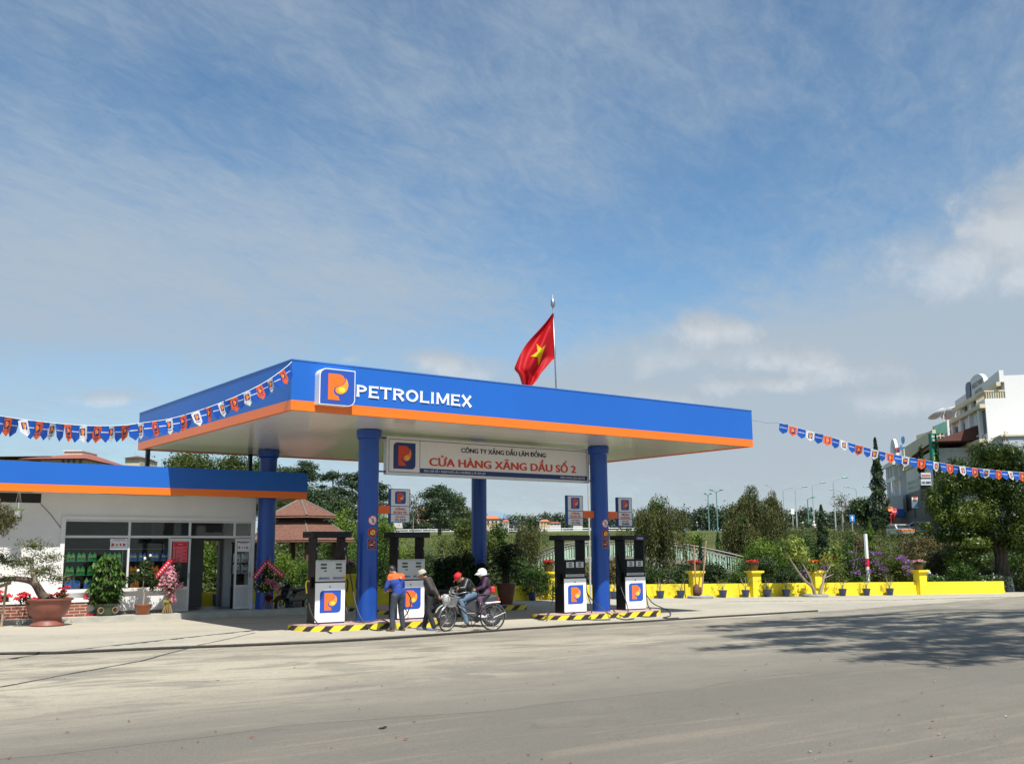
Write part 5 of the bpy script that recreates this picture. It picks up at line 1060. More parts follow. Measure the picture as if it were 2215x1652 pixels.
def bedtree():
    def bed(P, lab):
        p = online(P[0], .95); t = thing('round_planting_bed', lab, 'planting bed', p, group='round concrete planting beds'); t.scale = (.72, .72, .9); b = MB(); b.lathe([(.78, 0), (.80, .1), (.76, .13), (.68, .13), (.66, .1), (.01, .12)], 36); smooth_by_angle(b.build('kerb', mat('bed_concrete', (.33, .32, .29), .9, var=.15), t)); return p
    p = bed(s5(248, 1012), 'round concrete planting bed below the two wooden stakes'); q = lambda u, v, dy=0.: tuple(at(*s5(u, v), 1, p.y+dy)-p)
    t = thing('tree_stump', 'short dark carved stump held between two tall wooden stakes', 'stump', p); b = MB(); b.tube([q(225, 995), q(210, 960), q(215, 930), q(208, 890)], [.2, .14, .16, .04], 8); b.tube([q(235, 990), q(245, 940), q(252, 925)], [.1, .07, .04], 7); b.build('stump', mat('stump_wood', (.10, .05, .03), .9, var=.4, bump=.8), t, smooth=True)
    for k, (a, c_) in enumerate([((205, 885), (190, 525)), ((262, 992), (305, 488))]): b = MB(); s = thing('wooden_stake', ['left wooden stake above the carved stump', 'right leaning wooden stake beside the carved stump'][k], 'stake', p); b.tube([q(a[0], 995) if k == 0 else q(*a), q(*a), q(*c_)] if k == 0 else [q(*a), q(*c_)], .035, 6); b.build('pole', mat('stake_wood', (.30, .19, .12), .85, var=.3, scale=12), s)
    p = bed(s5(1328, 1000), 'round concrete planting bed below the bare-branched tree'); t = thing('frangipani_tree', 'sparse pale-branched tree leaning out of its round bed in front of the yellow wall', 'tree', p); q = lambda u, v, dy=0.: tuple(at(*s5(u, v), 1, p.y+dy)-p)
    for pts, r0, r1 in [([q(1330, 1000), q(1300, 920), q(1240, 870), q(1170, 780), q(1080, 640), q(1035, 560)], .075, .025), ([q(1300, 920), q(1285, 850), q(1240, 760), q(1200, 690)], .06, .025), ([q(1285, 830), q(1300, 790), q(1340, 770)], .035, .02), ([q(1375, 1000), q(1400, 900), q(1410, 840), q(1440, 780), q(1480, 710)], .07, .025), ([q(1410, 840), q(1380, 810), q(1340, 770)], .04, .02), ([q(1410, 840), q(1460, 820), q(1500, 800)], .03, .015)]: trunk(t, pts, r0, r1, mat('bark_pink', (.27, .22, .17), .8, var=.2, scale=8))
    rn = np.random.default_rng(4); P_, N_, sh = blob_points(rn, [(q(1020, 540), (.5, .4, .4)), (q(1130, 560), (.7, .4, .55)), (q(1180, 620), (.5, .4, .4)), (q(1300, 740), (.35, .3, .25)), (q(1440, 660), (.4, .3, .4)), (q(1520, 590), (.5, .35, .6)), (q(1110, 500), (.3, .3, .3))], 1500); leaves('crown', leafmat('leaf_frangi', (.07, .12, .02), (.28, .34, .07), .35), P_, N_, .2, .42, 4, t, sh, droop=.5)
    P_, N_, sh = blob_points(rn, [(q(1445, 660), (.3, .2, .12))], 60); leaves('flowers', MATS['petal_orange'], P_, N_, .13, .7, 5, t)
bedtree()
def post():
    b0 = base_of(s5(1810, 830)[0], 53); z1 = ztop(0, s5(1800, 485)[1], 53); t = thing('striped_post', 'tall white post with a red band behind the yellow wall', 'post', b0); H = z1-b0.z; b = MB(); b.box(-.085, .085, -.05, .05, 0, H); b.build('post', WHITE, t); b = MB(); b.box(-.09, .09, -.055, .055, H*.44, H*.58); b.build('band', RED, t)
post()
# ------------------------------------------------------------------ bridge
def bridge():
    top = [(1110, 1232), (1126, 1223), (1165, 1205), (1218, 1184), (1260, 1174), (1320, 1170), (1390, 1170), (1472, 1176), (1530, 1186), (1580, 1197), (1608, 1204)]
    D0, D1 = 62, 56; L_ = []
    for u, v in top: f = (u-1110)/500; L_.append(atd(u, v, D0+(D1-D0)*f))
    t = thing('arched_footbridge', 'arched garden footbridge with white and green slatted railings', 'bridge'); Q = catmull(L_, 8); rail = mat('rail_grey', (.25, .24, .22), .6); sl_ = mat('slat_mint', (.52, .70, .58), .5)
    off = Vector((.45, 1.7, 0))
    for nm, o_ in (('near', Vector((0, 0, 0))), ('far', off)):
        b = MB(); b.tube([p+o_ for p in Q], .05, 6); b.build('top_rail', rail, t); b = MB(); b.tube([p+o_+Vector((0, 0, -.16)) for p in Q], .03, 5); b.build('mid_rail', rail, t)
    for nm, o_ in (('near', Vector((0, 0, 0))), ('far', off)):
        b = MB(); S = 0; last = None
        for p, q in zip(Q, Q[1:]):
            n = max(1, int((q-p).length/.17))
            for k in range(n):
                c_ = p.lerp(q, k/n)+o_; b.box(c_.x-.022, c_.x+.022, c_.y-.022, c_.y+.022, c_.z-.86, c_.z-.19)
        b.build('railing_slats', sl_, t)
    b = MB(); vs = []
    for p in Q: vs += [p+Vector((-.05, -.15, -.9)), p+off+Vector((.05, .15, -.9)), p+off+Vector((.05, .15, -1.12)), p+Vector((-.05, -.15, -1.12))]
    fs = []
    for i in range(len(Q)-1):
        for k in range(4): fs.append((4*i+k, 4*i+4+k, 4*i+4+(k+1) % 4, 4*i+(k+1) % 4))
    b.add(vs, fs); b.build('deck', mat('bridge_concrete', (.34, .32, .28), .9, var=.15), t)
bridge()
def gazebo():
    dp = 46.5; c = base_of(648, dp); t = thing('pavilion', 'garden pavilion with a two-tiered brown tiled hexagonal roof', 'pavilion', c); z = lambda v: ztop(0, v, dp)-c.z
    m = bpy.data.materials.new('roof_tiles'); m.use_nodes = True; nt = m.node_tree; N = nt.nodes; L = nt.links; b_ = N['Principled BSDF']; b_.inputs['Roughness'].default_value = .8; tc = N.new('ShaderNodeTexCoord'); n = N.new('ShaderNodeTexNoise'); n.inputs['Scale'].default_value = 7; n.inputs['Detail'].default_value = 6; n.inputs['Roughness'].default_value = .8; L.new(tc.outputs['Object'], n.inputs[0]); r = N.new('ShaderNodeValToRGB'); r.color_ramp.elements[0].position = .35; r.color_ramp.elements[0].color = (.10, .055, .04, 1); r.color_ramp.elements[1].position = .65; r.color_ramp.elements[1].color = (.23, .095, .06, 1); L.new(n.outputs[0], r.inputs[0]); L.new(r.outputs[0], b_.inputs['Base Color'])
    w = N.new('ShaderNodeTexWave'); w.bands_direction = 'Z'; w.inputs['Scale'].default_value = 3.2; L.new(tc.outputs['Object'], w.inputs[0]); bp = N.new('ShaderNodeBump'); bp.inputs['Distance'].default_value = .04; L.new(w.outputs[0], bp.inputs['Height']); L.new(bp.outputs[0], b_.inputs['Normal'])
    def hexa(R, zz, rot=.25): return [(R*math.cos(rot+k*PI/3), R*math.sin(rot+k*PI/3), zz) for k in range(6)]
    R1 = pxw(80, dp); R2 = pxw(122, dp)
    for nm, r0, z0, r1, z1 in (('upper_roof', R1, z(1121), .05, z(1083)), ('lower_roof', R2, z(1173), R1*.72, z(1131))):
        b = MB(); a = hexa(r0, z0); c_ = hexa(r1, z1); lo = hexa(r0, z0-.09); b.add(a+c_+lo, [(k, (k+1) % 6, 6+(k+1) % 6, 6+k) for k in range(6)]+[(12+k, 12+(k+1) % 6, (k+1) % 6, k) for k in range(6)]+[tuple(range(17, 11, -1)), tuple(range(6, 12))]); o = b.build(nm, m, t)
        b = MB()
        for k in range(6): b.tube([a[k], c_[k]], .05, 5)
        b.build('ridge', mat('ridge_grey', (.16, .13, .11), .8), o)
    b = MB(); b.lathe([(R1*.68, z(1132)), (R1*.68, z(1122))], 6); b.build('clerestory', mat('dark_wood', (.05, .03, .02), .8), t)
    for k in range(6): p = hexa(R2*.82, 0)[k]; b = MB(); b.box(p[0]-.1, p[0]+.1, p[1]-.1, p[1]+.1, 0, z(1170)); b.build('post', mat('post_brown', (.12, .06, .04), .7), t)
gazebo()
# ------------------------------------------------------------------ garden trees and shrubs behind the wall
willows = [(1420, 1062, 55, 128, 1.9), (1625, 1041, 62, 88, 1.6), (1676, 1054, 65, 62, 1.2), (1604, 1098, 60, 84, 1.2)]
wl = ['drooping willow with olive foliage right of the far right pump', 'tallest of the willows left of the street lamps', 'narrow willow right behind the tallest willow', 'low dark willow on the left side of the tallest willow']
for i, (u, v, d, w, dn) in enumerate(willows): tree('willow_tree', wl[i], 'willow', u, v, d, w, 'willow', 11+i, 'weeping willows in the garden', dens=dn*1.5)
tree('willow_tree', 'short olive willow in front of the arched footbridge between columns', 'willow', 1150, 1106, 62, 74, 'willow', 31, 'weeping willows in the garden', dens=1.2)
tree('conifer', 'slim dark conifer right of the tall willows', 'conifer tree', 1781, 1091, 60, 62, 'conifer', 3, dens=1.3)
tree('conifer', 'small dark conifer in front of the bridge railing', 'conifer tree', 1515, 1166, 52, 26, 'conifer', 4); tree('conifer', 'small dark conifer behind the bridge left of the willows', 'conifer tree', 1580, 1146, 66, 26, 'conifer', 5)
tree('pine_sapling', 'bright green young pine behind the bridge', 'pine', 1554, 1150, 60, 44, 'conifer', 6, mats=L_MID, dens=.6); tree('pine_sapling', 'bright tufted young pine left of the parked cars', 'pine', 1884, 1120, 66, 58, 'conifer', 7, mats=L_BRIGHT, dens=.7)
tree('pine_sapling', 'low tufted pine left of the red and white striped post', 'pine', 1842, 1143, 62, 54, 'shrub', 8, mats=L_MID, dens=.9)
def sh(u, v, d, w, m, seed, lab, kind='shrub', dens=1., name='shrub'): return tree(name, lab, 'shrub', u, v, d, w, kind, seed, mats=m, dens=dens)
SHR = [(612, 1196, 44, 80, L_BRIGHT, 'bright bamboo-like shrub under the left side of the pavilion'), (668, 1206, 42, 70, L_MID, 'leafy shrub in front of the pavilion posts'), (705, 1190, 44, 74, L_DARK, 'dark shrub right of the pavilion'), (742, 1096, 50, 92, L_BRIGHT, 'tall bright green bamboo right of the pavilion'), (838, 1102, 52, 76, L_BRIGHT, 'tall bright green bamboo right of the left front column'),
 (790, 1180, 43, 84, L_MID, 'green shrub behind the left front column'), (845, 1186, 43, 74, L_MID, 'green shrub behind the second pump'), (900, 1180, 50, 70, L_OLIVE, 'yellowish shrub seen through the second pump'), (880, 1236, 41, 90, L_BRIGHT, 'low bright shrub behind the man with the cap'), (975, 1150, 52, 70, L_OLIVE, 'olive shrub left of the rear right column'), (945, 1200, 45, 80, L_DARK, 'dark shrub left of the rear right column'),
 (1010, 1196, 46, 80, L_DARK, 'dark shrub directly behind the rear right column'), (1065, 1150, 54, 60, L_OLIVE, 'olive shrub right of the rear right column'), (1110, 1190, 46, 72, L_MID, 'shrub behind the large potted palm'), (1165, 1226, 44, 90, L_MID, 'low shrub below the left end of the footbridge'), (1226, 1236, 46, 60, L_OLIVE, 'low shrub behind the third pump'),
 (1262, 1215, 47, 60, L_BROWN, 'brownish shrub just left of the right front column'), (1325, 1200, 48, 60, L_BROWN, 'brownish twiggy shrub between the right pumps'), (1405, 1226, 49, 110, L_DARK, 'dark shrub below the drooping willow'), (1480, 1216, 50, 70, L_DARK, 'dark shrub left of the pier with stakes'), (1545, 1208, 50, 80, L_DARK, 'dark spiky shrub in front of the footbridge'), (1600, 1232, 50, 80, L_MID, 'low dark shrub at the right end of the footbridge'),
 (1660, 1168, 52, 120, L_BRIGHT, 'wide feathery bright green shrub below the willows'), (1640, 1200, 50, 90, L_DARK, 'dark shrub under the feathery shrub'), (1720, 1178, 54, 70, L_OLIVE, 'yellow-green shrub behind the bare-branched tree'), (1752, 1150, 66, 80, L_MID, 'green shrub on the slope left of the dark conifer'), (1700, 1226, 50, 90, L_DARK, 'low dark shrub behind the bare-branched tree'), (1790, 1212, 52, 90, L_OLIVE, 'olive shrub at the foot of the dark conifer'),
 (1650, 1135, 80, 120, L_BROWN, 'brown hedge below the street lamps'), (560, 1190, 48, 90, L_MID, 'green bush behind the shop side'), (425, 1120, 42, 70, L_BRIGHT, 'bright shrub seen through the open shop doorway'), (470, 1130, 43, 70, L_OLIVE, 'olive shrub behind the open shop doorway'), (1508, 1148, 76, 44, L_BRIGHT, 'small bright bush on the grass behind the footbridge'), (1080, 1130, 78, 60, L_MID, 'green bush on the grass slope right of the rear right column'), (1010, 1120, 80, 60, L_OLIVE, 'olive bush on the grass slope behind the rear column')]
for i, (u, v, d, w, m, lab) in enumerate(SHR): sh(u, v-6, d, w*1.35, m, 100+i, lab, dens=1.1)
def flowershrub(u, v, d, w, lab, seed, m=L_MID, nf=200, fcol=F_PURP, fl=.9, dens=1.):
    t = sh(u, v, d, w, m, seed, lab, name='flowering_shrub', dens=dens); H = ztop(u, v, d)-t.location.z; W = pxw(w, d); r = np.random.default_rng(seed); cl = [((r.uniform(-.42, .42)*W, r.uniform(-.45, -.1)*W, H*r.uniform(.35, fl)), (.35, .2, .15)) for _ in range(12)]; P, N_, s_ = blob_points(r, cl, nf); leaves('flowers', fcol, P, N_, max(.10, d/1033*1.6), .7, seed, t)
flowershrub(1885, 1180, 54, 110, 'large purple-flowered shrub behind the striped post', 200, L_OLIVE, 420); flowershrub(1940, 1192, 52, 90, 'purple-flowered shrub right of the striped post', 201, L_OLIVE, 300); flowershrub(1838, 1184, 53, 70, 'purple-flowered shrub left of the striped post', 204, L_MID, 120)
flowershrub(1740, 1205, 51, 90, 'purple-flowered shrub behind the bare-branched tree', 202, L_MID, 220); flowershrub(1400, 1200, 50, 80, 'lilac-flowered shrub below the drooping willow', 203, L_OLIVE, 60, leafmat('petal_lilac', (.4, .3, .5), (.65, .55, .75), .3)); flowershrub(2045, 1172, 58, 120, 'brownish shrub with few purple blooms left of the large tree', 205, leafmat('leaf_rust', (.07, .06, .025), (.17, .145, .05), .3), 130)
flowershrub(2110, 1186, 60, 150, 'olive shrub with a purple spray beneath the large tree', 206, L_OLIVE, 90); sh(2010, 1150, 74, 160, L_BROWN, 207, 'brown hedge in front of the parked cars'); sh(2180, 1180, 66, 140, L_MID, 208, 'green shrub behind the trunk of the large tree'); sh(1880, 1152, 76, 150, L_BROWN, 209, 'rusty brown hedge along the upper street'); sh(2090, 1205, 54, 100, L_MID, 210, 'low green shrub behind the right end of the wall')
def whiteflowers():
    b = base_of(2080, 55); t = thing('white_flower_bed', 'bed of small white flowers behind the right end of the yellow wall', 'flower bed', b); r = np.random.default_rng(7); W = pxw(190, 55); e = Vector((RT[0], RT[1], 0)).normalized(); n = 2600; s_ = (r.random(n)-.5)*W; P = np.stack([s_*e.x+r.normal(size=n)*.3, s_*e.y+r.normal(size=n)*.3, .75*r.random(n)+.1], 1); N_ = np.tile((0, -.5, 1.), (n, 1)); leaves('foliage', L_MID, P, N_, .14, .4, 7, t); k = 170; leaves('flowers', F_WHITE, P[:k]+np.array([0, -.1, .1]), N_[:k], .12, .9, 8, t)
    for i, (u, v) in enumerate([(890, 1148), (1020, 1140), (1015, 1175)]): q = atd(*c5(u, v), 53); o = thing('hydrangea', 'pale blue round flower head %s behind the wall' % ['left of the rightmost pier', 'upper right of the rightmost pier', 'low right of the rightmost pier'][i], 'flower', (q.x, q.y, G(q.x, q.y))); hh = q.z-o.location.z; P, N_, s_ = blob_points(r, [((0, 0, hh), (.17, .17, .14))], 70, .2); leaves('bloom', leafmat('petal_blue', (.5, .55, .7), (.75, .78, .85), .3), P, N_, .09, .9, 3, o); P, N_, s_ = blob_points(r, [((0, 0, hh*.6), (.25, .25, hh*.4))], 60); leaves('foliage', L_MID, P, N_, .16, .5, 3, o)
whiteflowers()
def bigtree():
    d = 56.; b = base_of(2164, d); b.z = G(b.x, b.y)-.1; t = thing('fig_tree', 'large dense glossy tree with whitewashed trunk at the right edge', 'tree', b); q = lambda u, v, dd=0.: tuple(atd(u, v, d+dd)-b)
    r = np.random.default_rng(21); bl = []
    spec = [(2060, 1090, 40, 45), (2100, 1040, 52, 46), (2150, 1000, 48, 34), (2190, 1070, 60, 60), (2120, 1110, 56, 48), (2050, 1050, 34, 34), (2210, 1010, 50, 40), (2260, 1060, 70, 70), (2035, 1125, 26, 20), (2150, 1150, 62, 36), (2220, 1140, 62, 44), (2085, 1150, 44, 30), (2290, 1120, 60, 50), (2010, 1068, 16, 12), (2000, 1136, 20, 10), (2180, 975, 26, 18), (2110, 1180, 40, 16), (2200, 1185, 50, 18), (2070, 1010, 30, 22), (2070, 1120, 40, 30), (2330, 1050, 60, 60), (2018, 1090, 28, 34), (2040, 1160, 34, 24), (2150, 1050, 50, 50), (2230, 1090, 60, 60), (2080, 1200, 44, 26), (2240, 1215, 50, 26), (2120, 1215, 34, 18), (2150, 985, 60, 30), (2060, 1045, 44, 40)]
    for i, (u, v, ru, rv) in enumerate(spec):
        for dd in (-1.6, 1.4): bl.append((q(u+r.uniform(-8, 8), v+r.uniform(-6, 6), dd+r.uniform(-.8, .8)), (pxw(ru, d)*.82, pxw(ru, d)*.75, pxw(rv, d)*.86)))
    P, N_, sh_ = blob_points(r, bl, 125000, .5); leaves('crown', leafmat('leaf_fig', (.018, .042, .008), (.12, .165, .025), .28, .4), P, N_, .15, .42, 21, t, sh_, spread=.7, droop=.35)
    P, N_, sh_ = blob_points(r, [(q(u, v), (.2, .2, pxw(24, d))) for u, v in ((2095, 975), (2130, 958), (2175, 950), (2215, 965), (2060, 1000))], 500); leaves('shoots', L_BROWN, P, N_, .12, .3, 22, t, sh_)
    bx = MB(); 
    for k in range(9): a = k*.7; bx.tube(catmull([(.42*math.cos(a), .42*math.sin(a), -.05), (.28*math.cos(a+.3), .28*math.sin(a+.3), 1.0), (.26*math.cos(a+.9), .26*math.sin(a+.9), 2.1), (.7*math.cos(a+.6), .7*math.sin(a+.6), 3.6)]), [.15-.003*i for i in range(25)], 7)
    bx.build('trunk', mat('bark_fig', (.10, .08, .065), .9, var=.35, scale=4, bump=.7), t, smooth=True)
    bx = MB()
    for k in range(9): a = k*.7; bx.tube(catmull([(.425*math.cos(a), .425*math.sin(a), -.05), (.36*math.cos(a+.1), .36*math.sin(a+.1), .4), (.30*math.cos(a+.28), .30*math.sin(a+.28), .85)]), .158, 7)
    bx.build('whitewash', mat('whitewash', (.50, .45, .42), .9, var=.3, scale=3), t, smooth=True)
    for i in range(8): c_ = bl[i*3][0]; trunk(t, [(.2, .0, 2.6), (c_[0]*.5, c_[1]*.5, (2.8+c_[2])*.5), c_], .14, .03, name='limb', n=6)
bigtree()
# ------------------------------------------------------------------ large background trees
BT = [('pine', 660, 990, 105, 120, L_PINE, 'tallest flat-crowned pine behind the pavilion'), ('pine', 620, 1004, 112, 110, L_PINE, 'pine left of the tallest one behind the shop roof'), ('pine', 718, 1016, 110, 90, L_PINE, 'pine immediately left of the left front column'), ('pine', 760, 1018, 118, 90, L_PINE, 'pine hidden partly by the left front column'), ('round', 690, 1050, 100, 190, L_PINE, 'broad dark tree mass filling in behind the pavilion and pines'), ('pine', 812, 1040, 112, 90, L_PINE, 'pine just right of the left front column'), ('round', 570, 978, 100, 130, L_MID, 'broad green tree behind the rear left column'), ('round', 400, 964, 90, 210, L_OLIVE, 'olive tree rising over the shop roof'), ('round', 500, 968, 92, 200, L_OLIVE, 'wide olive tree over the right half of the shop roof'), ('bare', 310, 968, 80, 70, L_DARK, 'sparse tree left of the canopy support post'),
 ('pine', 640, 1070, 90, 150, L_DARK, 'dark low tree mass right behind the pavilion roof'), ('pine', 730, 1080, 88, 120, L_PINE, 'dark tree behind the bamboo'), ('pine', 950, 1047, 190, 125, L_PINE, 'umbrella-shaped pine right of the left price sign'), ('bare', 893, 1062, 180, 36, L_DARK, 'half bare tree right of the left price sign'), ('bare', 1010, 1090, 190, 40, L_DARK, 'pale thin tree left of the rear right column'), ('pine', 985, 1075, 200, 90, L_PINE, 'dark pine beside the rear right column')]
for i, (k, u, v, d, w, m, lab) in enumerate(BT): tree('pine_tree' if k == 'pine' else ('bare_tree' if k == 'bare' else 'broadleaf_tree'), lab, 'tree', u, v, d, w, k, 300+i, 'tall trees behind the station', mats=m, dens=1.2)
tree('araucaria', 'tall narrow araucaria beside the street buildings', 'tree', 1908, 942, 128, 66, 'conifer', 330, mats=L_DARK, dens=1.4, lean=0); tree('broadleaf_tree', 'dark rounded tree left of the araucaria', 'tree', 1862, 1074, 150, 104, 'round', 331, mats=L_DARK, dens=1.3); tree('bare_tree', 'leafless tree behind the middle street lamps', 'tree', 1825, 1060, 140, 50, 'bare', 332)
tree('conifer', 'small dark conifer in front of the green vertical sign', 'conifer tree', 2042, 934, 112, 20, 'conifer', 333, vbase=1060, mats=L_DARK, dens=1.5); tree('broadleaf_tree', 'dark tree beside the green vertical sign', 'tree', 2006, 958, 118, 22, 'round', 334, vbase=1080, mats=L_DARK, dens=1.5)
def treeline():
    r = random.Random(5); i = 0; u = 860.
    while u < 2080:
        if u < 1050: v = 1104+r.uniform(-6, 6)
        elif u < 1460: v = 1108+r.uniform(-7, 5)
        elif u < 1600: v = 1086+r.uniform(-5, 6)
        else: v = 1094+r.uniform(-8, 8)
        w = r.uniform(36, 66); d = r.uniform(335, 400)
        tree('far_tree', '%s far tree %s' % (['rounded dark', 'broad dull green', 'low dark green', 'bluish green'][i % 4], WHERE(u, i)), 'tree', u, v, d, w, 'far', 500+i, 'distant treeline', mats=L_FAR, dens=.9); u += w*.42; i += 1
_w = {}
def WHERE(u, i):
    zones = [(905, 'left of the price sign post gap'), (960, 'behind the umbrella-shaped pine'), (1020, 'left of the rear right column'), (1080, 'right of the rear right column'), (1140, 'above the footbridge left end'), (1210, 'left of the RON 95 price sign'), (1300, 'behind the right front column'), (1380, 'behind the diesel price sign'), (1470, 'behind the drooping willow'), (1530, 'below the twin teal lamps'), (1600, 'left of the tallest willow'), (1700, 'behind the willows'), (1760, 'right of the willows'), (1830, 'left of the dark rounded tree'), (1900, 'behind the dark rounded tree'), (2100, 'behind the street buildings')]
    z = next(n for a, n in zones if u < a); _w[z] = _w.get(z, 0)+1
    return z+(['', ', second there', ', third there', ', fourth there', ', fifth there', ', sixth there']+[', number %d there' % k for k in range(7, 20)])[_w[z]-1]
treeline()
def thicket():
    r = np.random.default_rng(77); P = []; N_ = []; S_ = []
    def patch(u0, u1, d0, d1, h0, h1, n, q):
        for _ in range(n):
            d = r.uniform(d0, d1); u = r.uniform(u0, u1); p = atd(u, 1190, d); z = T(p.x, p.y); h = r.uniform(h0, h1)*(.7+.6*r.random()); w = h*r.uniform(.6, 1.1); k = r.random()
            m = q; dd = rand_dirs(r, m); dd[:, 2] = abs(dd[:, 2]); e = r.random(m)**.4
            P.append(np.array([p.x, p.y, z])+dd*e[:, None]*np.array([w, w, h])); N_.append(dd+np.array([0, 0, .3])); S_.append(np.full(m, k))
    patch(1630, 2140, 58, 116, .7, 1.5, 240, 130); patch(1600, 1990, 95, 150, 1.0, 2.0, 200, 90); patch(380, 560, 40, 50, 1.2, 2.4, 30, 150); patch(1960, 2260, 58, 100, 1.2, 2.4, 90, 150); patch(1490, 1660, 56, 74, .5, 1.2, 50, 110); patch(560, 1090, 46, 76, 1.2, 2.4, 190, 150); patch(1090, 1330, 50, 66, .8, 1.6, 60, 120); patch(1330, 1500, 50, 64, .9, 1.8, 50, 120); patch(560, 800, 76, 100, 2.5, 5.0, 70, 170); patch(-100, 560, 56, 90, 1.5, 3.0, 60, 60)
    o = leaves('thicket', leafmat('leaf_thicket', (.025, .048, .010), (.105, .125, .028), .25), np.concatenate(P), np.concatenate(N_), .19, .45, 77, None, np.concatenate(S_)); tag(o, 'mixed low shrubs and undergrowth covering the garden slope', 'undergrowth'); o['kind'] = 'stuff'
    r2 = np.random.default_rng(78); n = 26000; u = r2.uniform(500, 2300, n); d = 58+150*r2.random(n)**1.6; L_ = [atd(a, 1190, b_) for a, b_ in zip(u, d)]; P2 = np.array([(p.x, p.y, T(p.x, p.y)+.08) for p in L_]); o = leaves('grass', leafmat('grass_blades', (.06, .085, .015), (.16, .17, .04), .3), P2, np.tile((.5, -.8, .3), (n, 1)), .34, .3, 78, None, D=np.tile((0, 0, 1.), (n, 1))); tag(o, 'rough grass tufts on the slope below the far road', 'grass'); o['kind'] = 'stuff'
thicket()
def hills():
    b = MB(); pts = []
    for k in range(80):
        u = 600+k*20; v = 1122-14*math.exp(-((u-1060)/60)**2)-6*math.exp(-((u-1300)/160)**2)-3*math.sin(u*.02); pts.append((u, v))
    vs = []
    for u, v in pts: p = atd(u, v, 2400); q = atd(u, 1160, 2300); vs += [tuple(q), tuple(p), tuple(Vector(p)+Vector((FW[0]*500, FW[1]*500, -60)))]
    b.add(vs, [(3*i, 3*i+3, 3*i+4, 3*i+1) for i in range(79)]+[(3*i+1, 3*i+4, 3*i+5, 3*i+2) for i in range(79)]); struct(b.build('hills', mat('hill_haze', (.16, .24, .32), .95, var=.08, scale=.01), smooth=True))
hills()
# ------------------------------------------------------------------ shore road: railing, far houses, riders
def guardrail():
    pa, pb = base_of(700, 318), base_of(1400, 318); t = thing('roadside_railing', 'long white horizontal railing along the far lake road', 'railing'); d = pb-pa; n = 60
    for h in (.5, 1.15): b = MB(); b.tube([pa.lerp(pb, i/20)+Vector((0, 0, T(*(pa.lerp(pb, i/20))[:2])-pa.lerp(pb, i/20).z+h)) for i in range(21)], .13, 4); b.build('rail', mat('rail_white', (.62, .64, .65), .5), t)
    for i in range(24): p = pa.lerp(pb, i/23); z = T(p.x, p.y); b = MB(); b.box(p.x-.12, p.x+.12, p.y-.12, p.y+.12, z, z+1.3); b.build('post', mat('rail_white'), t)
guardrail()
def wallwhite():
    t = thing('concrete_wall', 'short pale wall piece on the far road right of the rear column', 'wall', base_of(1086, 200)); b = MB(); b.box(-1.1, 1.1, -.3, .3, 0, 1.7); b.build('panel', mat('far_white', (.5, .52, .52), .7), t); b = MB(); b.box(-1.2, 1.2, -.32, .32, 1.701, 1.9); b.build('cap', mat('far_white'), t)
wallwhite()
def house(u, v0, d, wpx, hpx, wall, roof, lab, flat=False):
    p = atd(u, v0, d); w = pxw(wpx, d)/2; h = pxw(hpx, d); t = thing('house', lab, 'house', p, -YAW, 'distant houses'); b = MB(); b.box(-w, w, 0, 2*w, -2, h*.6); b.build('wall', wall, t)
    b = MB(); 
    if flat: b.box(-w*1.1, w*1.1, -w*.1, 2.1*w, h*.6+.001, h)
    else: b.add([(-w*1.15, -w*.15, h*.6), (w*1.15, -w*.15, h*.6), (w*1.15, w*2.15, h*.6), (-w*1.15, w*2.15, h*.6), (-w*.5, w, h), (w*.5, w, h)], [(0, 1, 5, 4), (1, 2, 5), (2, 3, 4, 5), (3, 0, 4), (3, 2, 1, 0)])
    b.build('roof', roof, t); 
    for k in (-.5, .1, .6): b = MB(); b.box(w*k-w*.12, w*k+w*.12, -.06, -.001, h*.15, h*.42); b.build('window', mat('far_window', (.05, .06, .07), .3), t)
HW = [mat('house_white', (.55, .53, .5), .8), mat('house_cream', (.52, .4, .25), .8), mat('house_pink', (.5, .25, .2), .8)]; HR = [mat('roof_red', (.36, .09, .06), .8), mat('roof_orange', (.42, .16, .08), .8), mat('roof_greyblue', (.2, .24, .28), .7)]
for i, (u, v, w, h, a, c_, lab) in enumerate([(1064, 1135, 32, 22, 1, 1, 'cream villa with orange gables right of the rear column'), (1094, 1137, 14, 14, 0, 0, 'small white house with a red roof right of the villa'), (1178, 1135, 22, 12, 1, 1, 'small cream house above the footbridge'), (1200, 1136, 26, 8, 0, 0, 'low red-roofed shed left of the RON 95 price sign'), (915, 1112, 26, 14, 2, 0, 'pink house among the trees right of the left price sign'), (940, 1110, 14, 10, 0, 0, 'tiny red roof beside the pink house'), (860, 1128, 20, 10, 0, 2, 'grey-blue roof behind the left price sign'), (1250, 1134, 20, 8, 0, 2, 'low grey shed by the right front column')]): house(u, v, 326, w, h, HW[a], HR[c_], lab)
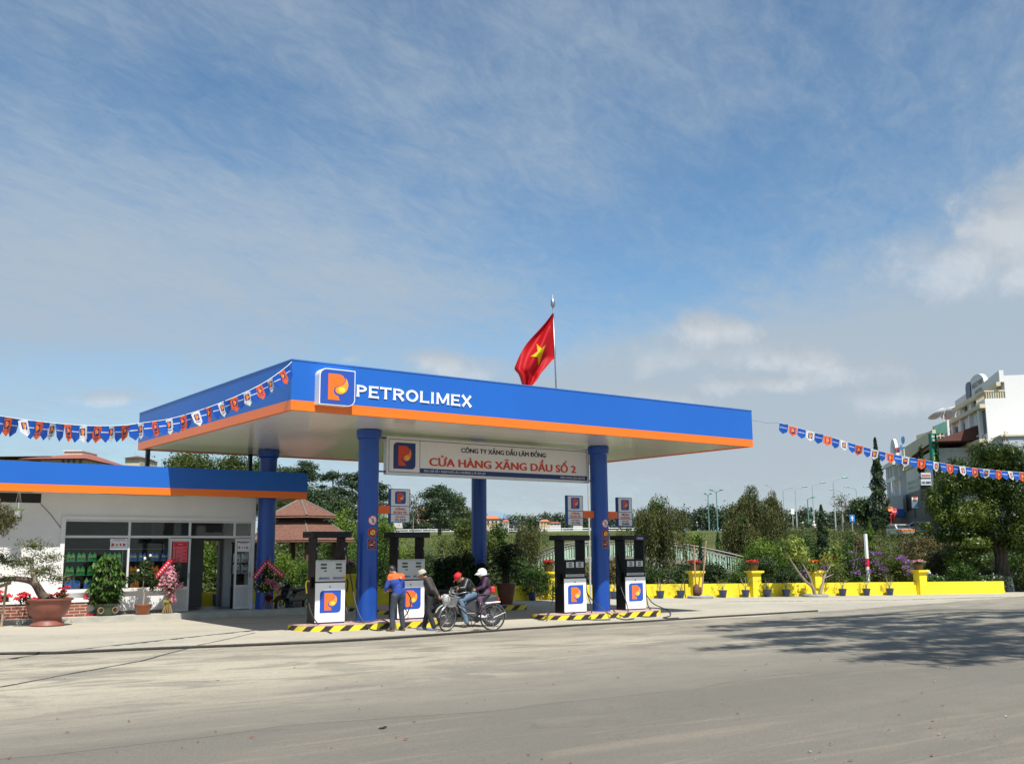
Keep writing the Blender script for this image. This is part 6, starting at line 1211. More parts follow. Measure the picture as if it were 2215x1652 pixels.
# ------------------------------------------------------------------ street lamps
def lamp(u, vb, vt, ua, d=None, lab='', double=False, teal=False, va=None):
    d = d or 8*FOC/(vb-vt); b0 = atd(u, vb, d); zt = atd(u, vt, d).z; t = thing('street_lamp', lab, 'street lamp', b0, -YAW, 'street lamps'); H = zt-b0.z; pm = mat('lamp_teal', (.12, .26, .25), .5) if teal else mat('lamp_pole', (.45, .47, .47), .45, .3)
    hd = mat('lamp_green', (.05, .30, .20), .4); r = max(.05, d*.0005); b = MB(); b.tube([(0, 0, -.5), (0, 0, H*.93)], [r*1.3, r], 6); b.build('pole', pm, t)
    arms = [ua-u] if not double else [ua-u, u-ua]
    for a in arms:
        x = pxw(abs(a), d)*(1 if a > 0 else -1); b = MB(); b.tube(catmull([(0, 0, H*.92), (x*.12, 0, H*.98), (x*.45, 0, H), (x*.8, 0, H*1.005+.1)]), r*.75, 5); b.build('arm', pm, t); b = MB(); b.sph((x*.9, 0, H*1.005+.15), (abs(x)*.22+.1, .14, .12), 8); b.build('lamp_head', hd, t)
LMP = [(1725, 1154, 1054, 1749, 'grey street lamp right of the willows with its head to the right'), (1761.5, 1137, 1045, 1788, 'grey street lamp second right of the willows, head to the right'), (1808, 1140, 1034, 1837, 'tall grey street lamp behind the slim conifer'), (1824, 1140, 1060, 1801, 'grey street lamp by the bare tree, head to the left'), (1857, 1137, 1054, 1834, 'grey street lamp before the dark rounded tree'), (1890.5, 1134, 1014, 1921, 'tall grey street lamp beside the araucaria'), (1905, 1140, 1054, 1876, 'grey street lamp right of the araucaria, head to the left'), (1968, 1125, 1045, 1938, 'grey street lamp before the arched building, head to the left'), (2027, 1140, 994, 2066, 'largest street lamp beside the green vertical sign'), (1697, 1123, 1056, 1716, 'thin street lamp at the right willow, head to the right'), (1672, 1118, 1050, 1660, 'street lamp mostly hidden behind the willows')]
for u, vb, vt, ua, lab in LMP: lamp(u, vb, vt, ua, lab=lab)
for u, vb, vt, ua, lab in [(1534, 1140, 1069, 1527, 'smaller teal twin-armed lamp over the far trees'), (1552.5, 1143, 1061, 1540, 'larger teal twin-armed lamp over the far trees'), (1749, 1125, 1077, 1763, 'teal lamp behind the grey street lamps'), (640, 1170, 1060, 628, 'green-headed lamp hidden in the pines left'), (678+8, 1170, 1073, 674, 'twin green lamp in front of the pines')]: lamp(u, vb, vt, ua, 150, lab, double=(u < 1700), teal=True)
def bluesign():
    p = atd(1844, 1140, 120); t = thing('road_sign', 'small blue arrow road sign by the upper street', 'sign', p, -YAW); h = atd(1844, 1124, 120).z-p.z; b = MB(); b.tube([(0, 0, -.5), (0, 0, h)], .06, 6); b.build('pole', mat('lamp_pole'), t); b = MB(); b.cb((0, -.08, h+.2), (.6, .06, .8)); b.build('plate', mat('sign_sky', (.03, .2, .6), .4), t); b = MB(); b.poly([(-.16, h+.15), (-.05, h+.18), (-.05, h-.1), (.05, h-.1), (.05, h+.18), (.16, h+.15), (.0, h+.5)], -.13, -.112); b.build('arrow', WHITE, t)
    p = atd(1716, 1142, 150); t = thing('road_sign', 'small white rectangular sign right of the willows', 'sign', p, -YAW); b = MB(); b.tube([(0, 0, -.5), (0, 0, 2.6)], .07, 6); b.build('pole', mat('lamp_pole'), t); b = MB(); b.cb((0, -.1, 2.4), (.5, .05, .8)); b.build('plate', WHITE, t)
    p = Vector((8.9, 9.0, G(8.9, 9))); t = thing('metal_pole', 'thin tall pale metal pole just left of the right front column', 'pole', (10.1, 2.4, G(10, 2))); p = at(1277.5, 1300, 1, 9.2); t.location = (p.x, 9.2, G(p.x, 9.2)); h = at(1277, 1012, 1, 9.2).z-t.location.z; b = MB(); b.tube([(0, 0, 0), (0, 0, h)], .04, 8); b.build('pole', ALU, t)
bluesign()
def car(u, v, d, yaw, col, lab, kind='hatch', s=1., stripe=None):
    p = atd(u, v, d); t = thing('parked_car', lab, 'car', p, yaw, 'cars on the upper street'); m = mat('car_'+col, dict(grey=(.16, .19, .21), white=(.62, .62, .62), silver=(.42, .44, .46), orange=(.7, .16, .03), dark=(.03, .035, .04))[col], .25, .2, coat=.5)
    L_, W_ = 4.2*s, 1.7*s; b = MB()
    if kind == 'van': side = [(-2.1, .3), (2.1, .3), (2.12, .9), (1.7, 1.1), (1.3, 1.85), (-2.05, 1.9), (-2.15, 1.0)]
    else: side = [(-2.1, .3), (2.05, .3), (2.12, .62), (1.95, .82), (1.15, .95), (.55, 1.45), (-1.1, 1.5), (-1.85, 1.0), (-2.12, .92)]
    b.poly([(x*s, z*s) for x, z in side], -W_/2, W_/2); b.build('body', m, t, bevel=.06)
    gl = mat('car_glass', (.02, .025, .03), .08)
    gp = [(1.0, .98), (.5, 1.38), (-1.05, 1.42), (-1.6, 1.0)] if kind != 'van' else [(1.5, 1.12), (1.2, 1.7), (-1.9, 1.75), (-1.95, 1.12)]
    for sd in (-1, 1): b = MB(); y = sd*(W_/2+.005); b.poly([(x*s, z*s) for x, z in gp], y-.006, y+.006); b.build('side_window', gl, t)
    b = MB(); x0, z0, x1, z1 = (side[4][0], side[4][1], side[5][0], side[5][1]) if kind != 'van' else (1.7, 1.1, 1.3, 1.85); b.add([(x0*s+.02, -W_*.42, z0*s+.03), (x0*s+.02, W_*.42, z0*s+.03), (x1*s+.03, W_*.40, z1*s-.03), (x1*s+.03, -W_*.40, z1*s-.03)], [(0, 1, 2, 3)]); b.build('windscreen', gl, t)
    for x in (-1.3, 1.35):
        for sd in (-1, 1): b = MB(); b.M = Matrix.Translation((x*s, sd*(W_/2-.08), .32*s)) @ Matrix.Rotation(PI/2, 4, 'X'); b.lathe([(.02, -.1), (.31*s, -.1), (.31*s, .1), (.02, .1)], 16); w_ = b.build('wheel', mat('tyre', (.02, .02, .02), .8), t); b = MB(); b.M = Matrix.Translation((x*s, sd*(W_/2+.03), .32*s)) @ Matrix.Rotation(PI/2, 4, 'X'); b.lathe([(.01, -.012), (.18*s, -.012), (.18*s, .012), (.01, .012)], 12); b.build('rim', ALU, w_)
    for sd in (-1, 1): b = MB(); b.cb((2.1*s, sd*W_*.36, .7*s), (.06, .3, .16)); b.build('headlight', mat('headlight', (.8, .8, .78), .2), t)
    if stripe: b = MB(); b.box(1.2*s, 2.135*s, -W_/2-.008, W_/2+.008, .62*s, .84*s); b.build('stripe', stripe, t)
ST = -YAW-.95
car(1919, 1156, 128, ST-.2, 'grey', 'grey hatchback parked left of the orange and white taxi'); car(1948, 1161, 120, ST-.6, 'white', 'white and orange taxi facing the camera on the upper street', stripe=mat('taxi_orange', (.75, .16, .03), .35)); car(1934, 1147, 150, ST-.4, 'white', 'white van behind the orange and white taxi', 'van'); car(2001, 1156, 122, ST+.3, 'silver', 'silver car parked under the shop fronts'); car(1843, 1152, 150, ST+.6, 'dark', 'dark car behind the slim trees on the upper street'); car(1122, 1141, 300, -.6, 'dark', 'dark car on the far road right of the rear column', s=1.1)
# ------------------------------------------------------------------ street buildings on the right
def boxf(b, F, x0, x1, y0, y1, z0, z1, mi=0): b.M = F; b.box(x0, x1, y0, y1, z0, z1, mi); b.M = Matrix()
HOTEL = mat('hotel_white', (.72, .72, .72), .7, var=.03); GREYW = mat('hotel_grey', (.66, .66, .63), .75, var=.06); CREAM = mat('hotel_cream', (.62, .54, .38), .7); DWIN = mat('window_dark', (.04, .045, .05), .15); SHADEB = mat('side_render_shade', (.42, .45, .50), .8, var=.04); ROOFR = mat('roof_maroon', (.13, .05, .04), .75, var=.12, scale=1.5)
def basis(pa, pb, side=1):
    """facade frame: origin pa on the ground, x along the facade to pb, z up, -y towards the street"""
    e = Vector((pb.x-pa.x, pb.y-pa.y, 0)); L_ = e.length; e.normalize(); n = Vector((-e.y, e.x, 0))*side
    return Matrix(((e.x, n.x, 0, pa.x), (e.y, n.y, 0, pa.y), (0, 0, 1, pa.z), (0, 0, 0, 1))), L_
def hotel():
    D1, D2 = 112., 133.; pr = atd(2171, 812, D1); pl = atd(2073, 858, D2); zb = 3.2; pr.z = pl.z = zb
    t = thing('corner_hotel', 'tall white hotel with arched rooftop signboard at the right edge', 'hotel', pl); F, L_ = basis(Vector((0, 0, 0)), pr-pl); F = F.copy(); F.translation = (0, 0, 0)
    z = lambda v: atd(2171, v, D1).z-zb; PJ = 2.1
    ztop, zpar, zlo, zc, zlow = z(800), z(826), z(873), z(905), z(940)
    LP_ = lambda nm, m, *bx: [None for _ in [0]] and None
    def put(nm, m, boxes, par=None):
        b = MB(); b.M = F
        for q in boxes: b.box(*q)
        b.M = Matrix(); return b.build(nm, m, par or t)
    put('wall', HOTEL, [(0, L_, 0, 24, zlo, z(812))]); put('lower_wall', HOTEL, [(1.5, L_, -PJ, 24, 0, zlo-.001)])
    put('terrace_parapet', HOTEL, [(L_-4.2, L_-.0, -PJ, -PJ+.2, zlo, zlo+.55), (L_-.2, L_, -PJ+.201, -.001, zlo, zlo+.55)]); bl = [(L_-4.2, L_, -PJ, -PJ+.2, zlo+1.3, zlo+1.45), (L_-.2, L_, -PJ+.201, -.001, zlo+1.3, zlo+1.45)]+[(L_-.18, L_-.04, -PJ+.15+k*.24, -PJ+.25+k*.24, zlo+.551, zlo+1.3) for k in range(8)]+[(L_-4.1+k*.3, L_-3.98+k*.3, -PJ+.05, -PJ+.15, zlo+.551, zlo+1.3) for k in range(13)]; put('balustrade', CREAM, bl)
    b = MB(); b.M = F; P = [(0, zpar), (L_, zpar), (L_, ztop), (L_*.70, ztop-.25)]+[(L_*(.51+.19*math.cos(a)), ztop-.3+1.5*math.sin(a)) for a in [PI*k/14 for k in range(1, 14)]]+[(L_*.32, ztop-.25), (0, ztop-.35)]; b.poly(P, -.45, -.001); b.build('parapet', HOTEL, t)
    b = MB(); b.M = F; text(b, 'HOTEL', L_*.50, zpar+.25, .42, -.46, 3.4, bold=.07, ext=.05); text(b, 'NGOC PHAT', L_*.44, zpar+1.0, .62, -.46, 5.2, bold=.07, ext=.05); b.build('lettering', mat('gold_dark', (.12, .10, .05), .5), t)
    b = MB(); b.M = F; b.poly([(L_*.30+a*2.4, zpar+.05+c_*2.1) for a, c_ in rsq(.35, 5, .3)], -.56, -.451); b.build('crest_panel', mat('crest_navy', (.03, .04, .09), .4), t)
    put('cornice', CREAM, [(0, L_+.3, -.9, -.46, zpar-.45, zpar-.02), (1.2, L_+.1, -PJ-.6, -PJ-.001, zlo-.45, zlo-.02), (1.2, L_+.1, -PJ-.9, -PJ-.001, zc-2.6, zc-2.2), (1.2, L_+.1, -PJ-.5, -PJ-.001, zlow-2.5, zlow-2.2)])
    for k in range(4): x = 2.0+k*(L_-4)/3; put('pilaster', HOTEL, [(x-.3, x+.3, -.5, -.001, zlo, zpar-.46)])
    for k in range(5): x = 2.2+k*(L_-4)/4; put('pilaster', HOTEL, [(x-.35, x+.35, -PJ-.4, -PJ-.001, zc-2.19, zlo-.46)])
    for zz, y, n in ((zlo+.8, 0, 4), (zc-1.4, -PJ, 5), (zlow-1.4, -PJ, 5), (zlow-6., -PJ, 5), (zlow-9.6, -PJ, 5)):
        for k in range(n): x = 3.6+k*(L_-7)/(n-1); o = put('window', DWIN, [(x-.7, x+.7, y-.06, y-.001, zz, zz+2.1)]); put('sill', CREAM, [(x-.85, x+.85, y-.16, y-.061, zz-.25, zz-.02)], o)
    put('recess', DWIN, [(L_-3.4, L_-.3, -PJ-.03, -PJ-.001, zc-1.6, zlo-.6)])
    # lower neighbour; the shade on its side wall is put into the grey-blue colour
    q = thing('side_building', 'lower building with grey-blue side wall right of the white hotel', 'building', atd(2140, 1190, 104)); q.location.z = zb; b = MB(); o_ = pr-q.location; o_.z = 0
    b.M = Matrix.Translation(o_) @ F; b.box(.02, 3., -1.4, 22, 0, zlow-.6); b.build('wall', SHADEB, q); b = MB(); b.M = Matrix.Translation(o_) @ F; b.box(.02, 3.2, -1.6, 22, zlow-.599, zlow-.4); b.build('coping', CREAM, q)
    for i, (u, v, r) in enumerate([(2042, 905, 1.25), (2068, 903, 1.4)]):
        p = atd(u, v+12, 137); s = thing('satellite_dish', ['left white satellite dish on the roof beside the hotel', 'right larger satellite dish on the roof beside the hotel'][i], 'satellite dish', p); b = MB(); b.M = Matrix.Rotation(.25 if i else -.2, 4, 'Y') @ Matrix.Rotation(-.5, 4, 'X'); b.lathe([(.05, 1.1), (r*.5, 1.2), (r*.8, 1.42), (r, 1.7), (r, 1.74), (r*.8, 1.48), (r*.5, 1.26), (.05, 1.16)], 20); b.build('dish', mat('dish_grey', (.6, .6, .6), .6), s, smooth=True); b = MB(); b.tube([(0, 0, -2.2), (0, 0, 1.1)], .09, 6); b.tube([(0, 0, 1.1), (r*.3, -r*.2, 2.2)], .03, 4); b.build('mast', GREYW, s)
    # flats with small balconies and red roof between the green sign and the hotel
    p = atd(2055, 950, 138); p.z = zb; s = thing('apartment_building', 'cream building with a maroon roof behind the green vertical sign', 'building', p, -YAW); w = pxw(50, 138)/2; h = lambda v: atd(2055, v, 138).z-zb
    b = MB(); b.box(-w, w, 0, 12, 0, h(958)); b.build('wall', mat('wall_brown', (.22, .13, .10), .8), s); b = MB(); b.add([(-w*1.1, -1, h(962)), (w*1.2, -1, h(958)), (w*1.2, 3, h(950)), (-w*1.1, 3, h(953)), (-w*1.1, -1, h(965)), (w*1.2, -1, h(961))], [(0, 1, 2, 3), (4, 5, 1, 0)]); b.build('roof', ROOFR, s)
    b = MB(); b.box(-w*.1, w*1.0, 4, 11, h(945), h(921)); o = b.build('upper_floor', CREAM, s)
    for k in range(3):
        for j in range(2): b = MB(); b.box(-w*.02+k*w*.34, w*.2+k*w*.34, 3.93, 3.999, h(943-j*11), h(936-j*11)); b.build('window', DWIN, s)
    for k in range(3): b = MB(); b.box(-w*.8+k*w*.6, -w*.4+k*w*.6, -.07, -.001, h(985), h(968)); b.build('window', DWIN, s)
hotel()
def greensign():
    p = atd(2021, 980, 117); zb = 3.3; p.z = zb; t = thing('vertical_sign', 'tall green vertical hotel sign with yellow letters', 'sign', p, -YAW+.25); h = lambda v: atd(2020, v, 117).z-zb; w = pxw(17, 117)/2
    b = MB(); b.box(-w, w, -.25, .25, h(1012), h(937)); b.build('panel', mat('sign_green', (.01, .20, .13), .45), t); b = MB()
    for k, c_ in enumerate('TÂNA'): text(b, c_, 0, h(970+k*13), .42, -.26, .52, align='C', bold=.07, ext=.02)
    b.build('lettering', mat('text_gold', (.62, .55, .12), .5), t); b = MB(); text(b, 'KHÁCH', 0, h(946), .24, -.26, .72, align='C', bold=.07, ext=.02); text(b, 'SẠN', 0, h(954), .24, -.26, .55, align='C', bold=.07, ext=.02); b.build('lettering', WHITE, t)
    b = MB(); b.box(-.07, .07, .26, .4, 0, h(940)); b.build('support', DARKM, t)
    q = atd(2034, 937, 119); s = thing('roof_sign', 'weathered green rooftop signboard above the vertical sign', 'sign', q, -YAW); a = atd(2019, 937, 119)-q; b = MB(); hw = pxw(15, 119); b.poly([(-hw, 0), (hw, 0), (hw, pxw(27, 119)), (-hw, pxw(15, 119))], -.1, .1); b.build('panel', mat('sign_green_old', (.07, .20, .16), .7, var=.25, scale=1), s); b = MB(); b.box(hw, hw+.25, -.12, .12, -.5, pxw(29, 119)); b.box(-hw, -hw+.1, .12, .5, -4, 0); b.build('frame', GREYW, s)
greensign()
def archotel():
    D1, D2 = 118., 150.; zb = 3.6; pr = atd(2014, 1010, D1); pl = atd(1926, 1010, D2); pr.z = pl.z = zb
    t = thing('arched_hotel', 'grey street hotel with columns, round gable and maroon roof', 'hotel', pl); F, L_ = basis(Vector((0, 0, 0)), pr-pl); F = F.copy(); F.translation = (0, 0, 0)
    def X(u):     # position along the facade of a pixel column
        a, c_ = 0., 1.
        for _ in range(30):
            m = (a+c_)/2; q = Vector(pl).lerp(Vector(pr), m)-Vector(CAM); uu = 1107.5+FOC*(q.dot(Vector(RT)))/q.dot(Vector(FW))
            a, c_ = (m, c_) if uu < u else (a, m)
        return a*L_
    def Z(u, v): q = Vector(pl).lerp(Vector(pr), X(u)/L_); return atd(u, v, (q-Vector(CAM)).dot(Vector(FW))).z-zb
    x1 = X(1955); b = MB(); b.M = F; b.box(0, x1, .0, 14, 0, Z(1940, 998)); b.box(x1, L_, .8, 14, 0, Z(1990, 985)); b.build('wall', GREYW, t)
    xc = X(1948); r = 3.0; b = MB(); b.M = F; zt = Z(1948, 1000); b.poly([(xc-r-.8, zt-.5), (xc+r+.8, zt-.5), (xc+r+.8, zt+.6)]+[(xc+r*math.cos(a), zt+.6+r*.95*math.sin(a)) for a in [PI*k/14 for k in range(0, 15)]]+[(xc-r-.8, zt+.6)], -.25, .1); b.build('gable', GREYW, t)
    b = MB(); b.M = F; b.poly([(xc+r*.55*math.cos(a), zt+.5+r*.6*math.sin(a)) for a in [PI*k/14 for k in range(0, 15)]], -.31, -.251); b.build('gable_window', DWIN, t)
    b = MB(); b.M = F; zr = Z(1990, 985); ze = Z(1990, 948); a0, a1 = X(1956), L_+2
    b.add([(a0, 0, zr), (a1, 0, zr+.6), (a1, 12, zr+.6), (a0, 12, zr), (a0+6, 6, ze), (a1, 6, ze+.6)], [(0, 1, 5, 4), (1, 2, 5), (2, 3, 4, 5), (3, 0, 4), (3, 2, 1, 0)]); b.build('roof', ROOFR, t)
    b = MB(); b.M = F; zz = Z(1940, 1010); b.box(-.5, x1+.4, -.9, 0, zz, zz+.55); z2 = Z(1940, 1042); b.box(-.4, x1+.3, -.7, 0, z2, z2+.5); z3 = Z(1935, 1078); b.box(-2.5, x1+1.5, -3.4, 0, z3-1.9, z3); b.box(-2.2, x1+1.2, -3.0, -3.4+.41, z3-3.2, z3-1.901); b.build('cornice', CREAM if False else GREYW, t)
    b = MB(); b.M = F; b.box(x1+.2, L_, .55, .79, Z(1980, 1003)-.1, Z(1980, 1003)+.4); b.box(x1+.2, L_, .4, .79, Z(1990, 979), Z(1990, 979)+1.8); b.build('band', CREAM, t)
    for k, u in enumerate((1932, 1938.5, 1944, 1951)): x = X(u); b = MB(); b.M = F; b.box(x-.28, x+.28, -.65, -.001, z3+.001, zz-.001); b.build('column', mat('col_light', (.6, .6, .58), .7), t)
    for u in (1935, 1941.5, 1948): 
        x = X(u)
        for a, c_ in ((z3+1, z2-.4), (z2+.7, zz-.3)): b = MB(); b.M = F; b.box(x-.6, x+.6, -.08, -.001, a, c_); b.build('window', DWIN, t)
    for k in range(9):
        x = X(1958)+.3+k*1.0
        for j in range(3): b = MB(); b.M = F; zq = Z(1975, 1064)+j*(Z(1975, 1031)-Z(1975, 1064))/3; b.box(x, x+.8, .72, .799, zq, zq+(Z(1975, 1031)-Z(1975, 1064))/3-.25); b.build('window_pane', mat('pane_green', (.30, .36, .26), .3), t)
    b = MB(); b.M = F; b.box(0, L_, -.05, -.001, 0, 3.2) ; b.box(x1, L_, .6, .799, 3.21, Z(1975, 1062)); b.build('shopfront', mat('shopfront_dark', (.03, .03, .03), .5), t)
    b = MB(); b.M = F; b.box(X(1956)-1, X(1962), -1.2, -.1, 2.6, 3.6); b.build('awning', mat('awning_blue', (.03, .12, .4), .5), t)
    # rooftop ornaments
    q = atd(1944, 975, 135); s = thing('roof_emblem', 'blue oval and red round neon emblem on the round gable', 'sign', q, -YAW); b = MB(); k = 135/FOC; 
    def el(cx, cy, rx, ry, mi, dy=0.): b.poly([((cx+rx*math.cos(a))*k, (cy+ry*math.sin(a))*k) for a in [2*PI*i/16 for i in range(16)]], -.15+dy, .15+dy, mi)
    el(11, 24, 3.2, 8, 0); el(11.5, 25, 1.6, 5.5, 1, -.05); el(-2, 2, 5, 6, 2, .02); el(-1, 3, 2.5, 3.4, 1, -.07); b.poly([(0, 0), (14*k, 6*k), (12*k, 10*k), (7*k, 7*k), (6*k, 14*k), (3*k, 8*k)], -.1, .1, 0); b.tube([(11*k, 0, -12*k), (11*k, 0, 18*k)], .1, 5, 3); b.build('emblem', [mat('neon_blue', (.05, .2, .4), .5), mat('neon_dark', (.08, .1, .16), .5), mat('neon_red', (.4, .08, .1), .5), GREYW], s)
    # signs and flags
    for i, (u0, v0, u1, v1, d, txt, col, lab) in enumerate([(1992, 1033, 2013, 1022, 112, 'NHA KHOA', TXR, 'upper white shop billboard below the bunting'), (1992, 1049, 2014, 1036, 111, 'HÀ ANH', TXN, 'lower white shop billboard above the cars'), (1992, 1062, 2014, 1051, 112, '', TXN, 'grey blank billboard under the white ones')]):
        q = atd((u0+u1)/2, v0, d); s = thing('billboard', lab, 'sign', q, -YAW); w = pxw(u1-u0, d)/2; hh = pxw(v0-v1, d); b = MB(); b.box(-w, w, -.1, .1, 0, hh); b.build('panel', mat('bb%d' % i, [(.5, .53, .58), (.55, .57, .6), (.3, .32, .36)][i], .6), s); b = MB(); b.box(-w, w, .11, .3, -1., 0); b.build('bracket', DARKM, s)
        if txt: b = MB(); text(b, txt, 0, hh*.25, hh*.42, -.105, w*1.7, align='C', bold=.06, ext=.03); b.build('lettering', col, s)
    q = atd(1979.5, 1098, 112); s = thing('shop_sign', 'narrow white and blue upright shop sign left of the large tree', 'sign', q, -YAW); w = pxw(12, 112)/2; hh = pxw(23, 112); b = MB(); b.box(-w, w, -.1, .1, 0, hh); b.build('panel', WHITE, s); b = MB(); b.poly([(w, .05), (w, hh*.55), (-w*.6, .05)], -.12, -.101); b.build('stripe', mat('sign_sky'), s); b = MB(); text(b, '37', 0, hh*.62, .5, -.105, w*1.3, align='C', bold=.08, ext=.03); b.build('lettering', TXR, s); b = MB(); b.box(-.1, .1, .11, .25, -3.0, hh); b.build('post', DARKM, s)
    q = atd(1931, 1062, 128); s = thing('national_flag', 'small drooping red flag on the arched hotel front', 'flag', q, -YAW); b = MB(); k = 128/FOC; vs = []
    for i in range(7):
        for j in range(4): vs.append(((i*1.2+j*.9)*k*.9, .1*math.sin(i+j), (19-i*3.2-j*2.2)*k))
    b.add(vs, [(i*4+j, i*4+4+j, i*4+5+j, i*4+1+j) for i in range(6) for j in range(3)]); b.build('cloth', RED, s); b = MB(); b.tube([(-.1, 0, -.2), (-.1, 0, 21*k)], .05, 5); b.build('staff', GREYW, s)
    cl = [(1930, 1100, 5, (.8, .16, .03), 'orange'), (1938, 1103, 5, (.6, .05, .1), 'dark pink'), (1935, 1110, 5, (.75, .03, .03), 'red'), (1940.5, 1106, 4.5, (.8, .25, .35), 'light pink'), (1934, 1106, 2.5, (.8, .6, .05), 'yellow')]
    for i, (u, v, r_, c_, nm) in enumerate(cl): q = atd(u, 1150, 126+i*.4); s = thing('festival_banner', '%s festival banner on a pole by the arched hotel' % nm, 'banner', q, -YAW, 'festival banners'); h = atd(u, v, 126).z-q.z; k = 126/FOC; b = MB(); b.add([(-r_*k, .1*math.sin(2*j), h+(1-j)*r_*k) if w else (r_*k, .1*math.sin(2*j+1), h+(1-j)*r_*k*.8) for j in range(3) for w in (1, 0)], [(0, 1, 3, 2), (2, 3, 5, 4)]); b.build('cloth', mat('banner%d' % i, c_, .6), s); b = MB(); b.tube([(0, .12, 0), (0, .12, h+r_*k)], .05, 5); b.build('pole', RED, s)
archotel()
def villa():
    d = 78; c_ = atd(110, 1190, d); zb = 0.; c_.z = zb; t = thing('villa', 'cream villa with hipped maroon roofs behind the shop', 'villa', c_, -YAW); z = lambda v: atd(110, v-9, d).z; x = lambda u: pxw(u-110, d)
    V1 = mat('villa_cream', (.55, .46, .33), .8)
    b = MB(); b.box(x(75), x(175), 0, 9, 0, z(998)); b.box(x(-60), x(74), 2, 11, 0, z(994)); b.build('wall', V1, t)
    b = MB(); e0, e1, ze, zr = x(38), x(184), z(1000), z(976)
    b.add([(e0, -1, ze), (e1, -1, ze), (e1, 10, ze), (e0, 10, ze), (x(90), 4.5, zr), (x(130), 4.5, zr)], [(0, 1, 5, 4), (1, 2, 5), (2, 3, 4, 5), (3, 0, 4), (3, 2, 1, 0)]); b.build('roof', mat('villa_roof', (.27, .085, .06), .75, var=.15, scale=1.2), t)
    b = MB(); ze, zr = z(989), z(977); b.add([(x(-70), 1, ze), (x(82), 1, ze), (x(82), 12, ze), (x(-70), 12, ze), (x(-20), 6, zr), (x(50), 6, zr)], [(0, 1, 5, 4), (1, 2, 5), (2, 3, 4, 5), (3, 0, 4), (3, 2, 1, 0)]); b.build('roof', MATS['villa_roof'], t)
    b = MB(); b.box(x(76), x(117), 4, 7, z(982), z(970)); b.build('roof_lantern', V1, t); b = MB(); b.box(x(75), x(118), 3.9, 7.1, z(970)+.001, z(968)); b.build('lantern_cap', HOTEL, t)
    for u in (122, 134, 146, 160): b = MB(); b.box(x(u), x(u+5), -.05, -.001, z(1012), z(1001)); b.build('window', DWIN, t)
    p = atd(285, 990, 74); s = thing('house', 'tiny red roof corner behind the shop roof', 'house', p, -YAW); w = pxw(18, 74); b = MB(); b.add([(-w, 0, 0), (w, 0, 0), (w, 4, 0), (-w, 4, 0), (-w*.6, 2, pxw(10, 74)), (w*.9, 2, pxw(4, 74))], [(0, 1, 5, 4), (1, 2, 5), (2, 3, 4, 5), (3, 0, 4), (3, 2, 1, 0)]); b.build('roof', ROOFR, s); b = MB(); b.box(-w*.9, w*.9, .2, 3.8, -8, 0); b.build('wall', V1, s)
villa()
# ------------------------------------------------------------------ tall pines beside the road whose shade falls on the asphalt
def shade(u, v, zc): g = atg(u, v); k = zc/SUN.z; return g+SUN*k
def roadpines():
    specs = [('tall roadside pine near the viewer', (8., -27.), [(1820, 1375, 17), (1960, 1388, 16.5), (2100, 1400, 17), (2080, 1370, 17.5), (2220, 1405, 17), (2240, 1380, 17.5), (1700, 1368, 17.5), (2030, 1418, 16), (2200, 1390, 18), (1900, 1365, 18), (2050, 1380, 17.5), (2180, 1360, 18.5), (1850, 1395, 17)]),
             ('tall roadside pine further along the road', (24., -17.), [(1640, 1348, 20), (1720, 1352, 20), (1800, 1342, 21), (1950, 1350, 21), (2080, 1355, 21), (2200, 1350, 22), (2200, 1330, 22), (2050, 1335, 22), (1900, 1330, 22), (1780, 1355, 20.5), (1990, 1345, 21), (2130, 1350, 22)])]
    for k, (lab, (bx, by), cs) in enumerate(specs):
        t = thing('roadside_pine', lab, 'tree', (bx, by, G(bx, by))); b0 = Vector(t.location); r = np.random.default_rng(60+k); bl = []
        for u, v, zc in cs:
            p = shade(u, v, zc)-b0
            for j in range(6): bl.append(((p.x+r.normal()*1.7, p.y+r.normal()*.75, p.z+r.normal()*.5), (r.uniform(.8, 1.7), r.uniform(.3, .6), .3)))
        P, N_, s_ = blob_points(r, bl, 150*len(bl), .8); leaves('crown', L_PINE, P, N_, .34, .35, 60+k, t, s_); trunk(t, [(0, 0, -.2), (.3, .2, 8), (0, 0, 17)], .38, .15)
        for c_, _ in bl[::3]: trunk(t, [(0, 0, 13.5), (c_[0]*.5, c_[1]*.5, max(16., c_[2]+.5)), c_], .09, .02, name='limb', n=5)
roadpines()
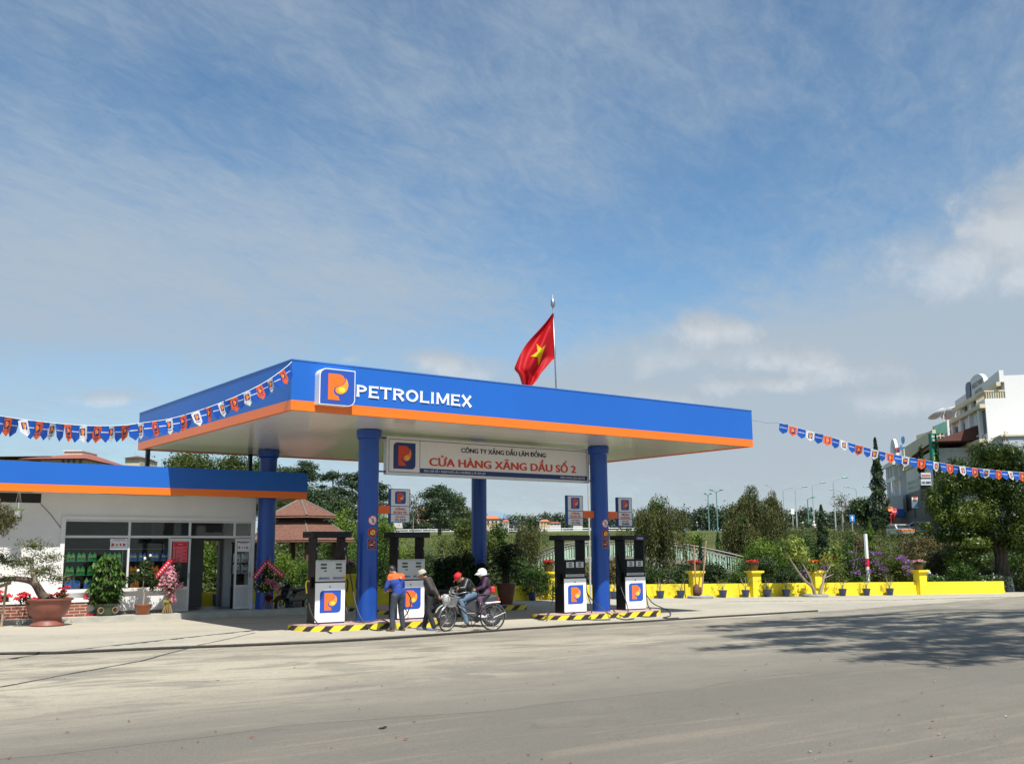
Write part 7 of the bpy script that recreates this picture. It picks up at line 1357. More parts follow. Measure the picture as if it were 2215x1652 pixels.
# ------------------------------------------------------------------ bunting
def buntmesh(kind, w, h, seed):
    k = ('bunt', kind, seed % 4, w)
    if k in _copies: return _copies[k]
    r = random.Random(seed); b = MB(); cols = dict(blue=0, orange=1, white=2); a = r.uniform(-.3, .3)
    def S(x, z): return (x, .035*math.sin(x/w*3+a*5)*(z/h)+a*.10*(z/h)**2, -z)
    N_ = 4; vs = []; fs = []
    for j in range(6):
        z = h*.72*j/5
        for i in range(N_+1): vs.append(S(-w/2+w*i/N_, z))
    for j in range(5):
        for i in range(N_): p = j*(N_+1)+i; fs.append((p, p+N_+1, p+N_+2, p+1))
    o = 5*(N_+1); vs.append(S(0, h)); tip = len(vs)-1
    for i in range(N_): fs.append((o+i, tip, o+i+1))
    b.add(vs, fs, cols[kind])
    for sd in (-1, 1):
        P_ = lambda x, z, e=1: (S(x, z)[0], S(x, z)[1]+sd*.0025*e, -z)
        if kind == 'blue':
            for q in range(9): x = -w*.40+q*w*.092; b.add([P_(x, h*.35), P_(x+w*.055, h*.35), P_(x+w*.055, h*.41), P_(x, h*.41)], [(0, 1, 2, 3)], 3)
        else:
            e = w*.56; x0 = -e/2*(1 if sd < 0 else 1); z0 = h*.16; b.add([P_(x0+p[0]*e, z0+e*1.15*(1-p[1])) for p in rsq(.25, 3, .05)], [tuple(range(16))], 4)
            b.add([P_(x0+p[0]*e, z0+e*1.15*(1-p[1]), 2) for p in P_BODY], [tuple(range(len(P_BODY)))], 5); b.add([P_(x0+p[0]*e, z0+e*1.15*(1-p[1]), 2) for p in P_DROP], [tuple(range(len(P_DROP)))], 6)
            b.add([P_(-w*.3, h*.68), P_(w*.3, h*.68), P_(w*.3, h*.72), P_(-w*.3, h*.72)], [(0, 1, 2, 3)], 4)
    def fl(n, c_):
        if n in MATS: return MATS[n]
        m = leafmat(n, c_, c_, .35, .35); return m
    o = b.build('flag', [fl('flag_blue', (.02, .10, .46)), fl('flag_orange', (.82, .13, .04)), fl('flag_white', (.72, .73, .74)), WHITE, NAVY, ORANGE, DROP], None); C.objects.unlink(o); _copies[k] = o.data; bpy.data.objects.remove(o); return _copies[k]
def bunting(pts, n, w, h, label, seed):
    t = thing('bunting', label, 'bunting', tuple(pts[0])); Q = catmull([Vector(p)-Vector(pts[0]) for p in pts], 12); b = MB(); b.tube(Q, .006, 4); b.build('string', WHITE, t)
    L_ = [0]
    for a, c_ in zip(Q, Q[1:]): L_.append(L_[-1]+(c_-a).length)
    r = random.Random(seed); tot = L_[-1]; j = 0; pat = ['blue', 'orange', 'blue', 'white']
    for i in range(n):
        s = tot*(i+.5)/n*.985; 
        while L_[j+1] < s: j += 1
        p = Q[j].lerp(Q[j+1], (s-L_[j])/(L_[j+1]-L_[j])); d = (Q[j+1]-Q[j]).normalized(); k = pat[i % 4]
        o = bpy.data.objects.new('flag', buntmesh(k, w, h, r.randrange(100))); C.objects.link(o); o.parent = t
        yaw = math.atan2(d.y, d.x)+r.uniform(-.3, .12); tilt = r.uniform(-.25, .2); ex = Vector((math.cos(yaw), math.sin(yaw), d.z)).normalized()
        o.matrix_local = Matrix.Translation(p) @ Matrix.Rotation(yaw, 4, 'Z') @ Matrix.Rotation(-math.asin(max(-1, min(1, d.z)))*.8, 4, 'Y') @ Matrix.Rotation(tilt, 4, 'X')
def b6(x, y): return (x*.28618, 772.3+y*.28618)
LB = [(-260, 395), (0, 445), (300, 487), (640, 517), (900, 517), (1050, 500), (1300, 462), (1550, 388), (1800, 290), (2000, 190), (2150, 85), (2205, 35)]
def dl(x): return 17.2+(24.0-17.2)*(max(x, -300)/2200)
bunting([atd(*b6(x, y), dl(x)) for x, y in LB], 47, .215, .325, 'long string of blue, orange and white pennants from the left edge to the canopy corner', 3)
RB = [(1627, 890, 33.6), (1686, 914, 40), (1746.6, 930.8, 40.2), (1806.8, 948, 40.5), (1875.6, 968, 41), (1941.5, 984, 41.5), (2016, 997.5, 42), (2084.8, 1009, 42.8), (2142, 1015.3, 43.6), (2215, 1021.5, 44.6), (2330, 1026, 46)]
bunting([atd(*q) for q in RB[1:]], 42, .35, .40, 'string of blue, orange and white pennants sagging towards the right edge', 8)
def poles():
    for p, lab in ((atd(*b6(-260, 395), dl(-260)), 'steel pole holding the left end of the long pennant string'), (atd(2330, 1026, 46), 'steel pole holding the right end of the right pennant string')):
        g = G(p.x, p.y); t = thing('pennant_pole', lab, 'pole', (p.x, p.y, g)); b = MB(); b.tube([(0, 0, 0), (0, 0, p.z-g+.1)], .05, 8); b.build('shaft', ALU, t); b = MB(); b.sph((0, 0, p.z-g+.12), .07, 8); b.build('knob', ALU, t)
poles()
def tether():
    a = Vector((X1, Y0, ZT-.3)); c_ = atd(*RB[1]); b = MB(); b.tube([a, a.lerp(c_, .5)+Vector((0, 0, -.05)), c_], .004, 4); tag(b.build('tether_cord', DARKM), 'thin cord tying the right pennant string to the canopy corner', 'cord')
tether()
# ------------------------------------------------------------------ flag on the canopy
def flag():
    y = 3.; pb = at(1204, 842, 1, y); pt = at(1196, 662, 1, y); bz = ZT-.25; t = thing('flagpole', 'slim silver flagpole with a bulb finial standing on the canopy roof', 'flagpole', (pb.x, y, bz)); e = pt-Vector(t.location); b = MB(); q = lambda f: e*f; b.tube([(pb.x-pb.x+.02, 0, 0), tuple(e)], [.03, .02], 8); b.build('pole', STEEL, t, smooth=True)
    b = MB(); b.lathe([(.02, -.06), (.05, -.03), (.075, .03), (.08, .1), (.07, .18), (.03, .25), (.012, .28), (.008, .42), (.001, .43)], 16, tuple(e)); b.build('finial', STEEL, t, smooth=True)
    # cloth: hangs from the pole, streaming down and to the left
    f = lambda u, v: ((1480+u/5.508)*.72862, (860+v/5.508)*.72862)
    o = thing('national_flag', 'large red flag with a yellow star hanging from the canopy flagpole', 'flag', tuple(t.location)); o0 = Vector(o.location)
    left = [(895, 368), (780, 520), (640, 680), (480, 855), (370, 1020), (290, 1200), (262, 1300), (330, 1390), (385, 1560)]
    right = [(905, 380), (912, 600), (922, 860), (935, 1100), (870, 1160), (760, 1290), (690, 1370), (640, 1460), (540, 1580)]
    n, m_ = 32, 22; vs = []; mi = []
    def samp(Lp, s): x = s*(len(Lp)-1); i = min(int(x), len(Lp)-2); a = x-i; return (Lp[i][0]*(1-a)+Lp[i+1][0]*a, Lp[i][1]*(1-a)+Lp[i+1][1]*a)
    lc = catmull([Vector((a, c_, 0)) for a, c_ in left], 8); rc = catmull([Vector((a, c_, 0)) for a, c_ in right], 8)
    def cs(K, s): q = s*(len(K)-1); i = min(int(q), len(K)-2); return K[i].lerp(K[i+1], q-i)
    def P_(s, w, off=0.):
        a, c_ = cs(lc, s), cs(rc, s); x = a.lerp(c_, w); dist = (1-w)
        dy = .16*math.sin(w*7+s*3)*min(1, dist*3)+.10*math.sin(w*15-s*5)*min(1, dist*3)*(.3+s)+.25*dist*s; p = at(*f(x.x, x.y), 1, y+dy+off); return p-o0
    for i in range(n+1):
        for j in range(m_+1): vs.append(P_(i/n, j/m_))
    b = MB(); b.add(vs, [(i*(m_+1)+j, (i+1)*(m_+1)+j, (i+1)*(m_+1)+j+1, i*(m_+1)+j+1) for i in range(n) for j in range(m_)]); b.build('cloth', leafmat('flag_cloth_red', (.52, .008, .014), (.62, .012, .018), .35, .6), o, smooth=True)
    star = [(620, 880), (705, 960), (768, 900), (712, 1070), (655, 1240), (640, 1100), (520, 1092), (640, 1010)]
    # star laid just in front of the cloth, following its folds
    def inside(x, y_, poly):
        c_ = False; j = len(poly)-1
        for i in range(len(poly)):
            if (poly[i][1] > y_) != (poly[j][1] > y_) and x < (poly[j][0]-poly[i][0])*(y_-poly[i][1])/(poly[j][1]-poly[i][1])+poly[i][0]: c_ = not c_
            j = i
        return c_
    N1, N2 = 150, 110; vs = []; fs = []; idx = {}
    def vid(i, j):
        if (i, j) not in idx: idx[(i, j)] = len(vs); vs.append(P_(.2+.55*i/N1, j/N2, -.02))
        return idx[(i, j)]
    for i in range(N1):
        for j in range(N2):
            s = .2+.55*(i+.5)/N1; w = (j+.5)/N2; x = cs(lc, s).lerp(cs(rc, s), w)
            if inside(x.x, x.y, star): fs.append((vid(i, j), vid(i+1, j), vid(i+1, j+1), vid(i, j+1)))
    b = MB(); b.add(vs, fs); b.build('star', leafmat('flag_star', (.72, .52, .01), (.78, .58, .02), .3, .6), o)
flag()
# ------------------------------------------------------------------ people and bikes
def bake(o):
    dg = bpy.context.evaluated_depsgraph_get(); bpy.context.view_layer.update(); e = o.evaluated_get(dg); me = e.to_mesh(); V_ = [tuple(v.co) for v in me.vertices]; F_ = [tuple(p.vertices) for p in me.polygons]; e.to_mesh_clear(); return V_, F_
def skin(nodes, edges, root):
    """tapered limbs and round joints, fused afterwards into one surface"""
    b = MB()
    for a, c_ in edges: b.tube([nodes[a][0], nodes[c_][0]], [nodes[a][1]*.98, nodes[c_][1]*.98], 12)
    for n in nodes: b.sph(nodes[n][0], nodes[n][1], 14)
    if 'shL' in nodes and 'pelvis' in nodes:      # a flat broad rib cage and hips
        cz = Vector(nodes['chest'][0]); y = (Vector(nodes['shL'][0])-Vector(nodes['shR'][0])); w = y.length; y.normalize(); up = (Vector(nodes['chest'][0])-Vector(nodes['spine'][0])).normalized(); x = y.cross(up).normalized(); r = nodes['chest'][1]; b.M = frame(cz, x, y, up); b.sph((0, 0, -.03), (r*.98, w*.56+.02, r*1.35), 16); b.M = Matrix()
    return b.v, b.f
def remesh(mb, vox, it=2):
    me = bpy.data.meshes.new('r'); me.from_pydata(mb.v, [], mb.f); o = bpy.data.objects.new('r', me); C.objects.link(o); m = o.modifiers.new('r', 'REMESH'); m.mode = 'VOXEL'; m.voxel_size = vox
    s = o.modifiers.new('sm', 'SMOOTH'); s.iterations = it; s.factor = .5
    V_, F_ = bake(o); bpy.data.objects.remove(o); bpy.data.meshes.remove(me); b = MB(); b.add(V_, F_); return b
def hand(mb, w, d, n, side, curl=.9):
    """wrist w, direction d, palm normal n (towards the palm side)"""
    d = Vector(d).normalized(); n = Vector(n); n = (n-d*n.dot(d)).normalized(); s = d.cross(n)*side; w = Vector(w)
    mb.tube([w, w+d*.03, w+d*.085], [.026, .034, .036], 8)
    for k, (o_, L_) in enumerate(((-.028, .072), (-.01, .08), (.009, .074), (.027, .058))):
        a = w+d*.085+s*o_; r1 = a+d*L_*.5*math.cos(curl*.5)+n*L_*.5*math.sin(curl*.5); r2 = r1+d*L_*.5*math.cos(curl*1.5)+n*L_*.5*math.sin(curl*1.5); mb.tube([a-d*.02, a, r1, r2], [.009, .0095, .009, .0075], 6)
    a = w+d*.035-s*.03; mb.tube([a+s*.01, a-s*.022+d*.02+n*.01, a-s*.026+d*.05+n*.025], [.012, .011, .009], 6)
SKIN = mat('skin', (.36, .19, .12), .55, var=.06, scale=20)
def headframe(c, fwd, up):
    x = Vector(fwd).normalized(); z = Vector(up); z = (z-x*z.dot(x)).normalized(); y = z.cross(x); return frame(c, x, y, z)
def person(label, loc, rz, J, R, top, bottom, shoe, head, hair, extra=None):
    t = thing('person', label, 'person', loc, rz)
    E = [('pelvis', 'spine'), ('spine', 'chest'), ('chest', 'neck'), ('chest', 'shL'), ('shL', 'elL'), ('elL', 'wrL'), ('chest', 'shR'), ('shR', 'elR'), ('elR', 'wrR'), ('pelvis', 'hipL'), ('hipL', 'knL'), ('knL', 'anL'), ('anL', 'toL'), ('pelvis', 'hipR'), ('hipR', 'knR'), ('knR', 'anR'), ('anR', 'toR')]
    base = dict(pelvis=.125, spine=.115, chest=.13, neck=.052, shL=.062, shR=.062, elL=.042, elR=.042, wrL=.028, wrR=.028, hipL=.088, hipR=.088, knL=.056, knR=.056, anL=.036, anR=.036, toL=.028, toR=.028); base.update(R or {})
    nb = {k: (J[k], base[k]*.96) for k in J if k in base}; b = MB(); b.add(*skin(nb, E, 'pelvis'))
    H = headframe(head[0], head[1], head[2]); b.M = H; b.sph((0, 0, 0), (.098, .078, .118), 18); b.sph((.035, 0, -.075), (.055, .052, .05), 12); b.tube([(.088, 0, .02), (.118, 0, -.02), (.094, 0, -.03)], [.010, .016, .012], 6)
    for s in (-1, 1): b.sph((-.005, s*.08, -.01), (.02, .012, .032), 8); b.sph((.088, s*.03, .033), (.015, .022, .008), 6)
    b.sph((.092, 0, -.062), (.014, .028, .010), 8); b.M = Matrix(); hc = Vector(head[0]); b.tube([Vector(J['neck']), Vector(J['neck']).lerp(hc, .5)+Vector((0, 0, -.02)), hc-Vector(H.col[2][:3])*.04], [.056, .052, .05], 10)
    for sd, w, e in (('L', 'wrL', 'elL'), ('R', 'wrR', 'elR')): hand(b, J[w], Vector(J[w])-Vector(J[e])+Vector(J.get('hd'+sd, (0, 0, 0))), J.get('hn'+sd, (0, 0, -1)), 1 if sd == 'L' else -1, J.get('curl', .8))
    remesh(b, .0085).build('body', SKIN, t, smooth=True)
    b = MB(); b.M = H
    for s in (-1, 1): b.sph((.093, s*.031, .018), (.008, .013, .008), 8)
    b.build('eyes', mat('eye_dark', (.02, .015, .012), .2), t)
    nj = {k: (J[k], base[k]+.017) for k in ('pelvis', 'spine', 'chest', 'shL', 'elL', 'shR', 'elR')}
    nj['pelvis'] = ((Vector(J['pelvis'])*.8+Vector(J['spine'])*.2)[:], base['pelvis']+.024)
    for s in 'LR': w = Vector(J['wr'+s]).lerp(Vector(J['el'+s]), .08); nj['wr'+s] = (tuple(w), base['wrL']+.018)
    nj['neck'] = (tuple(Vector(J['chest']).lerp(Vector(J['neck']), .62)), base['neck']+.028)
    v, f = skin(nj, [e for e in E[:9]], 'pelvis'); b = MB(); b.add(v, f); b = remesh(b, .012, 7); jk = b.build('jacket', top[0], t, smooth=True)
    if len(top) > 1:     # coloured yoke over the shoulders: same cloth shell, a few millimetres proud
        cz = Vector(J['chest']); up = (Vector(J['neck'])-Vector(J['spine'])).normalized(); ys = [i for i, p in enumerate(b.v) if (Vector(p)-cz).dot(up) > -.015 and abs(p[1]) < .27]; st = set(ys); idx = {j: i for i, j in enumerate(ys)}
        vv = []; me = jk.data
        for j in ys: vtx = me.vertices[j]; vv.append(tuple(vtx.co+vtx.normal*.005))
        ff = [tuple(idx[q] for q in fc) for fc in b.f if all(q in st for q in fc)]; y_ = MB(); y_.add(vv, ff); y_.build('yoke', top[1], t, smooth=True)
    nt = {'pelvis': (tuple(Vector(J['pelvis'])+Vector((0, 0, .0))), base['pelvis']+.010)}
    for s in 'LR': nt['hip'+s] = (J['hip'+s], base['hipL']+.018); nt['kn'+s] = (J['kn'+s], base['knL']+.022); a = Vector(J['an'+s]).lerp(Vector(J['kn'+s]), .06); nt['an'+s] = (tuple(a), base['anL']+.030)
    v, f = skin(nt, [('pelvis', 'hipL'), ('hipL', 'knL'), ('knL', 'anL'), ('pelvis', 'hipR'), ('hipR', 'knR'), ('knR', 'anR')], 'pelvis'); b = MB(); b.add(v, f); remesh(b, .013, 7).build('trousers', bottom, t, smooth=True)
    for s in 'LR':
        a = Vector(J['an'+s]); o = Vector(J['to'+s]); d = (o-a); d.z = 0; d = d.normalized() if d.length > .01 else Vector((1, 0, 0)); n = Vector((-d.y, d.x, 0)); z0 = a.z-.075; b = MB(); b.M = frame((a.x, a.y, z0), d, n, (0, 0, 1)); b.flat([(-.06, -.035), (.05, -.045), (.14, -.05), (.19, -.03), (.20, .0), (.19, .03), (.14, .05), (.05, .045), (-.06, .035)], 0, .022); b.sph((.09, 0, .03), (.10, .045, .038), 12); b.sph((-.015, 0, .045), (.05, .036, .05), 10); b.build('shoe', shoe, t, smooth=True)
    if hair is not None:
        b = MB(); b.M = H; b.sph((-.012, 0, .02), (.104, .088, .115), 18); hv = [Vector(p) for p in b.v]; Hi = H.inverted(); keep = [i for i, p in enumerate(hv) if not ((Hi @ p).x > .045 and (Hi @ p).z < .06) and (Hi @ p).z > -.085]; ks = set(keep); idx = {j: i for i, j in enumerate(keep)}; q = MB(); q.add([b.v[i] for i in keep], [tuple(idx[j] for j in f_) for f_ in b.f if all(j in ks for j in f_)]); q.build('hair', hair, t, smooth=True)
    return t, H
def cap(t, H, m, brim=True, sc=1.):
    b = MB(); b.M = H; pr = [(.112, .01), (.115, .04), (.108, .08), (.085, .115), (.05, .135), (.012, .142)]; b.lathe(pr, 20, (-.005, 0, 0)); o = b.build('cap', m, t); smooth_by_angle(o, 50)
    if brim: b = MB(); b.M = H; b.add([(.08, -.085, .02), (.13, -.078, .022), (.175, -.05, .014), (.19, 0, .010), (.175, .05, .014), (.13, .078, .022), (.08, .085, .02), (.08, -.085, .028), (.13, -.078, .031), (.175, -.05, .022), (.19, 0, .018), (.175, .05, .022), (.13, .078, .031), (.08, .085, .028)], [(0, 1, 2, 3, 4, 5, 6), (13, 12, 11, 10, 9, 8, 7)]+[(k, k+7, (k+1) % 7+7, (k+1) % 7) for k in range(7)]); b.build('brim', m, o)
def helmet(parent, H, m):
    b = MB(); b.M = H; b.lathe([(.128, -.03), (.135, .02), (.132, .07), (.105, .125), (.06, .155), (.015, .165)], 22, (-.01, 0, 0)); o = b.build('helmet', m, parent); smooth_by_angle(o, 50); b = MB(); b.M = H; b.poly([(.05, .02), (.17, .01), (.185, .03), (.10, .075)], -.08, .08); b.build('visor', m, o); b = MB(); b.M = H; b.tube([(.0, .118, -.02), (.045, .07, -.12), (.055, 0, -.14), (.045, -.07, -.12), (0, -.118, -.02)], .008, 5); b.build('strap', BLACK, o); return o
def jacketmat(n, c): return mat(n, c, .75, var=.12, scale=9, bump=.8, bscale=14)
def onground(u, v): p = atg(*c8(u, v)); p.z = G(p.x, p.y); return p
def people():
    fL, fR = onground(200, 1170), onground(390, 1168); c = (fL+fR)/2; rz = R_(98)
    J = dict(pelvis=(-.02, 0, .92), spine=(0, 0, 1.08), chest=(.05, 0, 1.27), neck=(.10, 0, 1.42), shL=(.06, .18, 1.35), shR=(.06, -.18, 1.35), elL=(.10, .27, 1.10), elR=(.12, -.27, 1.10), wrL=(.30, .15, 1.0), wrR=(.33, -.10, 1.02), hipL=(-.02, .10, .86), hipR=(-.02, -.10, .86), knL=(.02, .13, .48), knR=(.03, -.15, .48), anL=(-.02, .17, .085), anR=(-.01, -.19, .085), toL=(.12, .20, .03), toR=(.13, -.21, .03), hnL=(0, -1, 0), hnR=(0, 1, 0))
    t, H = person('man in blue and orange work jacket and cap standing with his back turned', c, rz, J, dict(pelvis=.115, spine=.12, chest=.135), (jacketmat('jacket_blue', (.02, .06, .32)), jacketmat('yoke_orange', (.80, .12, .02))), jacketmat('jeans_dark', (.035, .045, .065)), mat('shoe_brown', (.10, .07, .05), .5), ((.19, .03, 1.50), (.75, .15, -.65), (.6, 0, .8)), mat('hair_black', (.012, .010, .009), .6)); cap(t, H, BLACK)
    b = MB(); b.M = Matrix.Translation((-.105, 0, 1.33)); b.M = b.M @ Matrix.Rotation(-PI/2, 4, 'Z'); b.poly([(.035*math.cos(a)-.0, .035*math.sin(a)) for a in [k*PI/6 for k in range(12)]], -.03, -.004); b.build('badge', mat('badge_pale', (.75, .3, .2), .6), t)
    # man with the pale cap, hands behind his back
    f1, f2 = onground(672, 1165), onground(832, 1156); c = (f1+f2)/2+Vector((.02, .0, 0)); rz = math.atan2(.66, -.75)
    J = dict(pelvis=(-.06, 0, .88), spine=(-.03, 0, 1.03), chest=(.01, 0, 1.20), neck=(.08, 0, 1.33), shL=(.01, .16, 1.28), shR=(.01, -.16, 1.28), elL=(-.13, .22, 1.03), elR=(-.12, -.22, 1.03), wrL=(-.25, .06, .86), wrR=(-.26, -.03, .84), hipL=(-.06, .09, .82), hipR=(-.06, -.09, .82), knL=(-.02, .10, .46), knR=(.04, -.10, .46), anL=(-.17, .11, .085), anR=(.13, -.11, .085), toL=(-.04, .12, .03), toR=(.27, -.12, .03), hnL=(-1, -.2, 0), hnR=(-1, .2, 0), curl=1.)
    t, H = person('man in dark jacket and pale cap looking down with his hands behind his back', c, rz, J, dict(pelvis=.105, spine=.10, chest=.115, shL=.055, shR=.055), (jacketmat('jacket_brown', (.05, .045, .042)),), jacketmat('trousers_black', (.02, .02, .022)), mat('sandal_blue', (.12, .16, .22), .6), ((.16, .0, 1.40), (.90, 0, -.42), (.42, 0, .9)), mat('hair_black', (.012, .01, .009), .6)); cap(t, H, mat('cap_khaki', (.38, .36, .29), .8, var=.1))
    b = MB(); b.M = frame((.01, -.235, 1.1), (0, 0, 1), (1, 0, 0), (0, -1, 0)); 
    hb = Vector(c)+Matrix.Rotation(rz, 3, 'Z') @ Vector((-.40, -.02, .76)); hh = thing('helmet', 'white helmet held upside down behind the back of the man with the pale cap', 'helmet', hb, rz); helmet(hh, headframe((0, 0, 0), (0, 1, .2), (-1, 0, .4)), mat('helmet_white', (.78, .78, .78), .25, var=.03, coat=.5))
people()
def wheel(parent, c, R, name='wheel', tyre=.02, spokes=20, rimm=None, yaw=0., hub=.02, disc=False):
    F = Matrix.Translation(c) @ Matrix.Rotation(yaw, 4, 'Z'); b = MB(); b.M = F; b.torus((0, 0, 0), R-tyre, tyre, 40, 8); w = b.build(name, mat('tyre', (.02, .02, .02), .8), parent, smooth=True)
    b = MB(); b.M = F; b.torus((0, 0, 0), R-tyre*2.1, tyre*.55, 40, 6); b.build('rim', rimm or STEEL, w, smooth=True); b = MB(); b.M = F; b.tube([(0, -.04, 0), (0, .04, 0)], hub, 10)
    for k in range(spokes): a = 2*PI*k/spokes; s = .03*(1 if k % 2 else -1); b.tube([(hub*math.cos(a+.6), s, hub*math.sin(a+.6)), ((R-tyre*2)*math.cos(a), 0, (R-tyre*2)*math.sin(a))], .0022 if spokes > 10 else .012, 4)
    b.build('spokes', STEEL, w); return w
def bicycle():
    a, r = onground(1050, 1178), onground(1720, 1165); d = a-r; d.z = 0; L_ = d.length; rz = math.atan2(d.y, d.x); t = thing('bicycle', 'silver and black city bicycle with a grey front basket parked before the riders', 'bicycle', Vector((r.x, r.y, G(r.x, r.y))), rz); FR_ = mat('bike_black', (.02, .02, .025), .3, coat=.4)
    R = .335; fx = L_; st = R_(38); hx, hz = fx-.18, .80
    wheel(t, (0, 0, R), R, tyre=.018, spokes=28)
    hd = Vector((.30, 0, -.95)).normalized(); S = Matrix.Translation((hx, 0, hz)) @ Matrix.Rotation(st, 4, hd*-1) @ Matrix.Translation((-hx, 0, -hz))
    w = wheel(t, (fx, 0, R), R, tyre=.018, spokes=28); w.matrix_local = S
    b = MB(); b.tube([(0, 0, R), (.42, 0, .30)], .011, 6); b.tube([(.42, 0, .30), (.28, 0, .78)], .015, 8); b.tube([(.42, 0, .30), (.70, 0, .45), (hx-.03, 0, hz-.08)], .018, 8); b.tube([(.38, 0, .44), (.68, 0, .56), (hx-.01, 0, hz-.02)], .014, 8)
    for s in (-1, 1): b.tube([(0, s*.05, R), (.31, s*.03, .68)], .008, 6); b.tube([(0, s*.05, R), (.42, s*.03, .30)], .009, 6)
    b.tube([(hx-.02, 0, hz-.1), (hx, 0, hz+.02)], .022, 8); b.build('frame', FR_, t, smooth=True)
    b = MB(); b.M = S; b.tube([(hx, 0, hz), (hx+.03, 0, hz-.16)], .016, 8)
    for s in (-1, 1): b.tube([(hx+.03, s*.03, hz-.17), (hx+.10, s*.05, hz-.32), (fx, s*.05, R)], .010, 6)
    b.build('fork', STEEL, t, smooth=True)
    b = MB(); b.M = S; b.tube([(hx, 0, hz), (hx-.03, 0, hz+.16)], .014, 8); b.tube(catmull([(hx-.30, .28, hz+.20), (hx-.12, .26, hz+.23), (hx+.02, .12, hz+.17), (hx-.02, 0, hz+.15), (hx+.02, -.12, hz+.17), (hx-.12, -.26, hz+.23), (hx-.30, -.28, hz+.20)]), .012, 7); hb = b.build('handlebar', STEEL, t, smooth=True)
    for s in (-1, 1): b = MB(); b.M = S; b.tube([(hx-.31, s*.282, hz+.20), (hx-.19, s*.272, hz+.22)], .017, 8); b.build('grip', BLACK, hb); b = MB(); b.M = S; b.tube([(hx-.08, s*.22, hz+.20), (hx-.18, s*.24, hz+.16)], .006, 5); b.build('brake_lever', STEEL, hb)
    b = MB(); b.M = S; x0, x1, z0, z1 = hx+.04, hx+.31, hz-.14, hz+.10
    n = 12; 
    for k in range(n+1):
        f = k/n
        for s in (-1, 1): y0 = s*.13; y1 = s*.17; b.tube([(x0+.03+(x1-x0-.06)*f, y0, z0), (x0+(x1-x0)*f, y1, z1)], .0035, 4)
        b.tube([(x1-.03, -.13+.26*f, z0), (x1, -.17+.34*f, z1)], .0035, 4); b.tube([(x0+.03, -.13+.26*f, z0), (x0, -.17+.34*f, z1)], .0035, 4); b.tube([(x0+.03, -.13+.26*f, z0), (x1-.03, -.13+.26*f, z0)], .003, 4)
    for k in range(6): f = k/5; zz = z0+(z1-z0)*f; e = .03*(1-f); w_ = .13+.04*f; P = [(x0+e, -w_, zz), (x1-e, -w_, zz), (x1-e, w_, zz), (x0+e, w_, zz), (x0+e, -w_, zz)]; b.tube(P, .004 if 0 < k < 5 else .008, 4)
    b.add([(x0+.02, -.15, z0+.01), (x1-.02, -.15, z0+.01), (x1-.02, .15, z0+.01), (x0+.02, .15, z0+.01)], [(0, 1, 2, 3)]); b.build('basket', mat('basket_grey', (.30, .30, .30), .5, .3), t)
    b = MB(); b.tube([(.31, 0, .68), (.275, 0, .86)], .012, 8); b.build('seat_post', STEEL, t); b = MB(); b.M = Matrix.Translation((.24, 0, .90)); b.flat([(-.13, -.10), (-.02, -.105), (.06, -.05), (.15, -.022), (.16, 0), (.15, .022), (.06, .05), (-.02, .105), (-.13, .10), (-.15, 0)], -.03, .02); b.build('saddle', BLACK, t, bevel=.012)
    for cx_, M_, nm in ((0, Matrix(), 'rear_fender'), (fx, S, 'front_fender')):
        b = MB(); b.M = M_; a0, a1 = (R_(20), R_(185)) if cx_ == 0 else (R_(10), R_(150))
        for s in (-1, 0, 1): b.torus((cx_, s*.016, R), R+.022, .008, 30, 5, a0=a0, a1=a1)
        b.build(nm, STEEL, t, smooth=True)
    b = MB(); b.tube([(.20, -.06, .70), (-.20, -.07, .72)], .007, 5); b.tube([(.20, .06, .70), (-.20, .07, .72)], .007, 5); b.tube([(0, -.06, R), (-.12, -.07, .72)], .006, 5); b.tube([(0, .06, R), (-.12, .07, .72)], .006, 5)
    for k in range(5): b.tube([(.15-.08*k, -.065, .71), (.15-.08*k, .065, .71)], .005, 4)
    b.tube([(-.02, .06, R), (-.33, .07, .46)], .006, 5); b.build('carrier', STEEL, t)
    b = MB(); b.M = Matrix.Translation((.42, .05, .30)) @ Matrix.Rotation(PI/2, 4, 'X'); b.lathe([(.02, -.004), (.085, -.004), (.085, .004), (.02, .004)], 20); b.build('chainring', DARKM, t); b = MB(); b.tube([(.42, .08, .30), (.42+.09, .08, .30-.14)], .010, 6); b.tube([(.42, -.08, .30), (.42-.09, -.08, .30+.14)], .010, 6); b.box(.46, .56, .08, .16, .15, .17); b.box(.28, .38, -.16, -.08, .43, .45); b.build('pedals', DARKM, t)
    b = MB(); b.tube([(.02, .06, R-.02), (-.02, .14, .0)], .009, 6); b.tube([(-.06, .14, .008), (.03, .14, .008)], .009, 6); b.build('kickstand', STEEL, t); b = MB(); b.cb((-.03, 0, .60), (.02, .05, .03)); b.build('reflector', mat('reflector', (.6, .1, .03), .3), t)
bicycle()
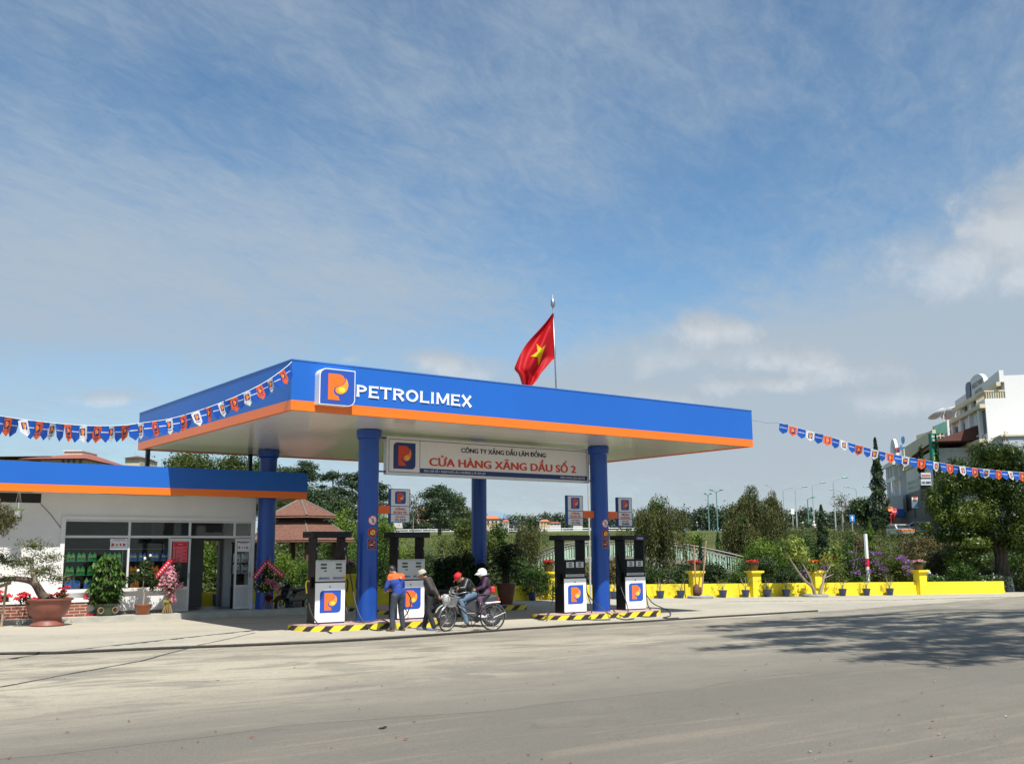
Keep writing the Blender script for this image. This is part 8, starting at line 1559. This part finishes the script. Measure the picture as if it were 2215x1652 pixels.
def motorbike(label, loc, rz, col, group='motorbikes at the station'):
    t = thing('motorbike', label, 'motorbike', loc, rz, group); R = .285; P_ = mat('moto_'+col, dict(silver=(.07, .075, .085), black=(.015, .015, .018), red=(.35, .02, .02))[col], .25, .3, coat=.6); K = mat('moto_plastic', (.02, .02, .022), .45)
    for x in (.62, -.60): wheel(t, (x, 0, R), R, tyre=.042, spokes=5, rimm=mat('moto_rim', (.12, .12, .13), .4, .8), hub=.06)
    b = MB()
    for s in (-1, 1): b.tube([(.62, s*.08, R), (.50, s*.08, .72)], .022, 7)
    b.tube([(.50, 0, .70), (.43, 0, .92)], .025, 8); b.build('fork', DARKM, t, smooth=True)
    b = MB(); b.M = Matrix.Rotation(PI/2, 4, 'X'); b = MB()
    for s in (-.04, 0, .04): b.torus((.62, s, R), R+.03, .018, 20, 6, a0=R_(20), a1=R_(150))
    b.build('front_fender', mat('moto_white', (.4, .4, .4), .3, coat=.4) if col == 'silver' else P_, t, smooth=True)
    b = MB(); b.add([(.56, -.13, .50), (.56, .13, .50), (.46, .19, .85), (.40, .14, .98), (.40, -.14, .98), (.46, -.19, .85), (.40, -.17, .48), (.40, .17, .48), (.34, .16, .90), (.34, -.16, .90)], [(0, 1, 2, 5), (5, 2, 3, 4), (6, 9, 8, 7), (0, 6, 7, 1), (1, 7, 8, 2), (2, 8, 3), (0, 5, 9, 6), (5, 4, 9), (3, 8, 9, 4)]); b.build('leg_shield', P_, t, bevel=.015)
    b = MB(); b.sph((.47, 0, .93), (.09, .12, .08), 14); b.build('headlight_cowl', P_, t, smooth=True); b = MB(); b.sph((.53, 0, .92), (.035, .07, .05), 12); b.build('headlight', mat('headlight', (.8, .8, .78), .2), t, smooth=True)
    b = MB(); b.poly([(.40, .36), (.42, .55), (.20, .52), (.05, .70), (-.35, .76), (-.72, .84), (-.78, .74), (-.55, .56), (-.30, .40), (.10, .30)], -.13, .13); b.build('body', P_, t, bevel=.03)
    b = MB(); b.poly([(.12, .70), (.06, .79), (-.25, .80), (-.60, .86), (-.70, .84), (-.62, .77), (-.2, .72)], -.12, .12); b.build('seat', K, t, bevel=.03)
    b = MB(); b.box(-.18, .22, -.14, .14, .20, .38); b.tube([(.15, -.0, .34), (.15, 0, .2)], .09, 10); b.build('engine', mat('engine_grey', (.12, .12, .12), .4, .6), t, bevel=.02)
    b = MB(); b.tube([(.15, -.12, .22), (-.1, -.16, .22), (-.35, -.17, .28), (-.78, -.17, .36)], [.02, .025, .045, .045], 10); b.build('exhaust', STEEL, t, smooth=True)
    b = MB(); b.tube(catmull([(.28, .33, .98), (.36, .28, .99), (.43, .10, .95), (.43, -.10, .95), (.36, -.28, .99), (.28, -.33, .98)]), .012, 7); hb = b.build('handlebar', DARKM, t, smooth=True)
    for s in (-1, 1): b = MB(); b.tube([(.26, s*.34, .98), (.35, s*.285, .99)], .018, 8); b.build('grip', K, hb); b = MB(); b.tube([(.40, s*.2, .97), (.38, s*.27, 1.15)], .006, 5); b.sph((.38, s*.29, 1.17), (.02, .06, .035), 10); b.build('mirror', K, hb)
    b = MB(); b.torus((-.60, 0, R), R+.04, .03, 16, 6, a0=R_(25), a1=R_(140)); b.build('rear_fender', K, t, smooth=True); b = MB(); b.cb((-.78, 0, .72), (.05, .14, .06)); b.build('tail_light', RED, t); b = MB(); b.tube([(.0, .1, .2), (-.04, .24, .01)], .012, 6); b.box(.08, .12, -.26, .26, .27, .29); b.build('footrest', DARKM, t)
    return t
def riders():
    f = onground(1040, 1112); rz = math.atan2(.40, -.92); d = Vector((math.cos(rz), math.sin(rz), 0)); c = f-d*.62; c.z = G(c.x, c.y)
    motorbike('silver and black motorbike carrying two riders behind the bicycle', c, rz, 'silver')
    J = dict(pelvis=(-.12, 0, .88), spine=(-.03, 0, 1.0), chest=(.08, 0, 1.14), neck=(.19, 0, 1.25), shL=(.10, .17, 1.22), shR=(.10, -.17, 1.22), elL=(.20, .33, 1.03), elR=(.20, -.33, 1.03), wrL=(.33, .345, 1.03), wrR=(.33, -.345, 1.03), hipL=(-.10, .10, .85), hipR=(-.10, -.10, .85), knL=(.28, .17, .70), knR=(.28, -.17, .70), anL=(.12, .27, .10), anR=(.12, -.26, .32), toL=(.25, .28, .04), toR=(.25, -.27, .27), hnL=(0, 0, -1), hnR=(0, 0, -1), hdL=(0, -.15, -.05), hdR=(0, .15, -.05), curl=1.1)
    t, H = person('motorbike rider in dark leather jacket, jeans and red cap bending forward', c, rz, J, dict(pelvis=.12, spine=.12, chest=.13), (mat('jacket_leather', (.018, .024, .024), .38, var=.15, scale=9, bump=.7, bscale=14),), jacketmat('jeans_light', (.09, .15, .22)), mat('shoe_black', (.015, .015, .015), .5), ((.30, 0, 1.30), (.72, .18, -.68), (.68, 0, .72)), mat('hair_black', (.012, .01, .009), .6)); cap(t, H, mat('cap_red', (.60, .01, .02), .7, var=.08))
    J = dict(pelvis=(-.47, 0, .92), spine=(-.46, 0, 1.04), chest=(-.43, 0, 1.18), neck=(-.38, 0, 1.30), shL=(-.42, .16, 1.25), shR=(-.42, -.16, 1.25), elL=(-.33, .24, 1.05), elR=(-.33, -.24, 1.05), wrL=(-.15, .17, .98), wrR=(-.15, -.17, .98), hipL=(-.45, .10, .88), hipR=(-.45, -.10, .88), knL=(-.22, .22, .72), knR=(-.22, -.22, .72), anL=(-.36, .25, .33), anR=(-.36, -.25, .33), toL=(-.24, .26, .28), toR=(-.24, -.26, .28), hnL=(0, -1, 0), hnR=(0, 1, 0))
    t, H = person('passenger in purple jacket and white helmet sitting behind the rider', c, rz, J, dict(pelvis=.11, spine=.10, chest=.11, shL=.055, shR=.055), (jacketmat('jacket_purple', (.045, .02, .05)),), jacketmat('trousers_plum', (.08, .035, .075)), mat('shoe_white', (.6, .6, .6), .5), ((-.34, 0, 1.38), (.97, .2, -.2), (.2, 0, .97)), mat('hair_black', (.012, .01, .009), .6)); helmet(t, H, mat('helmet_white', (.78, .78, .78), .25, var=.03, coat=.5))
    b = MB(); b.cb((-.62, 0, .97), (.12, .24, .16)); b.build('waist_bag', RED, t, bevel=.03)
    motorbike('black motorbike parked in the shade left of the first pump', (1.15, 6.9, G(1.1, 7)), R_(200), 'black'); motorbike('dark motorbike parked in the shade behind the man with the pale cap', (4.35, 3.1, G(4.3, 3.1)), R_(150), 'black')
    p = at(*c8(1750, 640), 1, -1.5)
riders()
def bigpots():
    p = atg(*c3(515, 1378), .165); p = Vector((8.3, 5.35, ZI3)); p = at(*c3(515, 1378), 2, ZI3); p = Vector((min(p.x, 8.3), min(p.y, 6.9), ZI3)); dp = DEP(p.x, p.y); t = thing('potted_palm', 'dark bushy palm in a large brown pot at the right end of the rear island', 'potted palm', p); k = pxw(41, dp)/2
    pot(t, [(k*.6, 0), (k*.66, .03), (k*.85, .35), (k*.97, .62), (k*1.04, .66), (k*1.04, .74), (k*.93, .74), (.02, .68)], mat('pot_umber', (.17, .065, .035), .5, var=.15, coat=.2)); zt = at(*c3(515, 890), 1, p.y).z-p.z
    r = np.random.default_rng(3); P = []; D = []; N_ = []
    for i in range(130):
        a = r.random()*2*PI; z0 = 1.0+(zt-1.2)*r.random(); q = .12*r.random(); el = r.uniform(-.2, 1.0); L_ = r.uniform(.5, 1.05)
        for j in range(13):
            s = j/12; x = q+L_*s*math.cos(el); z = z0+L_*s*math.sin(el)-.55*s*s*L_; 
            for sd in (-1, 1): P.append((x*math.cos(a)-sd*.05*math.sin(a), x*math.sin(a)+sd*.05*math.cos(a), z-.02)); D.append((math.cos(a)*.6-sd*math.sin(a), math.sin(a)*.6+sd*math.cos(a), -.5)); N_.append((0, 0, 1))
    leaves('fronds', leafmat('leaf_palm', (.008, .018, .006), (.04, .065, .02), .2), P, N_, .17, .2, 3, t, spread=.5, D=D); b = MB()
    for i in range(7): a = i*.9; b.tube([(.1*math.cos(a), .1*math.sin(a), .65), (.12*math.cos(a), .12*math.sin(a), 1.6), (.2*math.cos(a), .2*math.sin(a), zt*.8)], [.03, .025, .012], 6)
    b.build('stems', mat('cane', (.09, .07, .04), .7), t)
    for i, (u, v0, v1, w, lab) in enumerate([(1000, 1310, 1190, 60, 'dark leafy bush in a pot at the left of the rear island'), (962, 1312, 1200, 50, 'dark bush in a pot behind the man with the pale cap'), (1042-8, 1312, 1215, 44, 'dark low bush beside the foot of the rear right column')]):
        q = Vector((3.9+i*0., 6.0, ZI3)); x = at(u, v0, 1, 5.9).x; q = Vector((max(3.6, min(x, 8.6)), 5.9, ZI3)); s = thing('potted_bush', lab, 'potted shrub', q); dq = DEP(q.x, q.y); pot(s, [(.2, 0), (.28, .3), (.3, .4), (.25, .4), (.02, .36)], mat('pot_umber', (.17, .065, .035), .5)); W = pxw(w, dq); H_ = at(u, v1, 1, 5.9).z-q.z
        P, N_, s_ = blob_points(r, [((0, 0, H_*.55), (W*.5, W*.4, H_*.32)), ((W*.2, 0, H_*.82), (W*.28, W*.25, H_*.16)), ((-W*.25, 0, H_*.75), (W*.25, W*.25, H_*.16)), ((0, 0, H_*.3), (W*.4, W*.35, H_*.12))], 4200); leaves('foliage', L_DARK, P, N_, .13, .45, i, s, s_*.6)
bigpots()
# far riders on the lake road and the upper street: a few pixels each, with body, clothing and wheels
def farrider(u, v, d, col, lab):
    p = atd(u, v, d); t = thing('person', lab, 'person', p, -YAW+PI/2*.98, 'riders on the far road'); b = MB(); 
    b.tube([(0, 0, .75), (.05, 0, 1.15), (.08, 0, 1.3)], [.2, .24, .1], 8); b.sph((.1, 0, 1.5), (.15, .13, .16), 10); b.tube([(0, .12, .75), (.35, .14, .6), (.2, .15, .25)], [.12, .09, .06], 6); b.tube([(0, -.12, .75), (.35, -.14, .6), (.2, -.15, .25)], [.12, .09, .06], 6); b.tube([(.05, .2, 1.2), (.2, .25, 1.0), (.45, .2, .95)], [.08, .06, .05], 6); b.tube([(.05, -.2, 1.2), (.2, -.25, 1.0), (.45, -.2, .95)], [.08, .06, .05], 6); b.build('body', mat('rider_'+col, dict(dark=(.04, .04, .06), white=(.6, .6, .6), pink=(.5, .2, .3), blue=(.1, .15, .3))[col], .8), t, smooth=True)
    b = MB(); b.sph((.1, 0, 1.55), (.17, .16, .15), 10); b.build('helmet', WHITE, t, smooth=True)
    m = thing('motorbike', lab.replace(' riding', '').replace('person', 'motorbike of the person'), 'motorbike', p, -YAW+PI/2*.98, 'motorbikes on the far road')
    for x in (-.6, .65): b = MB(); b.torus((x, 0, .3), .27, .06, 18, 6); b.build('wheel', mat('tyre'), m)
    b = MB(); b.poly([(-.8, .7), (-.3, .35), (.3, .35), (.6, .6), (.5, 1.0), (.35, .9), (.2, .55), (0, .7), (-.7, .85)], -.15, .15); b.build('body', BLACK, m)
for u, v, d, c_, lab in [(959, 1139, 240, 'white', 'tiny person in white riding past the left price sign'), (872, 1138, 300, 'blue', 'tiny person in blue riding below the left price sign'), (905, 1139, 300, 'pink', 'tiny person in pink riding right of the left price sign'), (1508, 1144, 240, 'dark', 'tiny person in dark clothes riding below the twin teal lamps'), (1600, 1143, 220, 'dark', 'tiny person riding at the left edge of the willows'), (1738, 1154, 150, 'dark', 'tiny person riding right of the white road sign'), (1762, 1152, 150, 'white', 'tiny person in white riding left of the slim conifer')]: farrider(u, v, d, c_, lab)
bpy.context.view_layer.update()
